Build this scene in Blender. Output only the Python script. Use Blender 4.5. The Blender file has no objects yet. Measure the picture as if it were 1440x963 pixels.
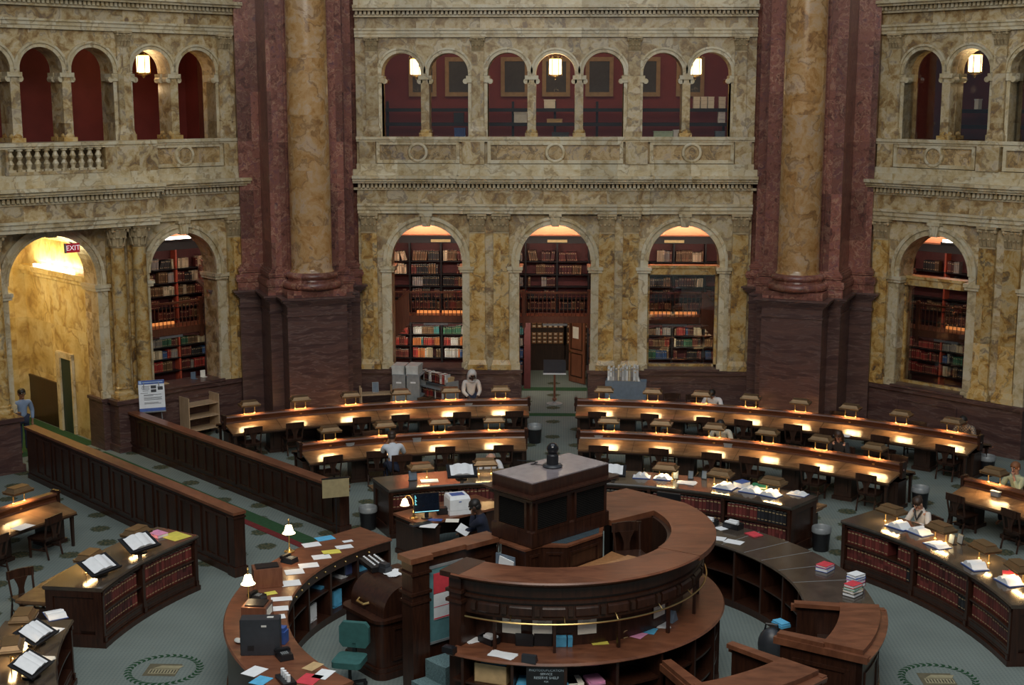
import bpy, bmesh, math, random
from math import sin, cos, pi, radians as rad, degrees as deg, atan2, sqrt, hypot
from mathutils import Matrix, Vector

SC = bpy.context.scene
COL = SC.collection
RN = random.Random(11)

# ------------------------------------------------------------------ camera (measured from the photograph)
F_PX, HOR, PSI, CAM_H = 1924.3, 138.2, .0338, 9.7
CAM = Vector((.1286, -22.138, CAM_H))
TH = math.atan((481.5 - HOR) / F_PX)
FW = Vector((-sin(PSI) * cos(TH), cos(PSI) * cos(TH), -sin(TH)))
RT_ = Vector((cos(PSI), sin(PSI), 0))
UP = RT_.cross(FW)


def at(px, py, z):
    """point of the horizontal plane at height z seen at photo pixel (px, py)"""
    d = FW + RT_ * ((px - 720) / F_PX) - UP * ((py - 481.5) / F_PX)
    p = CAM + d * ((z - CAM_H) / d.z)
    return p


def proj(p):
    v = Vector(p) - CAM
    zc = v.dot(FW)
    return 720 + F_PX * v.dot(RT_) / zc, 481.5 - F_PX * v.dot(UP) / zc


def az_at(px, r, z, lo=-110, hi=110):
    """azimuth on the ring of radius r, height z, that shows at pixel column px"""
    best = min((abs(proj((r * sin(rad(a / 10)), r * cos(rad(a / 10)), z))[0] - px), a / 10) for a in range(lo * 10, hi * 10))
    return best[1]


def pol(r, az, z=0.0, cx=0.0, cy=0.0):
    return Vector((cx + r * sin(rad(az)), cy + r * cos(rad(az)), z))


def MR(az, loc=(0, 0, 0)):
    """local +Y looks outward along azimuth az"""
    return Matrix.Translation(Vector(loc)) @ Matrix.Rotation(-rad(az), 4, 'Z')


ORD = ['first', 'second', 'third', 'fourth', 'fifth', 'sixth', 'seventh', 'eighth', 'ninth', 'tenth', 'eleventh', 'twelfth']


# ------------------------------------------------------------------ mesh collector
class MB:
    def __init__(s, M=None):
        s.v = []; s.f = []; s.mi = []; s.c = 0; s.M = M

    def add(s, vs, fs, M=None):
        b = len(s.v)
        for p in vs:
            p = Vector(p)
            if M is not None: p = M @ p
            if s.M is not None: p = s.M @ p
            s.v.append(p)
        for f in fs:
            s.f.append([b + i for i in f]); s.mi.append(s.c)
        return s

    def box(s, x0, x1, y0, y1, z0, z1, M=None):
        s.add([(x0, y0, z0), (x1, y0, z0), (x1, y1, z0), (x0, y1, z0), (x0, y0, z1), (x1, y0, z1), (x1, y1, z1), (x0, y1, z1)],
              [(0, 3, 2, 1), (4, 5, 6, 7), (0, 1, 5, 4), (1, 2, 6, 5), (2, 3, 7, 6), (3, 0, 4, 7)], M)
        return s

    def frus(s, x0, x1, y0, y1, z0, X0, X1, Y0, Y1, z1, M=None):
        s.add([(x0, y0, z0), (x1, y0, z0), (x1, y1, z0), (x0, y1, z0), (X0, Y0, z1), (X1, Y0, z1), (X1, Y1, z1), (X0, Y1, z1)],
              [(0, 3, 2, 1), (4, 5, 6, 7), (0, 1, 5, 4), (1, 2, 6, 5), (2, 3, 7, 6), (3, 0, 4, 7)], M)
        return s

    def prism(s, poly, z0, z1, M=None):
        n = len(poly)
        s.add([(x, y, z0) for x, y in poly] + [(x, y, z1) for x, y in poly],
              [tuple(range(n - 1, -1, -1)), tuple(range(n, 2 * n))] + [(i, (i + 1) % n, n + (i + 1) % n, n + i) for i in range(n)], M)
        return s

    def slab(s, poly, y0, y1, M=None):
        """outline in x,z pushed along y"""
        n = len(poly)
        s.add([(x, y0, z) for x, z in poly] + [(x, y1, z) for x, z in poly],
              [tuple(range(n)), tuple(range(2 * n - 1, n - 1, -1))] + [(i, n + i, n + (i + 1) % n, (i + 1) % n) for i in range(n)], M)
        return s

    def ringp(s, prof, a0, a1, n=None, cx=0.0, cy=0.0, M=None):
        """closed outline of (radius, z) swept from azimuth a0 to a1"""
        if n is None: n = max(2, int(abs(a1 - a0) / 2.5))
        k = len(prof); vs = []
        for i in range(n + 1):
            a = rad(a0 + (a1 - a0) * i / n)
            vs += [(cx + r * sin(a), cy + r * cos(a), z) for r, z in prof]
        fs = [(i * k + j, i * k + (j + 1) % k, (i + 1) * k + (j + 1) % k, (i + 1) * k + j) for i in range(n) for j in range(k)]
        if abs(abs(a1 - a0) - 360) > .01: fs += [tuple(range(k)), tuple(range(n * k + k - 1, n * k - 1, -1))]
        s.add(vs, fs, M)
        return s

    def ring(s, r0, r1, a0, a1, z0, z1, n=None, cx=0.0, cy=0.0):
        return s.ringp([(r0, z0), (r1, z0), (r1, z1), (r0, z1)], a0, a1, n, cx, cy)

    def lathe(s, prof, n=16, M=None):
        """(radius, z) outline turned about the local z axis"""
        k = len(prof); vs = []
        for i in range(n):
            a = 2 * pi * i / n
            vs += [(r * cos(a), r * sin(a), z) for r, z in prof]
        fs = [(i * k + j, ((i + 1) % n) * k + j, ((i + 1) % n) * k + j + 1, i * k + j + 1) for i in range(n) for j in range(k - 1)]
        if prof[0][0] > 1e-6: fs.append(tuple(i * k for i in range(n - 1, -1, -1)))
        if prof[-1][0] > 1e-6: fs.append(tuple(i * k + k - 1 for i in range(n)))
        s.add(vs, fs, M)
        return s

    def cyl(s, x, y, z0, z1, r, n=12, r1=None, M=None):
        T = Matrix.Translation((x, y, 0))
        return s.lathe([(r, z0), (r if r1 is None else r1, z1)], n, T if M is None else M @ T)

    def tube(s, pts, r, n=6, M=None):
        pts = [Vector(p) for p in pts]; vs = []; k = len(pts)
        for i, p in enumerate(pts):
            d = (pts[min(i + 1, k - 1)] - pts[max(i - 1, 0)]).normalized()
            a = d.cross(Vector((0, 0, 1)))
            if a.length < .05: a = d.cross(Vector((1, 0, 0)))
            a.normalize(); b = d.cross(a)
            rr = r[i] if isinstance(r, (list, tuple)) else r
            vs += [p + (a * cos(2 * pi * j / n) + b * sin(2 * pi * j / n)) * rr for j in range(n)]
        fs = [(i * n + j, i * n + (j + 1) % n, (i + 1) * n + (j + 1) % n, (i + 1) * n + j) for i in range(k - 1) for j in range(n)]
        fs += [tuple(range(n - 1, -1, -1)), tuple(range((k - 1) * n, k * n))]
        s.add(vs, fs, M)
        return s

    def ball(s, c, rx, ry=None, rz=None, n=12, m=8, M=None):
        ry = ry or rx; rz = rz or rx
        vs = [(c[0], c[1], c[2] - rz)]
        for i in range(1, m):
            t = -pi / 2 + pi * i / m
            vs += [(c[0] + rx * cos(t) * cos(2 * pi * j / n), c[1] + ry * cos(t) * sin(2 * pi * j / n), c[2] + rz * sin(t)) for j in range(n)]
        vs.append((c[0], c[1], c[2] + rz)); L = len(vs) - 1
        fs = [(0, 1 + (j + 1) % n, 1 + j) for j in range(n)] + [(L, 1 + (m - 2) * n + j, 1 + (m - 2) * n + (j + 1) % n) for j in range(n)]
        fs += [(1 + i * n + j, 1 + i * n + (j + 1) % n, 1 + (i + 1) * n + (j + 1) % n, 1 + (i + 1) * n + j) for i in range(m - 2) for j in range(n)]
        s.add(vs, fs, M)
        return s

    def arcband(s, uc, zc, r0, r1, d0, d1, n=20, M=None, a0=0, a1=180):
        """half ring standing in the x-z plane, y from d0 to d1"""
        vs = []
        for i in range(n + 1):
            a = rad(a0 + (a1 - a0) * i / n)
            for r, d in ((r0, d0), (r1, d0), (r1, d1), (r0, d1)): vs.append((uc + r * cos(a), d, zc + r * sin(a)))
        fs = [(i * 4 + j, i * 4 + (j + 1) % 4, i * 4 + 4 + (j + 1) % 4, i * 4 + 4 + j) for i in range(n) for j in range(4)] + [(0, 1, 2, 3), (4 * n + 3, 4 * n + 2, 4 * n + 1, 4 * n)]
        s.add(vs, fs, M)
        return s

    def arched(s, u0, u1, z0, z1, ops, d0, d1, n=16):
        """wall slab with arched openings: ops = (centre, half width, sill z, springing z)"""
        ops = sorted(ops); us = [u0]
        for uc, r, zs, zp in ops:
            if uc - r > us[-1] + 1e-4: s.box(us[-1], uc - r, d0, d1, z0, z1)
            if zs > z0 + 1e-4: s.box(uc - r, uc + r, d0, d1, z0, zs)
            pts = [(uc - r * cos(pi * i / n), zp + r * sin(pi * i / n)) for i in range(n + 1)]
            poly = pts + [(uc + r, z1), (uc - r, z1)]
            for i in range(n):
                (a, b), (c, e) = pts[i], pts[i + 1]
                s.add([(a, d0, b), (c, d0, e), (c, d0, z1), (a, d0, z1), (a, d1, b), (c, d1, e), (c, d1, z1), (a, d1, z1)],
                      [(0, 1, 2, 3), (7, 6, 5, 4), (0, 4, 5, 1), (3, 2, 6, 7)])
            us.append(uc + r)
        if us[-1] < u1 - 1e-4: s.box(us[-1], u1, d0, d1, z0, z1)
        return s

    def build(s, name, mats, parent=None, smooth=35, loc=None):
        if not isinstance(mats, (list, tuple)): mats = [mats]
        me = bpy.data.meshes.new(name)
        me.from_pydata([tuple(p) for p in s.v], [], s.f)
        for m in mats: me.materials.append(m)
        if len(mats) > 1: me.polygons.foreach_set('material_index', s.mi)
        bm = bmesh.new(); bm.from_mesh(me)
        bmesh.ops.recalc_face_normals(bm, faces=bm.faces)
        bm.to_mesh(me); bm.free()
        if smooth:
            me.shade_smooth(); me.set_sharp_from_angle(angle=rad(smooth))
        me.update()
        o = bpy.data.objects.new(name, me); COL.objects.link(o)
        if parent is not None: o.parent = parent
        if loc is not None: o.location = loc
        return o


def tag(o, label=None, cat=None, group=None, kind=None):
    if label: o['label'] = label
    if cat: o['category'] = cat
    if group: o['group'] = group
    if kind: o['kind'] = kind
    return o


def thing(name, label, cat, loc=(0, 0, 0), az=0.0, group=None):
    o = bpy.data.objects.new(name, None); COL.objects.link(o)
    o.empty_display_size = .1
    o.location = loc; o.rotation_euler = (0, 0, -rad(az))
    return tag(o, label, cat, group)


def kids(o):
    return [c for c in bpy.data.objects if c.parent == o]


def proto(root):
    """remember a finished thing with its parts so that it can be copied"""
    ch = kids(root)
    return root, [(c, kids(c)) for c in ch]


def dup(pr, loc, az, label, group=None):
    root, ch = pr
    r = root.copy(); COL.objects.link(r)
    r.location = loc; r.rotation_euler = (0, 0, -rad(az)); r['label'] = label
    if group: r['group'] = group
    for c, gs in ch:
        k = c.copy(); COL.objects.link(k); k.parent = r
        for g in gs:
            q = g.copy(); COL.objects.link(q); q.parent = k
    return r


class Stamp:
    """first call moves the built thing itself, later calls copy it"""
    def __init__(s, root): s.p = proto(root); s.used = False

    def __call__(s, loc, az, label, group=None):
        if not s.used:
            s.used = True; r = s.p[0]
            r.location = loc; r.rotation_euler = (0, 0, -rad(az)); r['label'] = label
            if group: r['group'] = group
            return r
        return dup(s.p, loc, az, label, group)


def solo(name, mb, mat, label, cat, group=None, loc=None, az=None):
    o = mb.build(name, mat)
    if loc is not None: o.location = loc
    if az is not None: o.rotation_euler = (0, 0, -rad(az))
    return tag(o, label, cat, group)


def text(name, body, size, mat, parent, M, ext=.002):
    cu = bpy.data.curves.new(name, 'FONT'); cu.body = body; cu.size = size
    cu.align_x = 'CENTER'; cu.align_y = 'CENTER'; cu.extrude = ext
    cu.materials.append(mat)
    tmp = bpy.data.objects.new('tmp', cu); COL.objects.link(tmp)
    bpy.context.view_layer.update()
    me = bpy.data.meshes.new_from_object(tmp.evaluated_get(bpy.context.evaluated_depsgraph_get()))
    bpy.data.objects.remove(tmp)
    o = bpy.data.objects.new(name, me); COL.objects.link(o)
    o.parent = parent; o.matrix_local = M
    return o


# ------------------------------------------------------------------ materials
def new_mat(name):
    m = bpy.data.materials.new(name); m.use_nodes = True
    t = m.node_tree
    return m, t, t.nodes['Principled BSDF']


def nd(t, typ, ins=None, **kw):
    n = t.nodes.new(typ)
    for k, v in kw.items(): setattr(n, k, v)
    for k, v in (ins or {}).items():
        if isinstance(v, bpy.types.NodeSocket): t.links.new(v, n.inputs[k])
        else: n.inputs[k].default_value = v
    return n


def math_(t, op, a, b=None):
    return nd(t, 'ShaderNodeMath', {0: a} if b is None else {0: a, 1: b}, operation=op).outputs[0]


def vmath(t, op, a, b=None):
    n = nd(t, 'ShaderNodeVectorMath', {0: a} if b is None else {0: a, 1: b}, operation=op)
    return n.outputs[0]


def ramp(t, fac, stops):
    n = nd(t, 'ShaderNodeValToRGB', {0: fac}); e = n.color_ramp.elements
    while len(e) < len(stops): e.new(.5)
    for x, (p, c) in zip(e, stops): x.position = p; x.color = (*c, 1)
    return n.outputs[0]


def mix(t, fac, a, b, mode='MIX'):
    n = t.nodes.new('ShaderNodeMix'); n.data_type = 'RGBA'; n.blend_type = mode
    for i, v in ((0, fac), (6, a), (7, b)):
        if isinstance(v, bpy.types.NodeSocket): t.links.new(v, n.inputs[i])
        else: n.inputs[i].default_value = (*v, 1) if isinstance(v, tuple) and len(v) == 3 else v
    return n.outputs[2]


def position(t): return nd(t, 'ShaderNodeNewGeometry').outputs['Position']


def objco(t): return nd(t, 'ShaderNodeTexCoord').outputs['Object']


def plain(name, c, rough=.5, metal=0.0, var=.12, scale=9.0, emit=None, es=0.0, spec=.5):
    m, t, b = new_mat(name)
    nz = nd(t, 'ShaderNodeTexNoise', {'Vector': objco(t), 'Scale': scale, 'Detail': 3.0}).outputs[0]
    lo = tuple(x * (1 - var) for x in c); hi = tuple(min(1, x * (1 + var)) for x in c)
    t.links.new(ramp(t, nz, [(.3, lo), (.7, hi)]), b.inputs['Base Color'])
    b.inputs['Roughness'].default_value = rough; b.inputs['Metallic'].default_value = metal
    b.inputs['Specular IOR Level'].default_value = spec
    if emit:
        b.inputs['Emission Color'].default_value = (*emit, 1); b.inputs['Emission Strength'].default_value = es
    return m


def marble(name, stops, scale, warp, rough, block=None, vein=None, vs=1.0, tint=.25, spec=.5):
    """veined stone cut in blocks: every block has its own piece of the pattern and its own tone"""
    m, t, b = new_mat(name)
    p = position(t); q = p; tone = None
    if block:
        cell = vmath(t, 'FLOOR', vmath(t, 'DIVIDE', vmath(t, 'ADD', p, (.317, .21, .05)), block))
        wn = nd(t, 'ShaderNodeTexWhiteNoise', {'Vector': cell}, noise_dimensions='3D')
        q = vmath(t, 'ADD', p, vmath(t, 'SCALE', wn.outputs['Color'])); sc = q.node.inputs[1].links[0].from_node; sc.inputs['Scale'].default_value = 23.0
        tone = wn.outputs['Value']
    w = nd(t, 'ShaderNodeTexNoise', {'Vector': q, 'Scale': scale * .7, 'Detail': 4.0}).outputs['Color']
    w = vmath(t, 'SCALE', vmath(t, 'SUBTRACT', w, (.5, .5, .5))); w.node.inputs['Scale'].default_value = warp
    q2 = vmath(t, 'ADD', q, w)
    n1 = nd(t, 'ShaderNodeTexNoise', {'Vector': q2, 'Scale': scale, 'Detail': 8.0, 'Roughness': .68}).outputs[0]
    c = ramp(t, n1, stops)
    if vein:
        n2 = nd(t, 'ShaderNodeTexNoise', {'Vector': q2, 'Scale': scale * vs, 'Detail': 4.0, 'Roughness': .5}).outputs[0]
        d = math_(t, 'ABSOLUTE', math_(t, 'SUBTRACT', n2, .5))
        f = ramp(t, d, [(.0, (1, 1, 1)), (.032, (0, 0, 0))])
        f2 = math_(t, 'MULTIPLY', math_(t, 'MULTIPLY', f, 1.15), nd(t, 'ShaderNodeTexNoise', {'Vector': q, 'Scale': scale * .6}).outputs[0])
        c = mix(t, f2, c, vein)
    if tone is not None:
        k = math_(t, 'ADD', math_(t, 'MULTIPLY', tone, 2 * tint), 1 - tint)
        cmb = nd(t, 'ShaderNodeCombineColor', {0: k, 1: k, 2: k}).outputs[0]
        c = mix(t, 1.0, c, cmb, 'MULTIPLY')
    t.links.new(c, b.inputs['Base Color']); b.inputs['Roughness'].default_value = rough
    b.inputs['Specular IOR Level'].default_value = spec
    return m


def wood(name, c1, c2, rough=.35, scale=2.2, stretch=(1, 1, 9), spec=.5, coord='obj'):
    m, t, b = new_mat(name)
    v = vmath(t, 'MULTIPLY', objco(t) if coord == 'obj' else position(t), (1.0 / stretch[0] * 9, 1.0 / stretch[1] * 9, 1.0 / stretch[2] * 9))
    n1 = nd(t, 'ShaderNodeTexNoise', {'Vector': v, 'Scale': scale, 'Detail': 5.0, 'Roughness': .6, 'Distortion': .6}).outputs[0]
    n2 = nd(t, 'ShaderNodeTexNoise', {'Vector': position(t), 'Scale': .9, 'Detail': 2.0}).outputs[0]
    c = ramp(t, n1, [(.3, c1), (.72, c2)])
    k = ramp(t, n2, [(.3, (.8, .8, .8)), (.7, (1.12, 1.1, 1.08))])
    t.links.new(mix(t, 1.0, c, k, 'MULTIPLY'), b.inputs['Base Color'])
    b.inputs['Roughness'].default_value = rough; b.inputs['Specular IOR Level'].default_value = spec
    return m


def binding(name, c):
    """cloth or leather spine; every book a little lighter or darker than its neighbour"""
    m, t, b = new_mat(name)
    cell = vmath(t, 'FLOOR', vmath(t, 'MULTIPLY', position(t), (14.0, 14.0, 2.2)))
    wn = nd(t, 'ShaderNodeTexWhiteNoise', {'Vector': cell}, noise_dimensions='3D').outputs['Value']
    oi = nd(t, 'ShaderNodeObjectInfo').outputs['Random']
    k = math_(t, 'MULTIPLY', math_(t, 'ADD', math_(t, 'MULTIPLY', wn, .8), .55), math_(t, 'ADD', math_(t, 'MULTIPLY', oi, .5), .75))
    cm = nd(t, 'ShaderNodeCombineColor', {0: k, 1: k, 2: k}).outputs[0]
    t.links.new(mix(t, 1.0, c, cm, 'MULTIPLY'), b.inputs['Base Color'])
    b.inputs['Roughness'].default_value = .5
    return m


def glow(name, c, s):
    m, t, b = new_mat(name)
    b.inputs['Base Color'].default_value = (*[min(1, x) for x in c], 1)
    b.inputs['Emission Color'].default_value = (*c, 1); b.inputs['Emission Strength'].default_value = s
    return m


def pane_mat(name, refl=.08, tint=(.9, .92, .92)):
    m = bpy.data.materials.new(name); m.use_nodes = True; t = m.node_tree
    t.nodes.remove(t.nodes['Principled BSDF'])
    tr = nd(t, 'ShaderNodeBsdfTransparent', {0: (*tint, 1)}); gl = nd(t, 'ShaderNodeBsdfGlossy', {1: .02})
    fr = nd(t, 'ShaderNodeFresnel', {0: 1.45}).outputs[0]
    mx = nd(t, 'ShaderNodeMixShader', {0: math_(t, 'ADD', fr, refl - .04), 1: tr.outputs[0], 2: gl.outputs[0]})
    t.links.new(mx.outputs[0], t.nodes['Material Output'].inputs[0])
    return m


def carpet_mat():
    m, t, b = new_mat('carpet')
    p = position(t)
    sx = nd(t, 'ShaderNodeSeparateXYZ', {0: p}); x, y = sx.outputs[0], sx.outputs[1]
    r = math_(t, 'SQRT', math_(t, 'ADD', math_(t, 'MULTIPLY', x, x), math_(t, 'MULTIPLY', y, y)))
    a = math_(t, 'ARCTAN2', x, y)
    # fine woven dots
    dx = math_(t, 'SINE', math_(t, 'MULTIPLY', math_(t, 'ADD', x, y), 44.0)); dy = math_(t, 'SINE', math_(t, 'MULTIPLY', math_(t, 'SUBTRACT', x, y), 44.0))
    dots = math_(t, 'MULTIPLY', dx, dy)
    base = ramp(t, dots, [(.0, (.185, .218, .202)), (.6, (.145, .176, .166))])
    nz = nd(t, 'ShaderNodeTexNoise', {'Vector': p, 'Scale': .7, 'Detail': 3.0}).outputs[0]
    base = mix(t, 1.0, base, ramp(t, nz, [(.3, (.88, .88, .88)), (.7, (1.08, 1.08, 1.08))]), 'MULTIPLY')
    # rosettes in rings round the room
    v = math_(t, 'DIVIDE', r, .95); row = math_(t, 'FLOOR', v)
    fv = math_(t, 'MULTIPLY', math_(t, 'SUBTRACT', math_(t, 'FRACT', v), .5), .95)
    u = math_(t, 'ADD', math_(t, 'MULTIPLY', a, 74 / (2 * pi)), math_(t, 'MULTIPLY', row, .5))
    fu = math_(t, 'MULTIPLY', math_(t, 'SUBTRACT', math_(t, 'FRACT', u), .5), math_(t, 'MULTIPLY', r, 2 * pi / 74))
    dist = math_(t, 'SQRT', math_(t, 'ADD', math_(t, 'MULTIPLY', fu, fu), math_(t, 'MULTIPLY', fv, fv)))
    wob = nd(t, 'ShaderNodeTexNoise', {'Vector': p, 'Scale': 16.0, 'Detail': 2.0}).outputs[0]
    dd = math_(t, 'ADD', dist, math_(t, 'MULTIPLY', math_(t, 'SUBTRACT', wob, .5), .22))
    spot = ramp(t, dd, [(.2, (1, 1, 1)), (.235, (0, 0, 0))])
    far = math_(t, 'GREATER_THAN', r, 8.55)
    leaf = ramp(t, wob, [(.42, (.028, .045, .03)), (.58, (.10, .09, .045))])
    c = mix(t, math_(t, 'MULTIPLY', math_(t, 'MULTIPLY', spot, far), .95), base, leaf)
    t.links.new(c, b.inputs['Base Color']); b.inputs['Roughness'].default_value = .95
    b.inputs['Specular IOR Level'].default_value = .15
    return m


CREAM = [(.28, (.12, .075, .04)), (.41, (.32, .20, .08)), (.50, (.50, .375, .19)), (.59, (.58, .48, .32)), (.72, (.36, .28, .20))]
OCHRE = [(.29, (.085, .065, .055)), (.40, (.36, .185, .04)), (.50, (.55, .355, .12)), (.59, (.58, .44, .23)), (.70, (.26, .20, .14))]
M_ = {}
M_['cream'] = marble('cream_marble', CREAM, 2.6, .8, .35, (1.9, 1.9, 1.3), (.15, .11, .09), .5, .15)
M_['band'] = marble('pale_marble', [(.3, (.38, .26, .10)), (.45, (.58, .47, .28)), (.62, (.66, .59, .43)), (.78, (.42, .33, .23))], 2.6, .7, .35, (1.1, 1.1, 40), (.25, .17, .08), .5, .14)
M_['ochre'] = marble('ochre_marble', OCHRE, 2.6, 1.1, .33, (1.3, 1.3, 3.1), (.06, .05, .05), .42, .2)
M_['panel'] = marble('panel_marble', [(.3, (.13, .10, .08)), (.45, (.36, .23, .09)), (.55, (.52, .38, .2)), (.7, (.30, .24, .22))], 2.8, 1.2, .35, (1.4, 1.4, 9), (.07, .05, .045), .6, .2)
M_['shaft'] = marble('column_marble', [(.28, (.15, .07, .025)), (.41, (.36, .185, .06)), (.52, (.44, .265, .115)), (.62, (.45, .315, .20)), (.73, (.24, .12, .065))], 2.0, 1.4, .22, (9, 9, 1.55), (.14, .07, .035), .5, .2)
M_['red'] = marble('red_marble', [(.29, (.05, .020, .019)), (.41, (.14, .048, .034)), (.50, (.235, .09, .06)), (.59, (.19, .072, .062)), (.70, (.085, .044, .05))], 2.6, 2.2, .3, (.85, .85, 1.42), (.40, .23, .15), .6, .36)
M_['dado'] = marble('purple_marble', [(.3, (.052, .027, .026)), (.5, (.09, .047, .041)), (.7, (.14, .074, .058))], .9, .5, .33, None, (.19, .13, .11), 1.0)
# the dado stone is layered: flatten the pattern in z
for _n in M_['dado'].node_tree.nodes:
    if _n.type == 'TEX_NOISE' and abs(_n.inputs['Scale'].default_value - .9) < 1e-4:
        _t = M_['dado'].node_tree; _l = _n.inputs['Vector'].links[0]
        _s = _l.from_socket; _t.links.remove(_l)
        _t.links.new(vmath(_t, 'MULTIPLY', _s, (1.2, 1.2, 9.0)), _n.inputs['Vector'])
M_['carpet'] = carpet_mat()
M_['green'] = plain('green_carpet', (.035, .085, .04), .95, spec=.1)
M_['redcarpet'] = plain('red_carpet', (.16, .03, .03), .95, spec=.1)
M_['slate'] = plain('slate_carpet', (.045, .065, .08), .95, spec=.1)
M_['step'] = plain('step_carpet', (.12, .19, .20), .95, var=.3, scale=40, spec=.1)
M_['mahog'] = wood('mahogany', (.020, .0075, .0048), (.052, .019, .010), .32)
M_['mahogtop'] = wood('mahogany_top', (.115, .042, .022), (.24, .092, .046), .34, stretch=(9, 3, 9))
M_['darkwood'] = wood('dark_wood', (.022, .011, .008), (.05, .024, .015), .38)
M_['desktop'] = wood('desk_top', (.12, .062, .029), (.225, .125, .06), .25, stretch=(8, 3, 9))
M_['partwood'] = wood('partition_wood', (.075, .024, .011), (.15, .053, .022), .3, stretch=(8, 8, 2))
M_['platform'] = wood('platform_wood', (.26, .12, .05), (.42, .21, .09), .35)
M_['chair'] = wood('chair_wood', (.022, .010, .007), (.052, .023, .014), .32)
M_['ltwood'] = wood('light_wood', (.42, .28, .16), (.58, .42, .27), .5)
M_['stairwood'] = wood('stair_wood', (.15, .055, .03), (.24, .095, .05), .4)
M_['countertop'] = wood('counter_top', (.042, .034, .028), (.085, .066, .05), .13, stretch=(8, 8, 9))
M_['hood'] = plain('bronze_hood', (.25, .155, .075), .38, .55, .15, 5)
M_['brass'] = plain('brass', (.78, .55, .22), .28, 1.0, .08)
M_['black'] = plain('black_plastic', (.012, .012, .014), .35)
M_['charcoal'] = plain('charcoal_plastic', (.03, .033, .04), .4)
M_['grey'] = plain('grey_metal', (.28, .30, .31), .45, .2)
M_['bluegrey'] = plain('blue_grey_metal', (.15, .20, .26), .5, .1)
M_['white'] = plain('white_paper', (.80, .82, .84), .8, 0, .05)
M_['page'] = plain('book_page', (.82, .78, .68), .8, 0, .06)
M_['beige'] = plain('beige_plastic', (.62, .62, .58), .5)
M_['yellow'] = plain('yellow_paper', (.70, .62, .10), .8)
M_['cyan'] = plain('cyan_paper', (.10, .42, .68), .8)
M_['pink'] = plain('pink_paper', (.72, .30, .50), .8)
M_['blue'] = plain('blue_cover', (.05, .11, .36), .5)
M_['redp'] = plain('red_paper', (.62, .05, .07), .7)
M_['greenp'] = plain('green_cover', (.03, .24, .12), .5)
M_['tan'] = plain('tan_card', (.52, .36, .18), .7)
M_['teal'] = plain('teal_fabric', (.03, .115, .11), .85)
M_['tealboard'] = plain('teal_board', (.10, .24, .26), .8)
M_['redwall'] = plain('red_wall', (.20, .030, .024), .7, 0, .1, 2)
M_['orangewall'] = plain('orange_wall', (.80, .36, .22), .7, 0, .06, 2)
M_['redback'] = plain('red_case_back', (.10, .022, .022), .6)
M_['redpost'] = plain('red_post', (.42, .075, .04), .5)
M_['iron'] = plain('dark_iron', (.018, .016, .018), .45, .4)
M_['darkwall'] = plain('dark_wall', (.10, .075, .06), .8)  # dark brown for the catalogue room and the gallery ceilings
M_['gilt'] = plain('gilt_frame', (.34, .22, .11), .45, .2)
M_['picture'] = plain('dark_picture', (.055, .05, .047), .5)
M_['sign'] = plain('sign_plate', (.55, .44, .20), .4, .3)
M_['yellowwall'] = marble('yellow_marble', [(.3, (.30, .17, .05)), (.45, (.60, .44, .17)), (.6, (.72, .60, .32)), (.75, (.42, .27, .10))], 1.1, 1.2, .3, (1.6, 1.6, 1.6), (.30, .15, .04), .6, .12)
M_['lampglass'] = glow('lantern_glass', (1.0, .66, .30), 9)
M_['shade'] = glow('glass_shade', (1.0, .74, .42), 5)
M_['tube'] = glow('lamp_tube', (1.0, .66, .28), 26)
M_['fluo'] = glow('white_tube', (1.0, .86, .70), 9)
M_['orangelit'] = glow('orange_strip', (1.0, .36, .10), .55)
M_['louvre'] = plain('louvre_black', (.008, .007, .006), .7, spec=.15)
M_['screen'] = plain('dark_screen', (.008, .012, .022), .12)
M_['ui'] = glow('screen_icons', (.2, .75, .95), .7)
M_['uibar'] = glow('screen_bar', (.3, .75, .9), .8)
M_['pane'] = pane_mat('window_glass')
M_['glasstop'] = pane_mat('glass_top', .09)
BK = {'law': binding('maroon_binding', (.13, .026, .022)), 'law2': binding('dark_maroon_binding', (.085, .02, .02)), 'gold': plain('gilt_label', (.40, .30, .16), .5),
      'blackb': binding('black_binding', (.02, .02, .024)), 'brown': binding('brown_binding', (.16, .085, .04)), 'red': binding('red_binding', (.36, .035, .03)),
      'greenb': binding('green_binding', (.035, .15, .085)), 'blueb': binding('blue_binding', (.04, .10, .26)), 'cream': binding('cream_binding', (.62, .52, .36)),
      'orange': binding('orange_binding', (.62, .19, .05)), 'whiteb': binding('white_binding', (.72, .72, .70)), 'tealb': binding('teal_binding', (.06, .28, .30)), 'greyb': binding('grey_binding', (.28, .26, .25))}
LAMP_W, LAMP_C, DOME_W, FRONT_W, WORLD_S = 9.0, 7.0, 2250, 2900, .18
# ------------------------------------------------------------------ the hall: floor, three bays of arcade, two piers
RW = 19.3


def bay_matrix(ang, off=0.0):
    a = rad(ang)
    t = Vector((cos(a), -sin(a), 0)); n = Vector((sin(a), cos(a), 0))
    o = n * RW + t * off
    return Matrix(((t.x, n.x, 0, o.x), (t.y, n.y, 0, o.y), (0, 0, 1, 0), (0, 0, 0, 1)))


def struct(name, mb, mat, parent=None, label=None, smooth=35):
    o = mb.build(name, mat, parent, smooth)
    if parent is None:
        o['kind'] = 'structure'
        if label: o['label'] = label
    return o


mb = MB(); mb.box(-26, 26, -24, 30, -.2, 0)
floor = struct('floor', mb, M_['carpet'], label='grey green patterned carpet floor of the reading room')

# green door-mat strip, aisle runner of the entrance path
mb = MB(); mb.box(-1.05, 1.2, 19.25, 19.62, 0, .012)
mb.box(-1.05, 1.2, 23.0, 23.5, 0, .012)
mb.build('green_border', M_['green'], floor)


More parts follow.
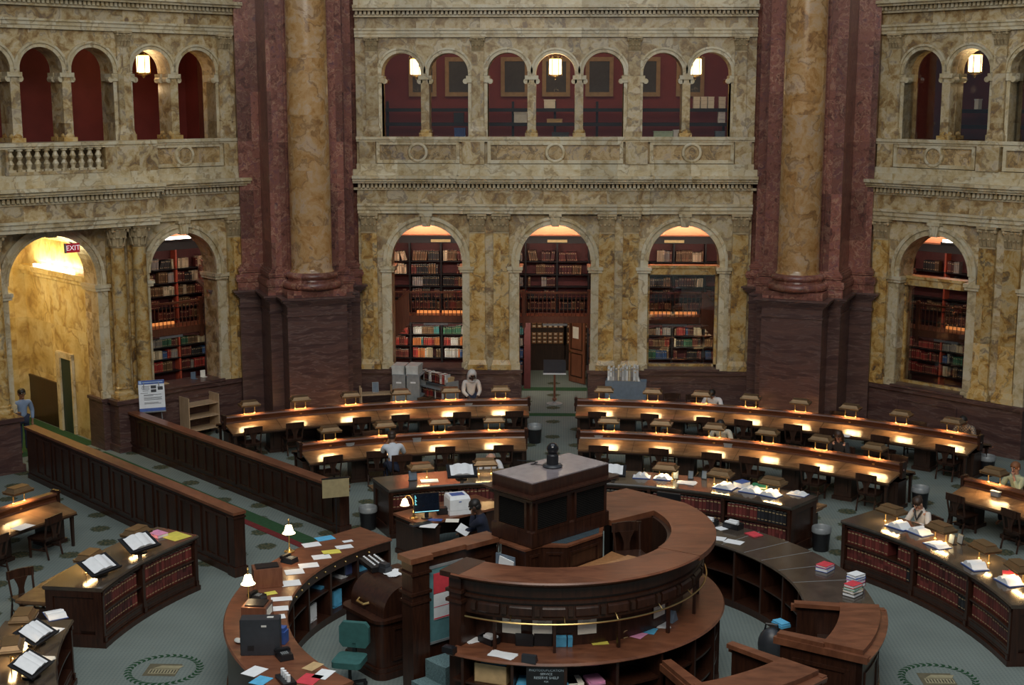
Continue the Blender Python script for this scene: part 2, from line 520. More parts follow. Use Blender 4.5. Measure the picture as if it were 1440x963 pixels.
def capital(mb, u, z0, z1, w, d0, d1):
    """leafy square capital: flaring bell, two rows of leaves, corner scrolls, abacus"""
    h = z1 - z0; dm = d0
    mb.box(u - w * .5, u + w * .5, d0, d1, z0, z0 + h * .08)
    mb.frus(u - w * .44, u + w * .44, d0 + .02, d1, z0 + h * .08, u - w * .55, u + w * .55, d0 - .07, d1, z0 + h * .84)
    for row, n in ((0, 4), (1, 3)):
        for i in range(n):
            c = u + (i - (n - 1) / 2) * w / n * 1.05; zz = z0 + h * (.1 + .34 * row); l = w / n * .42
            mb.frus(c - l, c + l, d0 - .01 - .03 * row, d0 + .05, zz, c - l * .75, c + l * .75, d0 - .085 - .03 * row, d0 + .03, zz + h * .34)
            mb.ball((c, d0 - .075 - .03 * row, zz + h * .33), l * .8, .035, h * .06, 6, 4)
    for s in (-1, 1):
        mb.ball((u + s * w * .52, d0 - .07, z0 + h * .78), w * .12, .06, h * .1, 8, 6)
    mb.box(u - w * .62, u + w * .62, d0 - .12, d1, z0 + h * .87, z1)
    mb.ball((u, d0 - .12, z0 + h * .9), w * .1, .03, h * .08, 6, 4)


def round_capital(mb, u, d, z0, z1, r):
    h = z1 - z0
    T = Matrix.Translation((u, d, 0))
    mb.lathe([(r * 1.0, z0), (r * 1.12, z0 + h * .05), (r * 1.0, z0 + h * .09), (r * 1.05, z0 + h * .5), (r * 1.45, z0 + h * .86)], 16, T)
    for row, n in ((0, 8), (1, 8)):
        for i in range(n):
            a = 2 * pi * (i + .5 * row) / n
            M = T @ Matrix.Rotation(a, 4, 'Z'); zz = z0 + h * (.1 + .36 * row); e = r * (.95 + .12 * row)
            mb.frus(e, e + .05, -r * .3, r * .3, zz, e + r * .3, e + r * .45, -r * .22, r * .22, zz + h * .36, M)
            mb.ball((e + r * .45, 0, zz + h * .36), r * .15, r * .22, h * .06, 6, 4, M)
    for i in range(4):
        a = pi / 4 + i * pi / 2
        mb.ball((u + cos(a) * r * 1.75, d + sin(a) * r * 1.75, z0 + h * .8), r * .25, None, h * .1, 8, 6)
    mb.box(u - r * 1.6, u + r * 1.6, d - r * 1.6, d + r * 1.6, z0 + h * .88, z1)


def pilaster_parts(Mx, par, u, w, z0, zc, z1, d=-.1, base=True):
    mb = MB(Mx); mb.box(u - w / 2, u + w / 2, d, .0, z0, zc)
    if base:
        mb.box(u - w / 2 - .07, u + w / 2 + .07, d - .07, 0, z0, z0 + .16)
        mb.frus(u - w / 2 - .05, u + w / 2 + .05, d - .06, 0, z0 + .16, u - w / 2 - .02, u + w / 2 + .02, d - .02, 0, z0 + .3)
    p = mb.build('pilaster', M_['ochre'] if z0 < 4 else M_['cream'], par)
    mb = MB(Mx); capital(mb, u, zc, z1, w, d, .0)
    mb.build('capital', M_['capital'], p)


M_['capital'] = plain('carved_marble', (.42, .32, .18), .6, 0, .25, 6)


def lathe_baluster(h, r):
    return [(r, 0), (r, h * .08), (r * .55, h * .12), (r * .62, h * .2), (r * .95, h * .33), (r * .55, h * .46), (r * .42, h * .5), (r * .55, h * .54), (r * .95, h * .66), (r * .55, h * .82), (r * .5, h * .88), (r, h * .92), (r, h)]


def make_bay(side, ang, off, c_off, lab):
    Mx = bay_matrix(ang, off)
    left = side == 'left'
    L, D = 5.95, .7
    cc, cr = (0.0, 1.25) if left else (.04, 1.09)
    if side == 'back': ops = [(-3.87, 1.08, 1.45, 4.86), (cc, cr, 0, 4.86), (3.94, 1.08, 1.45, 4.86)]
    else: ops = [(-3.92, 1.08, 1.5, 4.86), (cc, cr, 0, 4.86), (3.92, 1.08, 1.5, 4.86)]
    ups = [(-4.58, .585, 8.5, 10.44), (-3.165, .585, 8.5, 10.44), (-1.405, .595, 8.5, 10.44), (.02, .58, 8.5, 10.44), (1.45, .60, 8.5, 10.44), (3.2, .585, 8.5, 10.44), (4.62, .6, 8.5, 10.44)]
    mb = MB(Mx)
    mb.arched(-L, L, 0, 6.3, ops, 0, D, 24)
    mb.box(-L, L, 0, D, 6.3, 8.5)
    mb.arched(-L, L, 8.5, 11.5, ups, 0, D, 16)
    mb.box(-L, L, 0, D, 11.5, 16)
    wall = struct('wall_' + side, mb, M_['ochre'] if False else M_['cream'], label=lab)
    # dado of purple marble with its moulded cap, split at the middle doorway
    mb = MB(Mx)
    for a, b in ((-L, cc - cr), (cc + cr, L)):
        mb.box(a, b, -.08, 0, .0, 1.38); mb.box(a, b, -.14, 0, 0, .22); mb.box(a, b, -.15, .0, 1.33, 1.46)
    for uc in (-3.9, 3.93):
        mb.box(uc - .95, uc + .95, -.11, -.08, .42, .47); mb.box(uc - .95, uc + .95, -.11, -.08, 1.08, 1.13)
        mb.box(uc - .95, uc - .9, -.11, -.08, .47, 1.08); mb.box(uc + .9, uc + .95, -.11, -.08, .47, 1.08)
        mb.box(uc - 1.15, uc + 1.15, -.2, D, 1.46, 1.53)
    for s in (-1, 1):                                                # jamb of the doorway
        e = cc + s * cr
        mb.box(min(e, e - s * .06), max(e, e - s * .06), -.14, D, 0, 1.4)
        mb.box(min(e + s * .42, e - s * .1), max(e + s * .42, e - s * .1), -.17, D + .02, 1.38, 1.47)
    mb.build('dado', M_['dado'], wall)
    # arch surrounds: impost strips, archivolt, keystone
    for (uc, r, zs, zp) in ops:
        mb = MB(Mx)
        zb = 1.47
        for s in (-1, 1):
            e = uc + s * r; x0, x1 = sorted((e, e + s * .3))
            mb.box(x0, x1, -.07, 0, zb, 4.5)
            mb.box(x0 - .03, x1 + .03, -.11, 0, zb, zb + .2)
            x0, x1 = sorted((e - s * .08, e + s * .34))
            mb.box(x0, x1, -.12, D, 4.48, 4.56); mb.box(x0 - .03, x1 + .03, -.15, D + .02, 4.56, 4.66)
        mb.build('arch_jamb', M_['band'], wall)
        mb = MB(Mx)
        mb.arcband(uc, zp, r, r + .15, -.07, .02, 24); mb.arcband(uc, zp, r + .14, r + .24, -.12, 0, 24)
        for s in (-1, 1):
            x0, x1 = sorted((uc + s * r, uc + s * (r + .15))); mb.box(x0, x1, -.07, .02, 4.66, zp)
            x0, x1 = sorted((uc + s * (r + .14), uc + s * (r + .24))); mb.box(x0, x1, -.12, 0, 4.66, zp)
        mb.arcband(uc, zp, r - .02, r + .05, -.1, .0, 24)
        mb.build('archivolt', M_['band'], wall)
        mb = MB(Mx)
        mb.slab([(uc - .11, zp + r - .06), (uc + .11, zp + r - .06), (uc + .16, 6.27), (uc - .16, 6.27)], -.2, 0)
        mb.box(uc - .19, uc + .19, -.23, 0, 6.19, 6.28)
        for k in (-.05, .05): mb.slab([(uc + k - .02, zp + r - .02), (uc + k + .02, zp + r - .02), (uc + k * 1.3 + .02, 6.19), (uc + k * 1.3 - .02, 6.19)], -.225, -.19)
        mb.build('keystone', M_['band'], wall)
    # pilasters of the lower order
    lo = [-5.62, 5.62]
    if left: lo += []
    else: lo += [-2.33, -1.6, 1.6, 2.33]
    for u in lo: pilaster_parts(Mx, wall, u, .47, 1.47, 5.67, 6.28)
    pd = .62 if left else .1                                           # the middle of the left bay stands forward on columns
    if left:
        for s in (-1, 1):
            mb = MB(Mx)
            x0, x1 = sorted((s * 1.4, s * 2.72))
            mb.box(x0, x1, -.66, -.15, 0, 1.36); mb.box(x0 - .06, x1 + .06, -.72, -.15, 0, .2); mb.box(x0 - .08, x1 + .08, -.74, -.15, 1.36, 1.47)
            mb.build('column_pedestal', M_['dado'], wall)
            for u in (1.74, 2.38):
                mb = MB(Mx); T = Matrix.Translation((s * u, -.38, 0))
                mb.box(s * u - .28, s * u + .28, -.66, -.1, 1.47, 1.55)
                mb.lathe([(.27, 1.55), (.285, 1.6), (.27, 1.66), (.23, 1.69), (.225, 1.73), (.245, 1.77), (.21, 1.81), (.205, 3.2), (.185, 5.67)], 20, T)
                c = mb.build('column', M_['ochre'], wall)
                mb = MB(Mx); round_capital(mb, s * u, -.38, 5.67, 6.28, .18); mb.build('capital', M_['capital'], c)
                pilaster_parts(Mx, wall, s * u, .34, 1.47, 5.67, 6.28, -.05, False)

    # entablatures: lists of (z0, z1, depth) in front of the wall plane
    def courses(rows, mat, name, x=L, brk=2.85, p=pd):
        mb = MB(Mx)
        for z0, z1, d in rows:
            if p == 0: mb.box(-x, x, -d, 0, z0, z1); continue
            mb.box(-x, -brk, -d, 0, z0, z1); mb.box(brk, x, -d, 0, z0, z1); mb.box(-brk - d * .15, brk + d * .15, -d - p, 0, z0, z1)
        return mb.build(name, mat, wall)

    def dentils(z0, z1, d0, d1, x=L, brk=2.85, p=pd, name='dentil_band', w=.075, gap=.052):
        mb = MB(Mx); u = -x + .05
        while u < x - w:
            q = p if abs(u + w / 2) < brk else 0
            mb.box(u, u + w, -d1 - q, -d0 - q, z0, z1); u += w + gap
        mb.build(name, M_['band'], wall)
    courses([(6.27, 6.38, .12), (6.38, 6.50, .16), (6.50, 6.57, .2)], M_['band'], 'architrave')
    courses([(6.57, 6.98, .1)], M_['cream'], 'frieze')
    courses([(6.98, 7.05, .14), (7.19, 7.25, .34), (7.25, 7.33, .40), (7.33, 7.42, .47), (7.42, 7.6, .2)], M_['band'], 'cornice', L + .1)
    dentils(7.05, 7.19, .1, .24)
    courses([(7.6, 7.76, .12), (8.42, 8.48, .12), (8.48, 8.57, .16)], M_['band'], 'parapet_rail', p=pd if left else .05)
    courses([(11.48, 11.58, .1), (11.58, 11.68, .13), (11.68, 11.74, .17)], M_['band'], 'upper_architrave', brk=.01, p=0)
    courses([(12.06, 12.13, .14), (12.24, 12.31, .34), (12.31, 12.4, .42), (12.4, 12.6, .2), (12.6, 16, .12)], M_['band'], 'upper_cornice', brk=.01, p=0)
    dentils(12.13, 12.24, .1, .22, p=0)
    # parapet panels with a round boss
    spans = [(-5.35, -2.85), (2.85, 5.35)] + ([] if left else [(-2.0, 2.05)])
    for a, b in spans:
        p = 0.0 if abs(a + b) > 1 else pd
        mb = MB(Mx); m = (a + b) / 2
        for x0, x1, z0, z1 in ((a, b, 7.78, 7.88), (a, b, 8.33, 8.42), (a, a + .1, 7.88, 8.33), (b - .1, b, 7.88, 8.33)): mb.box(x0, x1, -.09 - p, 0, z0, z1)
        fr = mb.build('panel_frame', M_['band'], wall)
        mb = MB(Mx); mb.box(a + .1, b - .1, -.03 - p, 0, 7.88, 8.33); mb.build('panel_field', M_['panel'], fr)
        mb = MB(Mx)
        T = Matrix.Translation((m, -.03 - p, 8.105)) @ Matrix.Rotation(pi / 2, 4, 'X')
        mb.lathe([(.22, 0), (.22, .09), (.25, .1), (.29, .09), (.31, .05), (.31, 0)], 24, T)
        mb.build('roundel', M_['band'], fr)
        mb = MB(Mx); mb.lathe([(0, 0), (.215, 0), (.215, .05), (0, .05)], 20, T); mb.build('roundel_disc', M_['panel'], fr)
    mb = MB(Mx)
    for u, w in ((-5.62, .5), (5.62, .5)) + (() if left else ((-2.42, .66), (2.45, .66))): mb.box(u - w / 2, u + w / 2, -.12 - (pd if abs(u) < 2.8 else 0), 0, 7.76, 8.42)
    mb.build('parapet_block', M_['cream'], wall)
    # upper order
    for u, w in ((-5.45, .36), (-2.29, .36), (2.35, .36), (5.48, .36)):
        pilaster_parts(Mx, wall, u, w, 8.57, 11.05, 11.49, -.1)
    for (uc, r, zs, zp) in ups:
        mb = MB(Mx)
        mb.arcband(uc, zp, r, r + .12, -.05, .02, 18); mb.arcband(uc, zp, r + .1, r + .16, -.09, 0, 18)
        for s in (-1, 1): x0, x1 = sorted((uc + s * r, uc + s * (r + .12))); mb.box(x0, x1, -.05, .02, 10.37, zp)
        mb.build('archivolt', M_['band'], wall)
    for u in (-3.87, -.69, .735, 3.9):
        for d in ((.13, .55) if side != 'back' else (.13,)):
            mb = MB(Mx); T = Matrix.Translation((u, d, 0)); r = .105
            mb.box(u - .19, u + .19, d - .19, d + .19, 8.57, 8.68)
            mb.lathe([(.17, 8.68), (.18, 8.72), (.15, 8.77), (.12, 8.8), (r, 8.84), (r * .88, 10.12)], 14, T)
            c = mb.build('colonnette', M_['ochre'], wall)
            mb = MB(Mx)
            mb.lathe([(r * .9, 10.1), (r * 1.1, 10.13), (r * .95, 10.16), (r * 1.2, 10.22)], 14, T)
            for s in (-1, 1):
                mb.lathe([(.0, -.13), (.085, -.13), (.085, .13), (0, .13)], 10, Matrix.Translation((u + s * .16, d, 10.2)) @ Matrix.Rotation(pi / 2, 4, 'X'))
            mb.box(u - .2, u + .2, d - .17, d + .17, 10.25, 10.37)
            mb.build('capital', M_['band'], c)
    mb = MB(Mx)
    for u in (-5.165, -2.58, -2.0, 2.05, 2.615, 5.22):                 # responds beside the pilasters
        s = -1 if u in (-2.58, 2.05, 5.22) else 1
        x0, x1 = sorted((u, u - s * .1))
        mb.box(x0, x1, -.02, .5, 8.57, 10.2)
        mb.box(x0 - .06, x1 + .06, -.06, .55, 10.16, 10.36)
        for dd in (0,): mb.lathe([(.0, -.1), (.08, -.1), (.08, .1), (0, .1)], 10, Matrix.Translation((u + s * .08, .05, 10.2)) @ Matrix.Rotation(pi / 2, 4, 'X'))
    mb.build('respond', M_['band'], wall)
    # glass in the upper arches
    if side != 'left':
        for (uc, r, zs, zp) in ups:
            mb = MB(Mx)
            pts = [(uc - r, 8.57), (uc + r, 8.57)] + [(uc + r * cos(pi * i / 14), zp + r * sin(pi * i / 14)) for i in range(15)]
            mb.slab(pts, .36, .366); mb.build('window_pane', M_['pane'], wall)
    return wall, Mx, ops, ups


wall_back, MXB, OPB, UPB = make_bay('back', 0, 0, 0, 'two storeyed arcade of ochre marble in the middle, three big arches below')
wall_left, MXL, OPL, UPL = make_bay('left', -45, .3, 0, 'two storeyed marble arcade bay with balustrade and yellow lit entrance arch')
wall_right, MXR, OPR, UPR = make_bay('right', 45, -.2, 0, 'two storeyed marble arcade bay beyond the right pier')

# balcony balustrade of the left bay
mb = MB(MXL); mb.box(-1.5, -1.3, -.74, -.5, 7.76, 8.42); mb.box(1.36, 2.9, -.74, 0, 7.76, 8.42); mb.box(-2.9, -1.36, -.74, 0, 7.76, 8.42)
mb.box(-1.4, 1.4, -.76, -.5, 7.76, 7.84)
mb.build('balcony_block', M_['cream'], wall_left)
first = None
for k in range(11):
    if first is None:
        mb = MB(); mb.lathe(lathe_baluster(.58, .095), 10); mb.box(-.1, .1, -.1, .1, 0, .05); first = mb.build('baluster', M_['band'], wall_left); o = first
    else:
        o = first.copy(); COL.objects.link(o)
    o.matrix_local = MXL @ Matrix.Translation((-1.2 + k * .24, -.63, 7.84))

# transoms (stone bar) and glass of the two glazed arches; the left-hand arches stand open
for nm, Mx, uc in (('window_2', MXB, 3.94), ('window_3', MXR, -3.92), ('window_1', MXB, -3.87)):
    mb = MB(Mx)
    if nm != 'window_1':
        mb.box(uc - 1.08, uc + 1.08, .2, .52, 4.4, 4.66); mb.box(uc - 1.08, uc + 1.08, .16, .56, 4.6, 4.68)
        mb.box(uc - 1.08, uc - 1.0, .3, .44, 1.53, 4.4); mb.box(uc + 1.0, uc + 1.08, .3, .44, 1.53, 4.4)
        mb.box(uc - 1.08, uc + 1.08, .3, .44, 1.53, 1.6)
        w = struct(nm, mb, M_['ochre'], label='stone transom and glass filling an arch of the arcade')
        mb = MB(Mx); mb.box(uc - 1.0, uc + 1.0, .37, .376, 1.6, 4.4); mb.build('window_pane', M_['pane'], w)

# ------------------------------------------------------------------ piers with giant columns


def step_poly(a0, v0, a1, v1, a2, v2, a3, v3, back=-4.2):
    """plan of a pier half by half: (half width, distance towards the hall)"""
    right = [(a0, v0), (a0, v1), (a1, v1), (a1, v2), (a2, v2), (a2, v3), (a3, v3), (a3, back)]
    pts = [(w, -v) for w, v in right]
    return pts + [(-w, y) for w, y in reversed(pts)]


def off_poly(e, ped):
    if ped: return step_poly(.86 + e, .95 + e, 1.2 + e, .12 + e, 1.82 + e, -1.3 + e, 2.5 + e, -1.75 + e)
    return step_poly(.62 + e, .05 + e, 1.08 + e, .0 + e, 1.7 + e, -1.41 + e, 2.4 + e, -1.85 + e)


for nm, az, lab in (('left', -22.5, 'left of the middle bay'), ('right', 22.5, 'right of the middle bay')):
    M = MR(az, pol(18.5, az))
    mb = MB(M)
    mb.prism(off_poly(0, True), 0, 3.66)
    pier = struct('pillar_' + nm, mb, M_['dado'], label='stepped marble pier on a purple pedestal ' + lab, smooth=20)
    mb = MB(M)
    mb.prism(off_poly(.08, True), 0, .3); mb.prism(off_poly(.03, True), 3.6, 3.66); mb.prism(off_poly(.0, True), 3.66, 3.9)
    for i, e in enumerate((.04, .09, .15)): mb.prism(off_poly(e, True), 3.9 + i * .06, 3.96 + i * .06)
    mb.prism(off_poly(.2, True), 4.08, 4.13)
    mb.build('pedestal_moulding', M_['dado'], pier, smooth=20)
    mb = MB(M); mb.prism(off_poly(.0, False), 4.13, 17)
    mb.build('pier_shaft', M_['red'], pier, smooth=20)
    mb = MB(M)
    for e, z0, z1 in ((.17, 4.13, 4.34), (.2, 4.38, 4.44), (.22, 4.44, 4.52), (.2, 4.52, 4.58), (.1, 4.58, 4.62), (.12, 4.64, 4.7), (.14, 4.7, 4.76), (.1, 4.76, 4.81), (.16, 4.34, 4.38), (.05, 4.81, 4.86)):
        mb.prism(off_poly(e, False), z0, z1)
    mb.build('pier_base', M_['red'], pier, smooth=20)
    c = thing('marble_column', 'giant polished ochre marble column on the pier ' + lab, 'column', pol(18.5 - .35, az, 4.135), az, 'giant columns of the hall')
    mb = MB(); mb.lathe([(.63, .68), (.595, .74), (.585, .8), (.585, 4), (.57, 8), (.555, 13)], 40)
    mb.build('shaft', M_['shaft'], c, 50)
    mb = MB(); mb.lathe([(.76, .2), (.82, .24), (.84, .3), (.82, .38), (.76, .42), (.69, .44), (.68, .48), (.70, .5), (.74, .54), (.75, .58), (.72, .64), (.65, .67), (.61, .69)], 40)
    mb.build('column_base', M_['red'], c, 50)
    mb = MB(); mb.box(-.85, .85, -.62, .62, 0, .2); mb.build('plinth', M_['red'], c)

# ------------------------------------------------------------------ alcoves behind the arches
BOOKM = {}


def book_mesh(key):
    """one upright book, 1 wide in x, spine towards -y, height 1; scaled per copy"""
    if key not in BOOKM:
        me_b = MB()
        me_b.box(-.5, .5, 0, 1, 0, 1)
        me_b.c = 1
        me_b.box(-.36, .36, -.012, 0, .12, .17); me_b.box(-.36, .36, -.012, 0, .78, .86)
        me_b.c = 2; me_b.box(-.42, .42, .03, 1.003, .02, 1.003)
        o = me_b.build('tmp', [BK[key], BK['gold'], M_['page']], None, 0)
        BOOKM[key] = o.data; bpy.data.objects.remove(o)
    return BOOKM[key]


N_BOOK = [0]
REST = {}


def put_book(name, key, M, w, dpt, h, lean, label, group, cat='book'):
    o = bpy.data.objects.new(name, book_mesh(key)); COL.objects.link(o)
    R3 = Matrix.Rotation(lean, 4, 'Y') if lean else Matrix.Identity(4)
    o.matrix_world = M @ R3 @ Matrix.Diagonal((w * .94, dpt, h, 1))
    return tag(o, label, cat, group)


def rest_book(key, M, w, dpt, h, lean):
    """the books past the first three hundred: spine, gilt bands and pages in one mass"""
    mb = REST.setdefault('all', MB())
    idx = list(BK).index(key)
    R3 = Matrix.Rotation(lean, 4, 'Y') if lean else Matrix.Identity(4)
    T = M @ R3 @ Matrix.Diagonal((w * .94, dpt, h, 1))
    mb.c = idx; mb.box(-.5, .5, 0, 1, 0, 1, T)
    mb.c = list(BK).index('gold'); mb.box(-.36, .36, -.012, 0, .12, .17, T); mb.box(-.36, .36, -.012, 0, .78, .86, T)


MIXES = {'dull': ['brown', 'law2', 'blackb', 'greyb', 'brown', 'law', 'cream'], 'maroon': ['law', 'law2', 'blackb', 'law2', 'brown'], 'blues': ['blueb', 'blackb', 'greyb', 'tealb', 'law', 'blueb'],
         'gay': ['greenb', 'cream', 'orange', 'whiteb', 'tealb', 'red', 'blueb', 'brown', 'whiteb'], 'reds': ['red', 'red', 'red', 'law'], 'mixed': ['law', 'greenb', 'brown', 'blueb', 'cream', 'red', 'blackb', 'greyb']}


def shelf_of_books(Mx, u0, u1, d, z, hmax, mixn, where, wmean=.07, fill=.93, lean=.12, rn=RN):
    u = u0 + rn.random() * .05; last = None; run = 0; ln = 0
    while True:
        if run <= 0:
            if ln > 0: u += sin(ln) * hh
            if rn.random() > fill: u += rn.uniform(.1, .45)
            last = rn.choice(MIXES[mixn]); run = rn.randint(1, 6); hh = hmax * rn.uniform(.68, .92); ww = wmean * rn.uniform(.8, 1.25); ln = rn.choice([0, 0, 0, rn.uniform(-1, 1) * lean])
            if ln < 0: u += -sin(ln) * hh
        run -= 1
        h = hh * rn.uniform(.95, 1.02); w = ww * rn.uniform(.85, 1.1); dd = rn.uniform(0, .025)
        if u + w + (sin(ln) * h if ln > 0 else 0) > u1: break
        M = Mx @ Matrix.Translation((u + w / 2, d + dd, z + .003 + abs(sin(ln)) * w * .5))
        if N_BOOK[0] < 298:
            N_BOOK[0] += 1
            put_book('shelf_book', last, M, w, .22, h, ln, 'bound book upright on the alcove shelves ' + where, 'books on the alcove shelves ' + where)
        else: rest_book(last, M, w, .22, h, ln)
        u += w + .006


def make_alcove(Mx, uc, hw, tag_txt, kind, plates=True):
    """room behind an arch: red shelves below and above a gallery with a railing, orange vault"""
    D0, D1 = .72, 5.0
    nm = 'wall_alcove' + '_' + kind[0]
    mb = MB(Mx)
    if kind[1] == 'closed':
        mb.box(uc - hw - .1, uc - hw, D0, D1, 0, 6.6); mb.box(uc + hw, uc + hw + .1, D0, D1, 0, 6.6)
        mb.box(uc - hw, uc + hw, D1, D1 + .1, 5.0, 6.6)
        mb.box(uc - hw, uc + hw, D1, D1 + .1, 0, 5.0) if kind[2] != 'door' else (mb.box(uc - hw, uc - .98, D1, D1 + .1, 0, 5.0), mb.box(uc + 1.15, uc + hw, D1, D1 + .1, 0, 5.0), mb.box(uc - .98, uc + 1.15, D1, D1 + .1, 2.42, 5.0))
    w = struct(nm, mb, M_['orangewall'], label='painted wall of the alcove ' + tag_txt)
    # vault: shallow curved ceiling
    mb = MB(Mx); n = 10
    pts = [(uc - hw + 2 * hw * i / n, 5.9 + .75 * sin(pi * i / n)) for i in range(n + 1)]
    mb.slab(pts + [(uc + hw, 6.75), (uc - hw, 6.75)], D0, D1)
    struct('ceiling_alcove_' + kind[0], mb, M_['orangewall'], label='orange painted vault of the alcove ' + tag_txt)
    # the bookcase
    dS = 4.28
    case = thing('alcove_bookcase', 'tall dark iron and red bookcase ' + tag_txt, 'bookcase', (0, 0, 0), 0, None)
    mb = MB(Mx); door = kind[2] == 'door'
    mb.box(uc - hw + .01, uc + hw - .01, dS + .3, dS + .33, 2.5, 5.0)
    if door: mb.box(uc - hw + .01, uc - 1.05, dS + .3, dS + .33, 0, 2.5); mb.box(uc + 1.22, uc + hw - .01, dS + .3, dS + .33, 0, 2.5)
    else: mb.box(uc - hw + .01, uc + hw - .01, dS + .3, dS + .33, 0.05, 2.5)
    mb.build('back_panel', M_['redback'], case)
    mb = MB(Mx)
    mb.box(uc - hw + .01, uc + hw - .01, dS - .02, dS + .33, 4.92, 5.12); mb.box(uc - hw + .01, uc + hw - .01, dS - .06, dS + .33, 5.12, 5.17)
    mb.build('case_cornice', M_['iron'], case)
    ups = [u for u in (uc - hw + .05, uc - 1.0, uc + .06, uc + 1.12, uc + hw - .05)]
    for u in ups:
        mb = MB(Mx); mb.box(u - .03, u + .03, dS, dS + .3, 2.5 if door and abs(u - uc) < .9 else .0, 4.95)
        mb.build('upright', M_['redpost'] if kind[1] == 'open' and abs(u - uc) < 1.2 else M_['iron'], case)
    rows_u = [2.68, 3.06, 3.46, 3.87, 4.31]; rows_l = [.5, 1.0, 1.42, 1.81]
    for z in rows_u + rows_l + [2.2]:
        mb = MB(Mx)
        if door and z < 2.5:
            mb.box(uc - hw + .01, uc - 1.03, dS - .01, dS + .3, z - .03, z); mb.build('shelf', M_['iron'], case)
            mb = MB(Mx); mb.box(uc + 1.15, uc + hw - .01, dS - .01, dS + .3, z - .03, z)
        else: mb.box(uc - hw + .01, uc + hw - .01, dS - .01, dS + .3, z - .03, z)
        mb.build('shelf', M_['iron'], case)
    if plates:
        for u, z in ((uc + .06, 5.0),):
            mb = MB(Mx); mb.box(u - .33, u + .33, dS - .05, dS - .02, z - .045, z + .045); mb.build('sign_plate', M_['sign'], case)
    # gallery with railing
    dG = 2.85
    g = thing('gallery', 'wooden gallery floor with brown railing ' + tag_txt, 'gallery', (0, 0, 0), 0)
    mb = MB(Mx); mb.box(uc - hw + .01, uc + hw - .01, dG, dS - .03, 2.5, 2.56); mb.box(uc - hw + .01, uc + hw - .01, dG - .05, dG, 2.46, 2.68)
    mb.build('gallery_floor', M_['stairwood'], g)
    mb = MB(Mx); mb.box(uc - hw + .01, uc + hw - .01, dG - .05, dG + .03, 3.42, 3.48); mb.build('handrail', M_['stairwood'], g)
    u = uc - hw + .1; b0 = None
    while u < uc + hw - .05:
        if b0 is None: mb = MB(Mx); mb.cyl(u, dG - .01, 2.68, 3.42, .014, 6); b0 = mb.build('baluster', M_['stairwood'], g); ub = u
        else:
            b = b0.copy(); COL.objects.link(b); b.location = (Mx.to_3x3() @ Vector((u - ub, 0, 0)))
        u += .135
    for u in (uc - 1.02, uc + 1.1):
        mb = MB(Mx); mb.box(u - .05, u + .05, dG - .06, dG + .04, 2.3, 3.55); mb.build('newel', M_['stairwood'], g)
    mb = MB(Mx); mb.box(uc - .4, uc + .4, dG - .075, dG - .05, 2.37, 2.44); mb.build('sign_plate', M_['grey'], g)
    mb = MB(Mx)
    for a, b in ((uc - .75, uc + .0), (uc + .1, uc + .85)):
        if kind[2] != 'door': mb.box(a, b, dS - .2, dS - .12, 2.565, 2.65)
    if mb.v: mb.build('strip_light', M_['orangelit'], g)
    # books
    mx = kind[3]
    for i, z in enumerate(rows_u):
        hm = (rows_u + [4.78])[i + 1] - z - .05
        for k, (a, b) in enumerate(((ups[0], ups[1]), (ups[1], ups[2]), (ups[2], ups[3]), (ups[3], ups[4]))):
            if RN.random() < .12: continue
            shelf_of_books(Mx, a + .04, b - .04, dS + .03, z, hm, mx[0] if i > 1 else mx[1], tag_txt, .065, .93 if i < 3 else .82, .35 if i == 4 else .08)
    for i, z in enumerate(rows_l):
        hm = (rows_l + [2.16])[i + 1] - z - .05
        for k, (a, b) in enumerate(((ups[0], ups[1]), (ups[1], ups[2]), (ups[2], ups[3]), (ups[3], ups[4]))):
            if door and k in (1, 2): continue
            if i == 0 and not door: continue
            shelf_of_books(Mx, a + .04, b - .04, dS + .03, z, hm, mx[2] if k != 0 else mx[3], tag_txt, .062, .95, .06)
    return case, g


WB = 'behind the arch left of the door'
make_alcove(MXB, -3.87, 1.85, 'behind the arch between left pier and middle door', ('a', 'closed', 'case', ('dull', 'maroon', 'gay', 'reds')))
make_alcove(MXB, 3.94, 1.85, 'behind the glazed arch beside the right pier', ('c', 'closed', 'case', ('dull', 'maroon', 'mixed', 'reds')))
make_alcove(MXB, .04, 1.85, 'above and beside the middle doorway', ('b', 'closed', 'door', ('dull', 'maroon', 'mixed', 'blues')))
make_alcove(MXL, 5.0, 3.3, 'behind the open arch next to the entrance', ('d', 'open', 'case', ('dull', 'maroon', 'mixed', 'reds')), False)
make_alcove(MXR, -5.0, 3.3, 'behind the glazed arch beyond the right pier', ('e', 'open', 'case', ('dull', 'maroon', 'mixed', 'reds')), False)
if REST:
    o = REST['all'].build('shelf_book', [BK[k] for k in BK], None, 0)
    tag(o, 'remaining rows of bound books filling the alcove shelves', 'book', 'books on the alcove shelves', 'stuff')
for Mx, ua, nme in ((MXL, 5.0, 'left'), (MXR, -5.0, 'right')):
    mb = MB(Mx); mb.box(ua - 3.4, ua + 3.4, 4.8, 4.95, 0, 6.7); mb.box(ua - 3.38, ua - 3.3, .72, 4.8, 0, 6.7); mb.box(ua + 3.3, ua + 3.38, .72, 4.8, 0, 6.7)
    struct('wall_alcove_end_' + nme, mb, M_['orangewall'], label='painted end wall of the alcove in the %s bay' % nme)
    t = thing('tube_lamp', 'white tube lamp glowing on top of the bookcase in the %s bay' % nme, 'lamp', (0, 0, 0))
    s = 1 if nme == 'left' else -1
    mb = MB(Mx); q = 6.15 if nme == 'left' else -5.6
    mb.box(q - .55, q + .55, 4.3, 4.42, 5.25, 5.33); mb.build('tube', M_['fluo'], t)
    mb = MB(Mx); mb.box(q - .6, q + .6, 4.28, 4.44, 5.172, 5.25); mb.build('tray', M_['iron'], t)

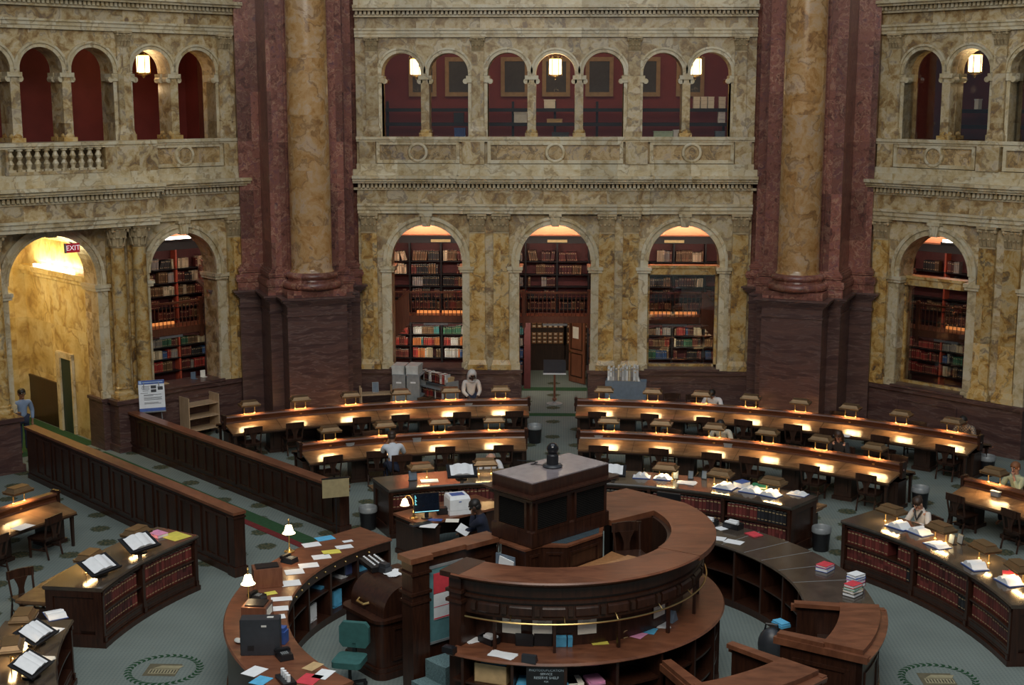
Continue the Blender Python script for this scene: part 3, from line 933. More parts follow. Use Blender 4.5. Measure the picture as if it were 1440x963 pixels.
# stairs of the two side alcoves: closed slanting string panel
for s, uc in ((-1, -3.87), (1, 3.94)):
    t = thing('stair_flight', 'brown stair flight with closed side rising to the gallery, %s' % ('left alcove' if s < 0 else 'right alcove'), 'stairs', (0, 0, 0))
    mb = MB(MXB)
    e = uc + s * 1.78; i_ = uc + s * .85
    mb.slab([(i_, 3.5), (i_, 2.45), (e, 1.5), (e, 2.7)], 2.62, 2.7)
    mb.build('string_panel', M_['stairwood'], t)
    mb = MB(MXB); mb.slab([(i_, 3.56), (i_, 3.5), (e, 2.7), (e, 2.76)], 2.58, 2.74); mb.build('handrail', M_['mahogtop'], t)
    mb = MB(MXB)
    for k in range(6):
        x = i_ + (e - i_) * k / 6; mb.box(min(x, x + s * .2), max(x, x + s * .2), 2.705, 2.795, 2.3 - k * .16, 2.34 - k * .16)
    mb.build('tread', M_['stairwood'], t)
# middle doorway: red jamb, open leaf, card catalogue beyond
mb = MB(MXB); mb.box(-1.0, -.78, 3.95, 4.2, .012, 2.42); solo('red_door_post', mb, M_['redback'], 'dark red post left of the open middle doorway', 'post')
d = thing('door_leaf', 'brown wooden door leaf standing open in the middle doorway', 'door', MXB @ Vector((1.07, 4.7, .012)), 0)
d.rotation_euler = (0, 0, rad(-50))
mb = MB(); mb.box(-.82, .0, -.03, .03, .01, 2.38); mb.build('leaf_panel', M_['stairwood'], d)
for z0, z1 in ((.2, 1.0), (1.15, 2.2)):
    mb = MB(); mb.box(-.72, -.1, -.04, .04, z0, z0 + .04); mb.box(-.72, -.1, -.04, .04, z1, z1 + .04); mb.box(-.72, -.68, -.04, .04, z0, z1); mb.box(-.14, -.1, -.04, .04, z0, z1)
    mb.build('panel_moulding', M_['mahog'], d)
mb = MB(); mb.box(-.78, -.7, -.06, .06, 1.02, 1.08); mb.tube([(-.74, -.05, 1.05), (-.62, -.07, 1.05)], .012); mb.tube([(-.74, .05, 1.05), (-.62, .07, 1.05)], .012); mb.build('handle', M_['brass'], d)
mb = MB(); mb.box(-.6, -.3, -.045, -.032, 1.55, 1.95); mb.box(-.6, -.3, .032, .045, 1.55, 1.95); mb.build('notice', M_['page'], d)
mb = MB(MXB); mb.box(-2.2, -2.1, 5.15, 9, 0, 2.9); mb.box(2.3, 2.4, 5.15, 9, 0, 2.9); mb.box(-2.2, 2.4, 9, 9.1, 0, 2.9); struct('wall_catalogue_room', mb, M_['darkwall'], label='dark wall of the card catalogue room beyond the middle door')
mb = MB(MXB); mb.box(-2.2, 2.4, 5.1, 9.1, 2.9, 3.0); struct('ceiling_catalogue_room', mb, M_['darkwall'], label='ceiling of the catalogue room')
for k, (u0, u1, lab) in enumerate(((-1.6, .35, 'wide card catalogue cabinet of brass labelled drawers seen through the middle door'), (.45, 1.6, 'narrow card catalogue cabinet behind the open door leaf'))):
    t = thing('card_catalogue', lab, 'cabinet', MXB @ Vector((0, 7.2, 0)))
    mb = MB(); mb.box(u0, u1, .03, .55, 0, 2.75); mb.box(u0 - .03, u1 + .03, 0, .55, 0, .95); mb.build('cabinet_body', M_['darkwood'], t)
    f0 = None; nx = int((u1 - u0) / .19)
    for i in range(nx):
        for j in range(12):
            if j % 4 == 3: continue
            x = u0 + .1 + i * (u1 - u0 - .2) / max(1, nx - 1); z = 1.05 + j * .142
            if f0 is None:
                mb = MB(); mb.box(-.078, .078, -.012, .03, -.055, .055); mb.c = 1; mb.box(-.045, .045, -.018, -.012, -.012, .03)
                f0 = mb.build('drawer', [M_['yellowwood'] if 'yellowwood' in M_ else M_['platform'], M_['page']], t); o = f0
            else: o = f0.copy(); COL.objects.link(o)
            o.location = (x, .0, z)
# entrance passage behind the middle arch of the left bay
mb = MB(MXL)
mb.box(-2.6, -2.5, .72, 5.3, 0, 6.9); mb.box(1.48, 1.6, .72, 5.2, 0, 4.75); mb.box(1.40, 1.6, .72, 5.2, 4.5, 4.62); mb.box(1.32, 1.6, .72, 5.2, 4.62, 4.78); mb.box(1.56, 1.62, .72, 5.2, 4.78, 6.9)
mb.box(-2.6, 1.62, 5.2, 5.3, 0, 6.9)
pw = struct('wall_passage', mb, M_['yellowwall'], label='yellow veined marble wall of the lit entrance passage')
mb = MB(MXL); mb.box(1.44, 1.48, 3.1, 5.19, .012, 1.36); mb.box(1.42, 1.48, 3.1, 5.19, 1.3, 1.38); mb.build('wall_panelling', M_['mahog'], pw)
n = 10; mb = MB(MXL)
mb.slab([(-2.5 + 4.1 * i / n, 5.6 + 1.0 * sin(pi * i / n)) for i in range(n + 1)] + [(1.6, 6.9), (-2.5, 6.9)], .72, 5.2)
struct('ceiling_passage', mb, M_['yellowwall'], label='barrel vault of the lit entrance passage')
dd = thing('door_2', 'dark green door in pale stone frame on the side wall of the entrance passage', 'door', MXL @ Vector((0, 0, .012)))
dd['kind'] = 'structure'
R45 = Matrix.Rotation(rad(45), 4, 'Z')
mb = MB(); mb.M = R45
mb.box(1.36, 1.475, 2.86, 3.1, 0, 2.35); mb.box(1.4, 1.475, 2.12, 2.22, 0, 2.35); mb.box(1.38, 1.475, 2.12, 3.1, 2.2, 2.38); mb.build('door_frame', M_['band'], dd)
mb = MB(); mb.M = R45; mb.box(1.42, 1.475, 2.22, 2.86, 0, 2.2); mb.build('door_panel', plain('green_door', (.02, .04, .03), .5), dd)
mb = MB(MXL); mb.box(-1.1, 1.4, .75, 5.19, .0, .01); mb.build('passage_carpet', M_['green'], floor)
t = thing('exit_sign', 'red EXIT sign hanging under the entrance arch', 'sign', MXL @ Vector((.46, -.35, 5.76)), -45)
mb = MB(); mb.box(-.3, .3, -.06, .06, -.19, .19); mb.build('sign_box', plain('exit_red', (.42, .015, .03), .4, emit=(.5, .01, .03), es=.25), t)
mb = MB(); mb.box(-.02, .02, -.02, .3, .19, .23); mb.box(-.34, -.3, -.07, .07, -.2, .2); mb.build('hanger', M_['grey'], t)
t.scale = (.64, .64, .64)
text('lettering', 'EXIT', .3, glow('exit_letters', (.9, .8, .85), .5), t, Matrix.Translation((0, -.064, -.0)) @ Matrix.Rotation(pi / 2, 4, 'X'))
# cove lamp over the passage wall
mb = MB(MXL); mb.box(1.38, 1.46, 1.7, 4.3, 4.785, 4.86); solo('cove_lamp', mb, M_['fluo'], 'bright tube lamp lying on the ledge above the entrance passage', 'lamp')

# ------------------------------------------------------------------ upper galleries
for side, Mx, rw in (('back', MXB, 4.7), ('left', MXL, 3.4), ('right', MXR, 4.4)):
    mb = MB(Mx); mb.box(-6.2, 6.2, rw, rw + .1, 8.2, 12.6)
    mb.box(-6.3, -6.2, .72, rw, 8.2, 12.6); mb.box(6.2, 6.3, .72, rw, 8.2, 12.6)
    struct('wall_gallery_' + side, mb, M_['redwall'], label='red painted rear wall of the upper gallery, %s bay' % side)
    mb = MB(Mx); mb.box(-6.3, 6.3, .7, rw + .1, 12.5, 12.65); struct('ceiling_gallery_' + side, mb, M_['darkwall'], label='ceiling of the upper gallery, %s bay' % side)
    mb = MB(Mx); mb.box(-6.3, 6.3, .7, rw + .1, 8.1, 8.25); struct('floor_gallery_' + side, mb, M_['darkwood'], label='floor of the upper gallery, %s bay' % side)

pos6 = ['far left', 'second', 'third', 'middle', 'fifth', 'sixth', 'far right']
PX = [-4.4, -3.19, -1.34, .03, 1.46, 3.0, 4.45]
for i, u in enumerate(PX):
    t = thing('framed_picture', 'dark framed picture on the red gallery wall seen through the %s upper arch' % (['first', 'second', 'third', 'fourth', 'fifth', 'sixth', 'seventh'][i]), 'picture', MXB @ Vector((u, 4.69, 10.4)), 0, 'pictures on the red gallery wall')
    mb = MB()
    for x0, x1, z0, z1 in ((-.46, .46, .5, .64), (-.46, .46, -.64, -.5), (-.46, -.33, -.5, .5), (.33, .46, -.5, .5)): mb.box(x0, x1, -.06, -.005, z0, z1)
    mb.build('frame', M_['gilt'], t)
    mb = MB(); mb.box(-.33, .33, -.03, -.005, -.5, .5); mb.build('canvas', M_['picture'], t)
for side, Mx, d0 in (('middle', MXB, 3.6), ('right', MXR, 3.0)):
    t = thing('open_shelving', 'dark open shelving along the upper gallery of the %s bay' % side, 'shelving', (0, 0, 0))
    for z in (8.45, 8.92, 9.38):
        mb = MB(Mx); mb.box(-5.6, 5.6, d0, d0 + .4, z - .11, z); mb.build('shelf', M_['iron'], t)
    mb = MB(Mx)
    for k in range(9): u = -5.5 + k * 1.375; mb.box(u - .04, u + .04, d0 + .36, d0 + .42, 8.255, 9.6)
    mb.build('upright', M_['iron'], t)
G1 = 'things kept on the gallery shelving'


def gal(nm, px, py0, z, w, h, dpt, mat, lab, cat, Mx=MXB, d=3.62):
    """small thing on the gallery shelf at photo column px"""
    a = 0 if Mx is MXB else 45
    n = Vector((sin(rad(a)), cos(rad(a)), 0)); k = RW + d
    dr = FW + RT_ * ((px - 720) / F_PX) - UP * ((py0 - 481.5) / F_PX)
    p = CAM + dr * ((k - CAM.dot(n)) / dr.dot(n))
    mb = MB(); mb.box(-w / 2, w / 2, 0, dpt, 0, h * .86); mb.box(-w / 2 - .01, w / 2 + .01, -.01, dpt + .01, h * .86, h)
    return solo(nm, mb, mat, lab, cat, G1, (p.x, p.y, z + .002), a)


gal('carton', 773, 142, 9.38, .36, .28, .3, M_['page'], 'beige carton on top of the shelving under the middle lantern', 'box')
gal('microwave', 732, 162, 8.92, .42, .34, .3, M_['beige'], 'white boxy appliance on the gallery shelf left of the second colonnette', 'appliance')
gal('device', 788, 182, 8.45, .55, .16, .25, M_['charcoal'], 'long grey device on the bottom gallery shelf behind the middle arch', 'device')
gal('tray', 780, 164, 8.92, .5, .12, .3, M_['tan'], 'tan tray on the middle gallery shelf below the beige carton', 'tray')
gal('scanner', 933, 183, 8.45, .62, .2, .3, plain('green_lit', (.45, .6, .45), .5), 'pale green machine on the bottom gallery shelf, sixth arch', 'machine')  # machine in plain pale green
gal('carton', 952, 180, 8.45, .22, .24, .3, M_['white'], 'small white box beside the pale green machine', 'box')
gal('carton', 1013, 180, 8.45, .3, .2, .3, M_['bluegrey'], 'blue grey box on the bottom shelf behind the seventh arch', 'box')
for i, (px, z) in enumerate(((980, 9.38), (990, 9.38), (1000, 9.38), (1016, 9.38))):
    for k in range(3): gal('carton', px, 140, z + k * .125, .2, .12, .25, M_['page'], 'beige carton, %s from the bottom of the %s pile behind the seventh arch' % (ORD[k], ORD[i]), 'box')
for k in range(3): gal('carton', 1015, 160, 8.92 + k * .125, .22, .12, .25, M_['white'], 'white carton on the middle shelf behind the seventh arch, %s from the bottom' % ORD[k], 'box')
for k in range(6): gal('ring_binder', 640 + k * 2.6, 180, 8.45, .055, .3, .25, M_['blue'], 'blue ring binder on the bottom gallery shelf behind the second arch', 'binder')
gal('monitor_box', 645, 160, 8.92, .32, .32, .25, M_['black'], 'black boxy device on the middle shelf behind the second arch', 'device')
gal('carton', 1330, 165, 8.92, .26, .36, .25, M_['bluegrey'], 'pale case on the gallery shelf of the right bay', 'box', MXR, 3.06)
gal('carton', 1373, 145, 9.38, .12, .3, .22, M_['white'], 'white upright file on the gallery shelf below the right lantern', 'box', MXR, 3.06)

# lanterns
lt = thing('lantern', 'x', 'lantern', (0, 0, 0))
mb = MB(); mb.lathe([(.05, .30), (.11, .32), (.16, .36), (.2, .38), (.2, .40), (.12, .44), (.1, .52), (.13, .56), (.06, .6), (.03, .68)], 6)
for i in range(6):
    a = i * pi / 3; mb.box(-.012, .012, -.012, .012, -.12, .36, Matrix.Translation((.2 * cos(a), .2 * sin(a), 0)))
    mb.ball((.2 * cos(a), .2 * sin(a), .44), .025)
mb.build('lantern_top', M_['brass'], lt)
mb = MB(); mb.lathe([(.1, -.12), (.185, -.08), (.185, .36), (.1, .38)], 6); mb.build('glass', M_['lampglass'], lt)
mb = MB(); mb.lathe([(.0, -.26), (.04, -.22), (.05, -.18), (.2, -.14), (.2, -.1)], 6); mb.build('lantern_bottom', M_['brass'], lt)
mb = MB(); mb.cyl(0, 0, .68, 1.9, .012, 6); mb.build('chain', M_['brass'], lt)
lst = Stamp(lt)
for Mx, u, d, lab in ((MXB, -4.3, 1.7, 'glowing brass lantern in the upper arcade beside the first colonnette of the middle bay'), (MXB, .01, 1.7, 'glowing brass lantern hanging in the centre arch of the upper arcade'),
                      (MXB, 4.32, 1.7, 'glowing brass lantern in the upper arcade nearest the right pier'), (MXL, 3.62, 1.2, 'glowing brass lantern in the upper arch above the roundel panel, left bay'), (MXR, -3.7, 1.2, 'glowing brass lantern in the upper arcade of the right bay')):
    lst(Mx @ Vector((u, d, 10.52)), 0, lab, 'gallery lanterns')
LANT = [(Mx @ Vector((u, d, 10.6))) for Mx, u, d in ((MXB, -4.3, 1.7), (MXB, .01, 1.7), (MXB, 4.32, 1.7), (MXL, 3.62, 1.2), (MXR, -3.7, 1.2))]
pl = thing('wall_lantern', 'lit brass lantern on the yellow wall just inside the entrance arch', 'lantern', MXL @ Vector((-.55, 2.2, 3.9)))
mb = MB(); mb.lathe([(.08, -.1), (.16, -.06), (.14, .3), (.08, .34)], 6); mb.build('glass', M_['lampglass'], pl)
mb = MB(); mb.lathe([(.08, .34), (.17, .37), (.1, .42), (.06, .52), (.03, .6)], 6); mb.lathe([(0, -.2), (.05, -.15), (.16, -.1)], 6); mb.cyl(0, 0, .6, 2.0, .012, 6); mb.build('lantern_frame', M_['brass'], pl)
# ------------------------------------------------------------------ reading desks in rings round the room
LIGHTS = []          # (location, azimuth) of every desk lamp


def chair_proto():
    t = thing('wooden_chair', 'x', 'chair')
    # sitter looks along +y; back at y < 0
    mb = MB(); mb.prism([(-.23, -.2), (.23, -.2), (.25, .24), (.2, .27), (-.2, .27), (-.25, .24)], .43, .465); mb.box(-.2, .2, -.18, .24, .38, .43)
    mb.build('seat', M_['chair'], t)
    mb = MB(); n = 6                                                  # curved wide top rail
    for k in range(n):
        x0 = -.26 + .52 * k / n; x1 = -.26 + .52 * (k + 1) / n
        y0 = -.27 - .03 * cos(pi * (k + .5) / n - pi / 2); mb.box(x0, x1, y0 - .015, y0 + .015, .77, .93 + .012 * sin(pi * (k + .5) / n))
    mb.build('top_rail', M_['chair'], t)
    mb = MB(); mb.slab([(-.06, .45), (.06, .45), (.05, .56), (.075, .66), (.13, .78), (-.13, .78), (-.075, .66), (-.05, .56)], -.275, -.25); mb.build('back_splat', M_['chair'], t)
    for s in (-1, 1):
        mb = MB(); mb.tube([(s * .22, -.27, 0), (s * .215, -.2, .3), (s * .215, -.19, .45), (s * .225, -.25, .7), (s * .235, -.285, .92)], .022, 6); mb.build('rear_leg', M_['chair'], t)
        mb = MB(); mb.frus(s * .21 - .018, s * .21 + .018, .2, .236, 0, s * .21 - .024, s * .21 + .024, .195, .245, .43); mb.build('front_leg', M_['chair'], t)
    mb = MB()
    for s in (-1, 1): mb.box(s * .215 - .01, s * .215 + .01, -.22, .21, .18, .205)
    mb.box(-.21, .21, -.01, .01, .18, .205); mb.build('stretcher', M_['chair'], t)
    return Stamp(t)


def lamp_proto():
    t = thing('desk_lamp', 'x', 'lamp')
    mb = MB()
    T = Matrix.Translation((0, 0, .045))
    mb.frus(-.26, .26, -.17, .17, .20, -.28, .28, -.19, .19, .225, T)
    mb.frus(-.28, .28, -.19, .19, .225, -.27, .27, -.18, .18, .245, T)
    mb.frus(-.24, .24, -.15, .15, .245, -.2, .2, -.11, .11, .31, T)
    mb.frus(-.2, .2, -.11, .11, .31, -.21, .21, -.12, .12, .322, T)
    # hollow underside: side skirts
    mb.box(-.27, .27, -.18, -.165, .18, .2, T); mb.box(-.27, .27, .165, .18, .18, .2, T); mb.box(-.27, -.255, -.165, .165, .18, .2, T); mb.box(.255, .27, -.165, .165, .18, .2, T)
    mb.build('hood', M_['hood'], t)
    for s in (-1, 1):
        mb = MB(); mb.lathe([(.03, 0), (.03, .015), (.012, .03), (.012, .245)], 8, Matrix.Translation((s * .15, 0, 0))); mb.build('post', M_['brass'], t)
    mb = MB(); mb.tube([(-.2, 0, .22), (.2, 0, .22)], .014, 6); mb.build('lamp_tube', M_['tube'], t)
    return Stamp(t)


CHAIR = chair_proto(); LAMP = lamp_proto()


def desk_lamp(r, az, z, lab, grp):
    LAMP(pol(r, az, z), az, lab, grp); LIGHTS.append((r, az, z))


def chair(r, az, face_out, lab, grp, turn=0.0, z=0.0):
    return CHAIR(pol(r, az, z), az + (0 if face_out else 180) + turn, lab, grp)


def reading_row(lab, rp, a0, a1, lamps, joints, cx_lab, far=True):
    """curved double desk: low partition with lamps, sloping table on either side"""
    t = thing('reading_desk', lab, 'desk', (0, 0, 0), 0, 'curved reading desks')
    am = rad((a0 + a1) / 2)
    mb = MB()
    mb.ringp([(rp - .045, .8), (rp + .045, .8), (rp + .045, 1.05), (rp - .045, 1.05)], a0, a1)
    mb.build('partition', M_['partwood'], t)
    mb = MB(); mb.ringp([(rp - .09, 1.05), (rp + .09, 1.05), (rp + .1, 1.085), (rp + .08, 1.115), (rp - .08, 1.115), (rp - .1, 1.085)], a0 - .15, a1 + .15)
    mb.ringp([(rp - .075, .915), (rp - .045, .915), (rp - .045, .95), (rp - .06, .95)], a0, a1)
    mb.ringp([(rp + .045, .915), (rp + .075, .915), (rp + .06, .95), (rp + .045, .95)], a0, a1)
    mb.build('partition_cap', M_['partwood'], t)
    for a, s in ((a0, -1), (a1, 1)):
        M = MR(a, pol(rp, a)); mb = MB(M)
        x0, x1 = sorted((0, s * .07))
        mb.box(x0, x1, -.1, .1, .76, 1.16); mb.box(x0 - .01, x1 + .01, -.12, .12, 1.1, 1.14)
        mb.lathe([(.0, -.02), (.05, -.02), (.06, .0), (.05, .02), (0, .02)], 10, Matrix.Translation((s * .07, 0, .95)) @ Matrix.Rotation(pi / 2, 4, 'Y'))
        mb.build('end_post', M_['mahog'], t)
    cuts = [a0 - .1] + joints + [a1 + .1]
    for s, w in ((-1, .70), (1, .70)):
        for b, c in zip(cuts[:-1], cuts[1:]):
            r0, r1 = sorted((rp + s * .05, rp + s * w))
            mb = MB(); e = .015
            zi, zo = (.775, .79) if s > 0 else (.76, .79)
            mb.ringp([(r0, .87), (r1, .735), (r1, .775), (r0, .915)] if s > 0 else [(r0, .735), (r1, .87), (r1, .915), (r0, .775)], b + e, c - e, max(3, int((c - b) / 1.6)))
            top = mb.build('tabletop', M_['desktop'], t)
        mb = MB(); r0, r1 = sorted((rp + s * (w - .06), rp + s * (w + .012)))
        mb.ring(r0, r1, a0 - .12, a1 + .12, .70, .732); mb.ring(*sorted((rp + s * (w - .1), rp + s * (w - .07))), a0, a1, .665, .70)
        mb.build('table_edge', M_['darkwood'], t)
    for c in cuts:
        b = min(max(c, a0 + .8), a1 - .8)
        M = MR(b, pol(rp, b)); mb = MB(M); mb.box(-.22, .22, -.22, .22, 0.09, .70); mb.box(-.26, .26, -.26, .26, 0, .09); mb.box(-.24, .24, -.25, .25, .66, .70)
        for s in (-1, 1): mb.box(-.13, .13, s * .23 - .01, s * .23 + .01, .2, .58)
        mb.build('pedestal', M_['darkwood'], t)
    for a, s in ((a0, 1), (a1, -1)):
        for q in (-1, 1):
            M = MR(a, pol(rp + q * .62, a)); mb = MB(M); mb.frus(s * .06 - .025, s * .06 + .025, -.025, .025, 0, s * .06 - .035, s * .06 + .035, -.035, .035, .7); mb.build('leg', M_['darkwood'], t)
    for i, a in enumerate(lamps):
        M = MR(a, pol(rp, a)); mb = MB(M); mb.lathe([(.0, 0), (.028, 0), (.024, .006), (0, .008)], 10, Matrix.Translation((0, -.046, .985)) @ Matrix.Rotation(pi / 2, 4, 'X') @ Matrix.Diagonal((1.4, .8, 1, 1)))
        mb.build('number_plate', M_['brass'], t)
        desk_lamp(rp, a, 1.116, 'bronze hooded lamp on posts, %s from the aisle on %s' % (ORD[i], cx_lab), 'lamps of ' + cx_lab)
    return t


RO, RI = 16.74, 12.91
lamps_or = [5.1 + 4.8 * i for i in range(8)]; lamps_ir = [6.6 + 6.13 * i for i in range(6)]
lamps_ol = [-5.2 - 4.96 * i for i in range(6)]; lamps_il = [-6.8 - 6.4 * i for i in range(4)]
NM = {'or': 'the right rear desk', 'ir': 'the right front desk', 'ol': 'the left rear desk', 'il': 'the left front desk'}
reading_row('long curved mahogany reading desk nearest the wall, right of the middle aisle', RO, 2.43, 41.2, lamps_or, [a + 2.4 for a in lamps_or[:-1]], NM['or'])
reading_row('long curved mahogany reading desk of the inner ring, right of the middle aisle', RI, 3.25, 40.4, lamps_ir, [a + 3.06 for a in lamps_ir[:-1]], NM['ir'])
reading_row('curved mahogany reading desk nearest the wall, left of the middle aisle', RO, -32.4, -2.5, lamps_ol[::-1][::-1], sorted([a - 2.48 for a in lamps_ol[:-1]]), NM['ol'])
reading_row('curved mahogany reading desk of the inner ring, left of the middle aisle', RI, -29.4, -3.2, lamps_il, sorted([a - 3.2 for a in lamps_il[:-1]]), NM['il'])
reading_row('curved reading desk cut by the photo edge beyond the right aisle', RI, 47.7, 66, [50.9, 57.0, 63.1], [53.9, 60.0], 'the desk beyond the right aisle')
reading_row('curved reading desk cut by the photo edge beside the entrance path', RI, -78, -58.4, [-62.6, -68.8, -75], [-71.9, -65.7], 'the desk beside the entrance path')

# chairs on the near side, backs to us (pixel columns of the chair backs)
for key, r, xs in (('or', RO - .53, (841, 914.7, 992, 1047, 1115, 1167, 1240, 1329)), ('ir', RI - .54, (842, 927.5, 1001, 1055.6, 1140, 1218)), ('ol', RO - .53, (721.6, 649, 563, 510, 414, 355)), ('il', RI - .54, (708, 626.8, 559, 466.7))):
    for i, x in enumerate(xs):
        pull = 0 if key != 'il' or i != 2 else -.55
        a = az_at(x, r - .27, .85)
        chair(r + RN.uniform(-.05, .0) + pull, a, True, 'dark chair, %s from the aisle, near side of %s' % (ORD[i], NM[key]), 'chairs on the near side of ' + NM[key], RN.uniform(-5, 5))
c = at(528, 655, .45); chair(RI - .54, deg(atan2(c.x, c.y)), True, 'empty dark chair left of the man in white at the front desk', 'spare chairs', 10)
# far side chairs, facing us
for key, r, a_s in (('ol', RO + 1.02, (-12.0, -22.5)), ('or', RO + 1.02, (19.6, 26.6, 34.0)), ('il', RI + 1.02, (-10.5, -20.0)), ('ir', RI + 1.02, (13.0, 37.5))):
    for i, a in enumerate(a_s):
        chair(r, a, False, 'dark chair facing us, %s from the aisle, far side of %s' % (ORD[i], NM[key]), 'chairs on the far side of ' + NM[key], RN.uniform(-12, 12))
for px, py, lab, tn in ((1358, 697, 'dark chair at the aisle end of the desk beyond the right aisle', 6), (1425, 722, 'second dark chair of the desk beyond the right aisle', 4),
                        (108, 738, 'dark chair at the aisle end of the desk beside the entrance path', -8), (12, 760, 'second dark chair of the desk beside the entrance path', 5)):
    c = at(px, py, .85); chair(12.28, deg(atan2(c.x, c.y)), True, lab, 'chairs of the cut off desks', tn)

# ------------------------------------------------------------------ catalogue counters with red volumes
LAWB = ['law', 'law', 'law2', 'law', 'law', 'law2']
NB = {'n': 0}


def counter(lab, a0, a1, shelves, cuts, glab, desk=True, open_empty=(), wb=.088):
    t = thing('book_counter', lab, 'counter', (0, 0, 0), 0, 'curved book counters')
    r0, r1 = 8.0, 9.05; H = 1.13
    mb = MB(); mb.ringp([(r0 - .03, 1.06), (r1 + .03, 1.06), (r1 + .05, 1.1), (r1 + .03, 1.13), (r0 - .03, 1.13), (r0 - .05, 1.1)], a0 - .25, a1 + .25); mb.build('countertop', M_['countertop'], t)
    mb = MB(); mb.ring(r0 + .42, r1, a0, a1, 0, 1.06); mb.build('counter_body', M_['mahog'], t)
    mb = MB(); mb.ring(r0 + .0, r0 + .42, a0, a1, .10, .30); mb.ring(r0 - .05, r1 + .03, a0 - .2, a1 + .2, 0, .1); mb.ring(r0, r0 + .42, a0, a1, 1.0, 1.06)
    n = len(cuts) + 1
    mb.build('plinth', M_['mahog'], t)
    ed = [a0] + cuts + [a1]
    for b in ed:
        w = .55 if b in cuts else .5
        x0, x1 = (b - w / 2, b + w / 2) if b in cuts else ((a0, a0 + w) if b == a0 else (a1 - w, a1))
        mb = MB(); mb.ring(r0 - .02, r0 + .42, x0, x1, .1, 1.06, 2); mb.ring(r0 - .04, r0, x0, x1, .1, .2, 2); mb.ring(r0 - .04, r0, x0, x1, .98, 1.05, 2); mb.build('upright', M_['mahog'], t)
    for b, c in zip(ed[:-1], ed[1:]):
        mb = MB(); mb.ring(r0 - .0, r0 + .42, b + .3, c - .3, .62, .65); mb.build('shelf', M_['mahog'], t)
        mb = MB(); mb.ring(r0 - .012, r0, b + .8, c - .8, .14, .16); mb.ring(r0 - .012, r0, b + .8, c - .8, .24, .26); mb.build('base_moulding', M_['mahog'], t)
    for a, s in ((a0, -1), (a1, 1)):                                      # panelled ends
        M = MR(a, pol(r0, a)); mb = MB(M)
        x0, x1 = sorted((0, s * .03))
        for y0, y1, z0, z1 in ((0, 1.05, .1, .24), (0, 1.05, .94, 1.06), (0, .14, .24, .94), (.91, 1.05, .24, .94)): mb.box(x0, x1, y0, y1, z0, z1)
        mb.build('end_panel', M_['mahog'], t)
    if desk:
        mb = MB(); mb.ring(r1 + .0, r1 + .62, a0 + .3, a1 - .3, .74, .79); mb.ring(r1, r1 + .5, a0 + .5, a1 - .5, .70, .74); mb.build('writing_shelf', M_['desktop'], t)
        for a in (a0 + 1.2, (a0 + a1) / 2, a1 - 1.2):
            M = MR(a, pol(r1, a)); mb = MB(M); mb.slab([(-.03, 0), (.03, 0), (.03, .62), (-.03, .62)], .02, .45); mb.build('bracket', M_['darkwood'], t)
    for zi, z in enumerate((.305, .655)):
        if zi not in shelves: continue
        for b, c in zip(ed[:-1], ed[1:]):
            a = b + .55; step = deg(wb / (r0 + .06)); key = RN.choice(LAWB); run = RN.randint(5, 14); h0 = RN.uniform(.27, .30)
            while a < c - .45 - step:
                if RN.random() < .012: a += step * RN.randint(1, 3)
                run -= 1
                if run < 0: key = RN.choice(LAWB + ['blackb']); run = RN.randint(5, 14); h0 = RN.uniform(.26, .31)
                M = MR(a + step / 2, pol(r0 + .06, a + step / 2, z))
                NB['n'] += 1
                put_book('bound_volume', key, M, wb * .97, .26, h0 + RN.uniform(-.006, .006), 0, 'tall maroon bound volume on the shelves of ' + glab, 'volumes in ' + glab)
                a += step
    return t


counter('curved counter full of maroon volumes, right of the aisle behind the round desk', 3.4, 39.8, (0, 1), [16.0, 28.3], 'the middle right counter')
counter('curved counter full of maroon volumes behind the computer desk', -26.6, -3.4, (1,), [-15.0], 'the counter behind the computer desk')
counter('big curved counter of maroon volumes in front of the woman in white', 49.1, 86.2, (0, 1), [62.5, 74.5], 'the right hand counter')
counter('curved counter of maroon volumes standing by the entrance path', -84.3, -61.75, (0, 1), [-73.5], 'the counter by the entrance path')
counter('curved counter cut by the photo edge, holding two open books on stands', -118, -95.3, (), [-106], 'the cut off counter', True)
for px, py, lab in ((938, 655, 'left of three on the middle right counter'), (1018, 662, 'middle one of three on the middle right counter'), (1096, 672, 'nearest the end of the middle right counter'),
                    (591, 655, 'beside the framed card behind the computer desk'), (682, 650, 'beside the big open book behind the round desk'),
                    (1264, 714, 'at the aisle end of the right hand counter'), (1335, 739, 'between the woman in white and the framed cards'), (1397, 767, 'third along the right hand counter'), (1435, 796, 'cut by the photo edge on the right hand counter'),
                    (114, 780, 'nearest us on the counter by the entrance path'), (179, 745, 'farther one on the counter by the entrance path'), (22, 866, 'farthest on the cut off counter'), (7, 908, 'second on the cut off counter')):
    p = at(px, py, 1.42); az = deg(atan2(p.x, p.y))
    desk_lamp(8.62, az, 1.131, 'bronze hooded lamp on brass posts, ' + lab, 'lamps of the book counters')
c = at(37, 822, .7); chair(hypot(c.x, c.y), deg(atan2(c.x, c.y)), False, 'dark carved chair drawn up to the counter by the entrance path', 'spare chairs', 35)

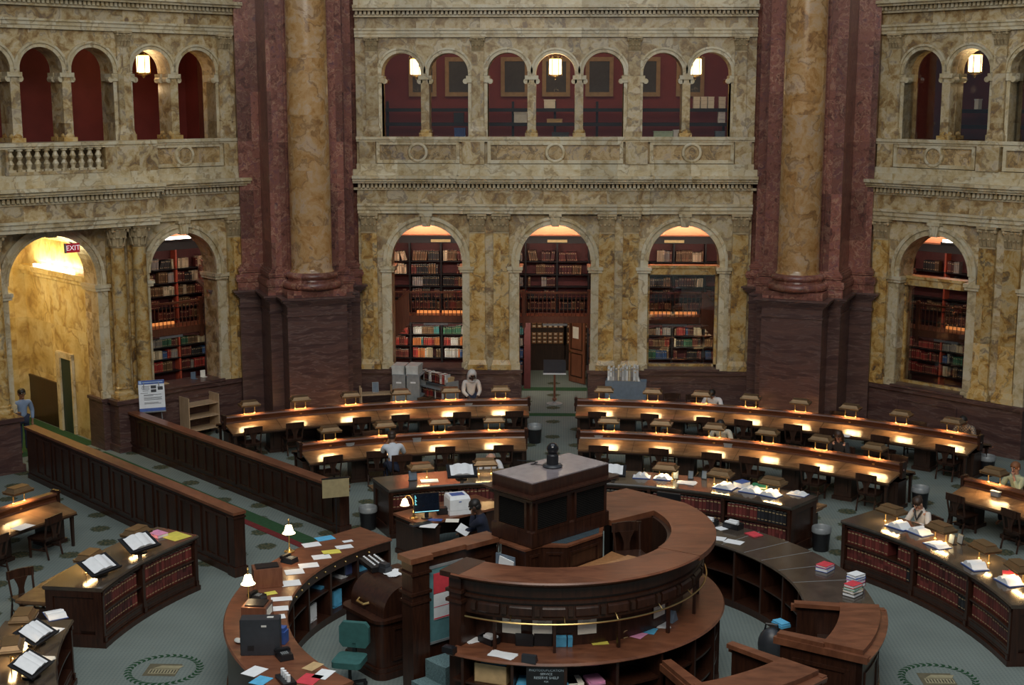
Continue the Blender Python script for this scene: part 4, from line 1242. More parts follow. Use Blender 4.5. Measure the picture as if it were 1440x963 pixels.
# ------------------------------------------------------------------ round central desk
cd = thing('circulation_desk', 'big round mahogany central desk with open shelves and brass rail', 'desk', (0, 0, 0), 0)
A0, A1 = 59.0, 210.5
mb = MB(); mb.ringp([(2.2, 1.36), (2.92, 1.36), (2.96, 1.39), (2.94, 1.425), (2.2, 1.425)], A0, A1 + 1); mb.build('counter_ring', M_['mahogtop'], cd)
mb = MB(); mb.ringp([(2.2, 0), (2.28, 0), (2.28, 1.36), (2.2, 1.36)], A0, A1); mb.ring(2.28, 2.9, A0, A1, 0, .12); mb.build('lower_wall', M_['darkwood'], cd)
for z in (.5, .93):
    mb = MB(); mb.ring(2.29, 2.85, A0, A1, z, z + .035); mb.build('shelf', M_['mahog'], cd)
for a in range(62, 212, 16):
    mb = MB(); mb.ring(2.29, 2.89, a, a + .9, .12, 1.36, 1); mb.build('divider', M_['mahog'], cd)
mb = MB(); mb.ring(2.2, 2.26, A0, A1, 1.425, 1.96); mb.build('recess_wall', M_['mahog'], cd)
for a in (88, 109, 131, 154, 177, 198):
    mb = MB(); mb.ring(2.5, 2.55, a, a + 1.0, 1.425, 1.95, 1); mb.build('post', M_['mahog'], cd)
mb = MB()
mb.ringp([(2.07, 1.95), (2.56, 1.95), (2.56, 2.2), (2.60, 2.22), (2.60, 2.26), (2.57, 2.28), (2.57, 2.31), (2.62, 2.33), (2.62, 2.48), (2.68, 2.53), (2.07, 2.53)], A0 + .5, A1)
mb.build('drum', M_['mahog'], cd)
k = 0; a = A0 + 3
while a < A1 - 8:
    mb = MB(); mb.ringp([(2.56, 1.99), (2.575, 2.0), (2.60, 2.03), (2.60, 2.14), (2.575, 2.17), (2.56, 2.18)], a, a + 7.6, 5); mb.build('raised_panel', M_['mahog'], cd)
    mb = MB(); mb.ringp([(2.56, 2.0), (2.61, 2.03), (2.61, 2.14), (2.56, 2.17)], a + 8.6, a + 10.2, 2); mb.build('boss', M_['darkwood'], cd); a += 11.2
# end pier at the stairs
M = MR(A1 + .5, pol(2.55, A1 + .5)); mb = MB(M)
mb.box(-.06, .16, -.34, .12, 0, 2.53); mb.box(-.1, .2, -.38, .16, 2.28, 2.33); mb.box(-.1, .2, -.38, .16, 2.12, 2.17); mb.box(-.1, .2, -.38, .16, 0, .15); mb.box(-.1, .26, -.5, .22, 2.535, 2.618); mb.build('end_pier', M_['mahog'], cd)
# upper top: ring, chamfered corner and broad shelf beside the cabinet
prof = [(2.07, 2.53), (2.70, 2.53), (2.76, 2.56), (2.79, 2.59), (2.77, 2.615), (2.07, 2.615)]
mb = MB(); mb.ringp(prof, 121, A1 + 1.5, 40)
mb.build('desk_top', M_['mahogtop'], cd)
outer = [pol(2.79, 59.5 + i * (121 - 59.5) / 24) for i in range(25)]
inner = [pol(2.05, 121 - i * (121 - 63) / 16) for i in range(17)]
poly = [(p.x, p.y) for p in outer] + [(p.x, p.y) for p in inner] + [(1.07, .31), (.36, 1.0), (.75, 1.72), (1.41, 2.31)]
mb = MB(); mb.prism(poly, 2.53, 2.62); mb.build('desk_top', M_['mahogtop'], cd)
mb = MB(); q = [(.98, 1.86), (1.41, 2.31), (2.36, 1.36), (2.3, 1.3), (1.4, 2.2), (1.02, 1.8)]
mb.prism([(1.0, 1.86), (1.38, 2.26), (2.31, 1.33), (2.2, 1.22), (1.35, 2.05), (1.1, 1.8)], 0, 2.53); mb.build('corner_wall', M_['mahog'], cd)
mb = MB(); mb.ring(1.98, 2.06, 63, 122, 1.6, 2.53); mb.ring(1.99, 2.06, 122, A1, 1.6, 2.53); mb.build('inner_wall', M_['darkwood'], cd)
mb = MB(); mb.prism([(1.10, .31), (1.82, .86), (1.80, .92), (1.10, .38)], 1.6, 2.53); mb.build('inner_panel', M_['mahog'], cd)
mb = MB(); mb.ring(1.55, 1.97, 124, 175, 2.36, 2.42); mb.ring(1.5, 1.97, 124, 175, 2.3, 2.36); mb.build('inner_shelf', M_['platform'], cd)
mb = MB(); mb.prism([(p_.x, p_.y) for p_ in (pol(1.97, a_) for a_ in range(62, 216, 7))] + [(-.95, -.5), (.6, .45)], 1.55, 1.6); mb.build('platform', M_['platform'], cd)
mb = MB(); pts = [pol(2.645, A0 + 2 + i * (A1 - A0 - 4) / 60, 1.92) for i in range(61)]; mb.tube(pts, .015, 6)
for i in range(9): p = pol(2.645, A0 + 6 + i * 18.2, 1.92); b = pol(2.56, A0 + 6 + i * 18.2, 1.99); mb.tube([p, b], .009, 5)
mb.build('brass_rail', M_['brass'], cd)
# steps up into the desk
st = thing('carpeted_steps', 'teal carpeted steps climbing into the round desk beside the notice board', 'steps', (0, 0, 0), 0)
for i in range(3):
    mb = MB(); mb.ring(2.1, 3.05 - i * .27, 219.6, 231, .3 * i, .3 * (i + 1) - .004); mb.build('step', M_['step'], st)
# partition wall running from the cabinet to the stairs, with notice board
dv = Vector((-1.27, -1.1, 0)).normalized(); nv = Vector((.655, -.756, 0))
pw = thing('screen_wall', 'panelled mahogany screen wall with flat cap left of the round desk', 'partition', (0, 0, 0), 0)
MW = Matrix(((dv.x, nv.x, 0, -.93), (dv.y, nv.y, 0, -.22), (0, 0, 1, 0), (0, 0, 0, 1)))
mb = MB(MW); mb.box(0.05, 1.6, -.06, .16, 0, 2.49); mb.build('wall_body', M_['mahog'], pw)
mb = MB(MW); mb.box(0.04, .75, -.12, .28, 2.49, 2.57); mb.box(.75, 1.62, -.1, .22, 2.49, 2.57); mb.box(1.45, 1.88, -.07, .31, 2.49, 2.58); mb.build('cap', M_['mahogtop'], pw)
mb = MB(MW); mb.box(1.5, 1.83, -.03, .27, 0, 2.49); mb.box(1.47, 1.87, -.06, .3, 2.28, 2.32); mb.box(1.47, 1.87, -.06, .3, 1.95, 2.0); mb.box(1.48, 1.86, -.05, .29, 1.8, 1.84); mb.box(1.47, 1.87, -.06, .3, 0, .2); mb.build('end_post', M_['mahog'], pw)
for s0, s1 in ((.12, .62),):
    mb = MB(MW)
    for x0, x1, z0, z1 in ((s0, s1, 1.75, 1.8), (s0, s1, 2.25, 2.3), (s0, s0 + .05, 1.8, 2.25), (s1 - .05, s1, 1.8, 2.25)): mb.box(x0, x1, .16, .185, z0, z1)
    mb.build('panel_moulding', M_['mahog'], pw)
nb = thing('notice_board', 'teal pin board with red and white wall calendar on the screen wall', 'board', MW @ Vector((1.12, .165, 0)), deg(atan2(-dv.x, -dv.y)))
nb.matrix_world = MW @ Matrix.Translation((1.12, .165, 0))
mb = MB(); mb.box(-.34, .34, 0, .025, 1.05, 2.3); mb.build('board', M_['tealboard'], nb)
mb = MB()
for x0, x1, z0, z1 in ((-.36, .36, 1.02, 1.06), (-.36, .36, 2.29, 2.33), (-.36, -.33, 1.06, 2.29), (.33, .36, 1.06, 2.29)): mb.box(x0, x1, 0, .035, z0, z1)
mb.build('board_frame', M_['grey'], nb)
cal = thing('wall_calendar', 'wall calendar with red picture page hanging on the teal pin board', 'calendar', (0, 0, 0))
cal.matrix_world = MW @ Matrix.Translation((1.2, .195, 0))
mb = MB(); mb.box(-.17, .17, 0, .008, 1.86, 2.2); mb.build('picture_page', M_['redp'], cal)
mb = MB(); mb.box(-.17, .17, 0, .008, 1.42, 1.85); mb.build('month_page', M_['white'], cal)
mb = MB(); mb.box(-.17, .17, .008, .011, 1.63, 1.64); mb.box(-.17, .17, .008, .011, 1.43, 1.45); mb.build('rule', M_['redp'], cal)
pg = thing('pinned_sheet', 'white sheet pinned at the top corner of the teal board', 'paper', (0, 0, 0)); pg.matrix_world = MW @ Matrix.Translation((.92, .195, 0))
mb = MB(); mb.box(-.1, .1, 0, .004, 1.85, 2.22); mb.build('sheet', M_['white'], pg)
# cabinet with louvres on the screen, 45 degrees to the hall
cab = thing('louvred_cabinet', 'mahogany box cabinet with black louvres on top of the round desk', 'cabinet', (.035, -.075, 1.82), 0)
cab.rotation_euler = (0, 0, rad(45.5)); cab.scale = (1, 1, .94)
W2, D2 = .88, .45                                                       # half sizes: along the 45 degree line, across
mb = MB(); mb.box(-W2 - .03, W2 + .03, -D2 - .03, D2 + .03, .805, 1.06); mb.frus(-W2 - .03, W2 + .03, -D2 - .03, D2 + .03, 1.06, -W2, W2, -D2, D2, 1.085); mb.build('cabinet_base', M_['mahog'], cab)
mb = MB(); mb.box(-W2, W2, -D2, D2, 1.06, 1.62); mb.build('cabinet_body', M_['mahog'], cab)
mb = MB(); mb.box(-W2 - .05, W2 + .05, -D2 - .05, D2 + .05, 1.60, 1.64); mb.frus(-W2 - .05, W2 + .05, -D2 - .05, D2 + .05, 1.64, -W2 - .14, W2 + .14, -D2 - .14, D2 + .14, 1.70); mb.box(-W2 - .15, W2 + .15, -D2 - .15, D2 + .15, 1.70, 1.73)
mb.box(-W2 - .02, W2 + .02, -D2 - .02, D2 + .02, 1.73, 1.93); mb.build('cabinet_cornice', M_['mahog'], cab)
mb = MB(); mb.box(-W2 - .02, W2 + .02, -D2 - .02, D2 + .02, 1.93, 1.95); mb.build('cabinet_top', plain('grey_top', (.20, .17, .18), .22), cab)  # top greyer than the mahogany body
for (cx, face) in ((-.45, 0), (.45, 0), (0, 1)):
    M = Matrix.Translation((cx, -D2, 0)) if face == 0 else Matrix.Rotation(rad(-90), 4, 'Z') @ Matrix.Translation((0, -W2, 0))
    w = .34 if face == 0 else .3
    mb = MB(M); mb.box(-w, w, -.012, .0, 1.1, 1.57); g = mb.build('louvre_panel', M_['louvre'], cab)
    mb = MB(M)
    for i in range(14): mb.frus(-w, w, -.03, -.01, 1.115 + i * .032, -w, w, -.02, -.008, 1.13 + i * .032)
    mb.build('slat', M_['louvre'], g)
    mb = MB(M)
    for x0, x1, z0, z1 in ((-w - .05, w + .05, 1.04, 1.1), (-w - .05, w + .05, 1.57, 1.61), (-w - .05, -w, 1.1, 1.57), (w, w + .05, 1.1, 1.57)): mb.box(x0, x1, -.035, 0, z0, z1)
    mb.build('louvre_frame', M_['mahog'], cab)
# panelled pedestal below the cabinet with carpeted ledge, and the low desk inside the ring
ap = thing('panelled_apron', 'panelled mahogany pedestal with slate carpeted ledge below the louvred cabinet', 'panelling', (0, 0, 0))
rim = [at(px, py, 2.575) for px, py in ((702, 760), (738, 772.5), (762, 766), (798, 766.5), (847, 750), (849, 738))]
pl_ = [(q.x, q.y) for q in rim] + [(.95, .38), (.36, .90), (-.78, -.26)]
cx_ = sum(x for x, y in pl_) / len(pl_); cy_ = sum(y for x, y in pl_) / len(pl_)
ins = [(x + (cx_ - x) * .035, y + (cy_ - y) * .035) for x, y in pl_]
mb = MB(); mb.prism(ins, 1.605, 2.53); mb.build('apron_body', M_['mahog'], ap)
mb = MB(); mb.prism(pl_, 2.53, 2.565); mb.build('apron_rim', M_['mahogtop'], ap)
mb = MB(); q = [at(px, py, 2.567) for px, py in ((770, 763), (796, 764.2), (842, 749.3), (843, 741))]; mb.prism([(v.x, v.y) for v in q], 2.566, 2.572); mb.build('ledge_carpet', M_['slate'], ap)
for (x0, y0), (x1, y1) in zip(ins[1:5], ins[2:6]):
    dd_ = Vector((x1 - x0, y1 - y0, 0)); L_ = dd_.length; dd_.normalize(); nn_ = Vector((dd_.y, -dd_.x, 0))
    if L_ < .15: continue
    mb = MB(Matrix(((dd_.x, -nn_.x, 0, x0), (dd_.y, -nn_.y, 0, y0), (0, 0, 1, 0), (0, 0, 0, 1))))
    for a_, b_, c_, d_ in ((.06, L_ - .06, 1.85, 1.89), (.06, L_ - .06, 2.4, 2.44), (.06, .1, 1.89, 2.4), (L_ - .1, L_ - .06, 1.89, 2.4), (.0, L_, 1.62, 1.72)): mb.box(a_, b_, -.02, 0.005, c_, d_)
    mb.build('panel_moulding', M_['mahog'], ap)
ds = thing('inner_desk', 'low orange brown writing desk inside the round desk', 'desk', (0, 0, 0))
q = [at(px, py, 2.16) for px, py in ((795, 803), (846, 784), (860, 775), (889, 785.5), (864, 795))]; q2 = [(v.x, v.y) for v in q]
mb = MB(); mb.prism(q2, 2.12, 2.16); mb.build('desk_top', M_['platform'], ds)
mb = MB(); mb.prism([(x * .97, y * .97) for x, y in q2], 1.605, 2.12); mb.build('desk_body', M_['mahog'], ds)
# camera dome on the cabinet
dm = thing('dome_camera', 'black dome camera device with cable on top of the louvred cabinet', 'camera', at(777, 656, 3.655))
mb = MB(); mb.lathe([(.16, 0), (.17, .02), (.15, .045), (.1, .05)], 20); mb.build('base_ring', M_['charcoal'], dm)
mb = MB(); mb.lathe([(.1, .05), (.1, .2), (.085, .22), (.085, .24)], 16); mb.build('stem', M_['black'], dm)
mb = MB(); mb.ball((0, 0, .31), .1, .1, .1, 16, 10); mb.build('dome', plain('gloss_black', (.01, .01, .012), .06), dm)
mb = MB(); mb.tube([(-.14, .02, .012), (-.3, .1, .012), (-.36, .02, .03), (-.25, .22, .012), (-.45, .3, .012), (-.6, .34, .012)], .008, 5); mb.build('cable', M_['black'], dm)
CHAIR((1.39, -.02, 1.685), 165, 'dark glossy chair standing inside the round desk', 'spare chairs')

# ------------------------------------------------------------------ inner counters


def lounge_counter(nm, lab, cx, cy, r0, r1, a0, a1, H, topmat, cubbies, seams=()):
    t = thing(nm, lab, 'counter', (0, 0, 0), 0)
    mb = MB(); mb.ringp([(r0 - .03, H - .06), (r1 + .03, H - .06), (r1 + .05, H - .03), (r1 + .03, H), (r0 - .03, H), (r0 - .05, H - .03)], a0 - .3, a1 + .3, None, cx, cy); mb.build('countertop', topmat, t)
    mb = MB(); mb.ring(r1 - .12, r1, a0, a1, 0, H - .06, None, cx, cy); mb.ring(r1 - .02, r1 + .03, a0, a1, 0, .12, None, cx, cy); mb.build('outer_wall', M_['mahog'], t)
    mb = MB(); mb.ring(r0, r1 - .12, a0, a1, 0, .14, None, cx, cy); mb.build('plinth', M_['mahog'], t)
    if cubbies:
        for z in (.62,): mb = MB(); mb.ring(r0 + .03, r1 - .13, a0, a1, z, z + .03, None, cx, cy); mb.build('shelf', M_['mahog'], t)
        a = a0
        while a <= a1 + .01:
            mb = MB(); mb.ring(r0, r1 - .13, a - .35, a + .35, .14, H - .07, 1, cx, cy); mb.build('divider', M_['mahog'], t); a += (a1 - a0) / cubbies
    for s in seams:
        mb = MB(); mb.ring(r0 - .02, r1 + .02, s - .09, s + .09, H, H + .002, 1, cx, cy); mb.build('top_seam', M_['grey'], t)
    return t


RCX, RCY = .46, .65
lounge_counter('service_counter', 'long curved glossy topped service counter right of the round desk', RCX, RCY, 3.97, 5.09, 18, 95, 1.2, M_['countertop'], 7, (37, 46.5, 55, 62.5, 71, 80.5))
LCX, LCY = .08, .3
lc = lounge_counter('service_desk', 'curved mahogany staff counter strewn with papers, left of the round desk', LCX, LCY, 4.56, 5.52, -139, -45, 1.2, M_['mahogtop'], 9)
mb = MB()
for i in range(9):
    a = -52 - i * 4.2; p = pol(4.53, a, 1.06, LCX, LCY); mb.ball((p.x, p.y, p.z), .022, n=8, m=6)
mb.build('drawer_knob', M_['brass'], lc)
mb = MB(); mb.ring(4.54, 4.6, -139, -45, .98, 1.13, None, LCX, LCY); mb.build('drawer_rail', M_['mahog'], lc)


def kiosk(lab, r0, r1, a0, a1, H):
    """stall closed on three sides: two side walls with flat rims and a broad outer slab"""
    t = thing('staff_booth', lab, 'booth', (0, 0, 0), 0)
    w = deg(.11 / r1); o = deg(.05 / r1)
    for b, c in ((a0, a0 + w), (a1 - w, a1)):
        mb = MB(); mb.ring(r0, r1, b, c, 0, H - .03, 2, RCX, RCY); mb.ring(r0 + .12, r1 - .12, b - .12, b, .25, .3, 2, RCX, RCY) if b == a0 else None
        mb.build('side_wall', M_['mahog'], t)
    for b, c, s in ((a0 - o, a0 + 2 * w, 1), (a1 - 2 * w, a1 + o, -1)):
        mb = MB(); mb.ring(r0 - .05, r1 - .62, b + o, c, H - .03, H + .04, 2, RCX, RCY); mb.build('rim', M_['mahogtop'], t)
        mb = MB(); x = b - .5 * o if s > 0 else c + .5 * o
        mb.ring(r0 - .1, r1 + .1, min(x, x + s * 1.4), max(x, x + s * 1.4), H - .14, H - .03, 2, RCX, RCY); mb.build('ledge', M_['mahogtop'], t)
    mb = MB(); mb.ring(r1 - .1, r1, a0, a1, 0, H - .03, 10, RCX, RCY); mb.build('front_wall', M_['mahog'], t)
    mb = MB(); mb.ring(r1 - .65, r1, a0, a1, H - .03, H + .05, 10, RCX, RCY); mb.build('top_slab', M_['mahogtop'], t)
    mb = MB(); mb.ringp([(r1, H - .14), (r1 + .12, H - .1), (r1 + .13, H - .05), (r1, H - .03)], a0 - o, a1 + o, 10, RCX, RCY); mb.build('front_ledge', M_['mahogtop'], t)
    mb = MB(); mb.ring(r1 - .02, r1 + .04, a0, a1, 0, .14, 10, RCX, RCY); mb.build('base_moulding', M_['mahog'], t)
    m = (a1 - a0) / 2
    for b, c in ((a0 + 1.2, a0 + m - .6), (a0 + m + .6, a1 - 1.2)):
        mb = MB()
        for z0, z1 in ((.3, .36), (.85, .9)): mb.ring(r1, r1 + .025, b, c, z0, z1, 4, RCX, RCY)
        mb.ring(r1, r1 + .025, b, b + .7, .36, .85, 1, RCX, RCY); mb.ring(r1, r1 + .025, c - .7, c, .36, .85, 1, RCX, RCY)
        mb.build('panel_moulding', M_['mahog'], t)
    for a, s in ((a0, -1), (a1, 1)):
        M = MR(a, pol(r0, a, 0, RCX, RCY)); mb = MB(M); x0, x1 = sorted((0, s * .025)); L = r1 - r0
        for y0, y1, z0, z1 in ((.2, L - .2, .3, .36), (.2, L - .2, .88, .94), (.2, .28, .36, .88), (L - .28, L - .2, .36, .88)): mb.box(x0, x1, y0, y1, z0, z1)
        mb.build('panel_moulding', M_['mahog'], t)
    mb = MB(); mb.ring(r0 + .35, r1 - .11, a0 + w + .1, a1 - w - .1, .72, .76, 8, RCX, RCY); mb.build('inner_desk', M_['darkwood'], t)
    return t


kiosk('mahogany staff booth with broad curved top at the end of the service counter', 3.8, 5.15, 97.5, 121, 1.26)
kiosk('mahogany staff booth cut by the bottom edge in front of the round desk', 3.42, 4.95, 133.5, 157, 1.26)

# roll top cash desk against the screen wall
MRt = MW @ Matrix.Translation((.75, -.26, 0))
rt = thing('roll_top_desk', 'round shouldered mahogany roll top desk left of the screen wall', 'desk', (0, 0, 0), 0); rt.matrix_world = MRt


def rrect(x0, x1, y0, y1, r, n=5):
    P = []
    for cx, cy, a in ((x1 - r, y1 - r, 0), (x0 + r, y1 - r, 90), (x0 + r, y0 + r, 180), (x1 - r, y0 + r, 270)):
        P += [(cx + r * cos(rad(a + 90 * i / n)), cy + r * sin(rad(a + 90 * i / n))) for i in range(n + 1)]
    return P


mb = MB(); mb.prism(rrect(-.3, .85, -1.95, -.8, .16), .12, 1.0); mb.prism(rrect(-.33, .9, -2.0, -.75, .2), 0, .12); mb.prism(rrect(-.32, .88, -1.98, -.77, .18), .12, .2); mb.prism(rrect(-.33, .9, -2.0, -.75, .2), 1.0, 1.06); mb.build('desk_body', M_['mahog'], rt)
mb = MB(); n = 10
prof = [(-.28, 1.06), (.72, 1.06)] + [(.30 + .42 * cos(pi / 2 * i / n), 1.12 + .43 * sin(pi / 2 * i / n)) for i in range(n + 1)] + [(-.28, 1.55)]
mb.slab(prof, -1.88, -.86); mb.build('roll_top', M_['mahog'], rt)
mb = MB()
for x0, x1, z0, z1 in ((-.1, .6, .3, .35), (-.1, .6, .85, .9), (-.1, -.05, .35, .85), (.55, .6, .35, .85)): mb.box(x0, x1, -.8, -.775, z0, z1)
mb.build('panel_moulding', M_['mahog'], rt)
mb = MB(); mb.tube([(.72, -1.6, 1.22), (.8, -1.55, 1.2), (.8, -1.35, 1.2), (.72, -1.3, 1.22)], .022, 8); mb.build('handle', M_['brass'], rt)

# computer desk behind the round desk
q0 = Vector((-3.38, 5.95, 0)); qd = Vector((.655, -.756, 0)); qe = Vector((.756, .655, 0))
MC = Matrix(((qe.x, -qd.x, 0, -3.4), (qe.y, -qd.y, 0, 6.2), (0, 0, 1, 0), (0, 0, 0, 1)))   # local x along the desk, local -y towards us
dsk = thing('computer_desk', 'mahogany office desk with monitor and printer behind the screen wall', 'desk', (0, 0, 0)); dsk.matrix_world = MC
mb = MB(); mb.box(0, 2.25, -1.08, 0, .84, .89); mb.build('desk_top', M_['mahogtop'], dsk)
mb = MB(); mb.box(.05, .5, -1.02, -.03, 0, .84); mb.box(.03, .52, -1.05, -.01, 0, .1); mb.box(.03, .52, -1.04, -.02, .72, .76); mb.build('pedestal', M_['mahog'], dsk)
mb = MB(); mb.box(1.75, 2.2, -1.02, -.03, 0, .84); mb.build('pedestal', M_['mahog'], dsk)
mb = MB(); mb.box(.5, 1.75, -.12, -.08, .2, .84); mb.build('modesty_panel', M_['mahog'], dsk)

# entrance path: two panelled walls, runner, rope of carpet borders
for lab, a_, b_, H in (('long panelled wooden wall along the far side of the entrance path', (-4.66, 7.43), (-12.3, 15.3), 1.12), ('long panelled wooden wall along the near side of the entrance path', (-6.38, 4.62), (-13.5, 11.85), 1.38)):
    A = Vector((*a_, 0)); B = Vector((*b_, 0)); d = B - A; L = d.length; d.normalize(); n_ = Vector((-d.y, d.x, 0))
    Mq = Matrix(((d.x, n_.x, 0, A.x), (d.y, n_.y, 0, A.y), (0, 0, 1, 0), (0, 0, 0, 1)))
    t = thing('panelled_wall', lab, 'partition', (0, 0, 0)); t.matrix_world = Mq
    mb = MB(); mb.box(0, L, -.09, .09, .12, H - .06); mb.box(0, L, -.12, .12, 0, .14); mb.box(-.02, .2, -.13, .13, 0, H - .05); mb.box(-.05, .23, -.16, .16, 0, .2); mb.box(-.04, .22, -.15, .15, H - .14, H - .1); mb.build('wall_body', M_['mahog'], t)
    mb = MB(); mb.box(-.05, L, -.15, .15, H - .06, H); mb.build('cap_rail', M_['mahogtop'], t)
    x = .3
    while x < L - 1:
        mb = MB()
        for y in (-.115, .09):
            for x0, x1, z0, z1 in ((x, x + .9, .22, .28), (x, x + .9, H - .22, H - .16), (x, x + .06, .28, H - .22), (x + .84, x + .9, .28, H - .22), (x + .42, x + .48, .28, H - .22)): mb.box(x0, x1, y, y + .025, z0, z1)
        mb.build('panel_moulding', M_['mahog'], t); x += 1.05
dW = Vector((-7.64, 7.87, 0)).normalized(); nW = Vector((-dW.y, dW.x, 0))
mb = MB(Matrix(((dW.x, nW.x, 0, -4.9), (dW.y, nW.y, 0, 7.2), (0, 0, 1, 0), (0, 0, 0, 1))))
mb.box(-.35, 10.5, .35, .75, .001, .008); mb.build('green_border', M_['green'], floor)
mb = MB(Matrix(((dW.x, nW.x, 0, -4.9), (dW.y, nW.y, 0, 7.2), (0, 0, 1, 0), (0, 0, 0, 1)))); mb.box(-.35, 10.5, .75, .95, .001, .008); mb.build('red_border', M_['redcarpet'], floor)
# wreath emblems woven into the carpet
for nm, az, s in (('w', -91.0, 1), ('e', 90.5, 1)):
    c = pol(6.62, az)
    mb = MB(); mb2 = MB()
    for i in range(34):
        a = 2 * pi * i / 34; rr = .60
        for k in (-1, 1):
            T = Matrix.Translation((c.x + rr * cos(a), c.y + rr * sin(a), .003)) @ Matrix.Rotation(a + pi / 2 + k * .6, 4, 'Z')
            mb.prism([(0, 0), (.05, .027), (.125, 0), (.05, -.027)], 0, .003, T)
    mb.build('wreath_emblem', plain('wreath_green', (.025, .07, .035), .95, spec=.1), floor)
    T = Matrix.Translation((c.x, c.y, .003)) @ Matrix.Diagonal((.86, .86, 1, 1))
    mb2.box(-.36, .3, -.3, .28, 0, .002, T); mb2.build('emblem_ground', plain('emblem_tan', (.13, .115, .075), .95, spec=.1), floor)
    mb3 = MB(); mb3.prism([(-.28, -.2), (.28, -.2), (.28, .02), (-.28, .02)], .002, .0035, T); mb3.prism([(-.24, .05), (.28, .05), (.36, .2), (-.1, .2)], .002, .0035, T)
    mb3.build('emblem_building', plain('emblem_pale', (.30, .27, .17), .95, spec=.1), floor)
    mb4 = MB()
    for k in range(9): mb4.box(-.25 + k * .06, -.225 + k * .06, -.17, -.01, .0036, .0042, T)
    mb4.build('emblem_columns', plain('emblem_dark', (.07, .06, .045), .95, spec=.1), floor)
# ------------------------------------------------------------------ small things


def loc_az(px, py, z):
    p = at(px, py, z); return p, deg(atan2(p.x, p.y))


def sheet(px, py, z, mat, lab, w=.22, l=.3, turn=0.0, name='paper_sheet', cat='paper', grp=None, n=1):
    p, a = loc_az(px, py, z); mb = MB()
    for k in range(n): mb.box(-w / 2, w / 2, -l / 2, l / 2, k * .004, k * .004 + .003, Matrix.Rotation(rad(k * 11), 4, 'Z'))
    return solo(name, mb, mat, lab, cat, grp, (p.x, p.y, z + .002), a + turn)


def closed_book(px, py, z, cover, lab, w=.2, l=.28, h=.06, turn=0.0, grp=None):
    p, a = loc_az(px, py, z)
    t = thing('closed_book', lab, 'book', (p.x, p.y, z + .002), a + turn, grp)
    mb = MB(); mb.box(-w / 2, w / 2, -l / 2, l / 2, 0, .006); mb.box(-w / 2, w / 2, -l / 2, l / 2, h - .006, h); mb.box(-w / 2, -w / 2 + .008, -l / 2, l / 2, 0, h); mb.build('cover', cover, t)
    mb = MB(); mb.box(-w / 2 + .009, w / 2 - .008, -l / 2 + .008, l / 2 - .008, .0065, h - .0065); mb.build('pages', M_['white'], t)
    return t


def open_book(px, py, z, lab, s=1.0, turn=0.0, grp=None, cover=None):
    """open book lying flat: two curved page blocks on a cover"""
    p, a = loc_az(px, py, z)
    t = thing('open_book', lab, 'book', (p.x, p.y, z + .002), a + turn, grp)
    book_body(t, s, cover)
    return t


def book_body(t, s, cover=None, M=None):
    mb = MB(M); mb.box(-.24 * s, .24 * s, -.16 * s, .16 * s, 0, .008); mb.build('cover', cover or M_['blue'], t)
    mb = MB(M); n = 8
    for sd in (-1, 1):
        top = [(sd * .23 * s * i / n, .012 + .05 * s * sin(pi * min(1, (i / n) * 1.25 + .12)) ** .6 * (1 - .35 * i / n)) for i in range(n + 1)]
        poly = [(0, .009)] + top + [(sd * .23 * s, .009)]
        mb.slab(poly, -.15 * s, .15 * s)
    mb.build('pages', M_['white'], t)


def stand_book(px, py, z, lab, slab_, az, s=1.0, tilt=28):
    """black tilted book stand and, on it, an open volume"""
    p, a = loc_az(px, py, z)
    if 8 < p.length_squared ** .5 < 9.2:
        k = min(1.0, 8.34 / hypot(p.x, p.y)); p.x *= k; p.y *= k
    t = thing('book_stand', slab_, 'stand', (p.x, p.y, z + .002), az)
    mb = MB(); mb.lathe([(.14, 0), (.14, .02), (.05, .04), (.04, .12), (.07, .15)], 16); mb.build('foot', M_['black'], t)
    T = Matrix.Translation((0, 0, .2)) @ Matrix.Rotation(rad(tilt), 4, 'X')
    mb = MB(T); mb.box(-.3 * s, .3 * s, -.19 * s, .19 * s, -.02, -.004); mb.box(-.3 * s, .3 * s, -.21 * s, -.19 * s, -.02, .03); mb.build('tray', M_['black'], t)
    b = thing('open_book', lab, 'book', (p.x, p.y, z + .002), az)
    book_body(b, s, M_['black'], T)


def framed_card(px, py, z, lab, mat, az=None, w=.13, h=.2):
    p, a = loc_az(px, py, z)
    t = thing('card_holder', lab, 'card holder', (p.x, p.y, z + .002), a if az is None else az)
    mb = MB(); T = Matrix.Rotation(rad(-10), 4, 'X'); mb.box(-w / 2, w / 2, -.004, .004, 0.004, h, T); mb.box(-w / 2, w / 2, 0, .09, 0, .006); mb.build('plate', mat, t)
    mb = MB(); mb.box(-w / 2 + .012, w / 2 - .012, -.0065, -.0042, .02, h - .012, T); mb.build('card', M_['bluegrey'], t)


ZC = 1.131
g = 'open white paged books on the middle right counter'
for px, py, lab, s in ((902.5, 671, 'open book under the first lamp of the middle right counter', .85), (932, 673, 'thick open book second along the middle right counter', .85), (1019, 686, 'thick open book at the centre of the middle right counter', 1.0),
                       (1056, 691, 'open book between the blue book and the green book', 1.0), (1083, 696, 'open book right of the green covered book', 1.0), (1122, 695, 'loose open papers at the very end of the middle right counter', .9)):
    open_book(px, py, ZC, lab, s, RN.uniform(-8, 8), g).scale = (1, 1, 1.9 if 'papers' not in lab else 1)
sheet(966, 679, ZC, M_['white'], 'white sheets fanned on the middle right counter beside the cards', .42, .26, 5, n=3)
for px, lab in ((950, 'first of three small grey card holders'), (971, 'second of three small grey card holders'), (990, 'third of three small grey card holders')): framed_card(px, 674, ZC, lab + ' on the middle right counter', M_['charcoal'])
closed_book(1043, 684, ZC, M_['blue'], 'thick dark blue book on the middle right counter', .26, .3, .12, 20)
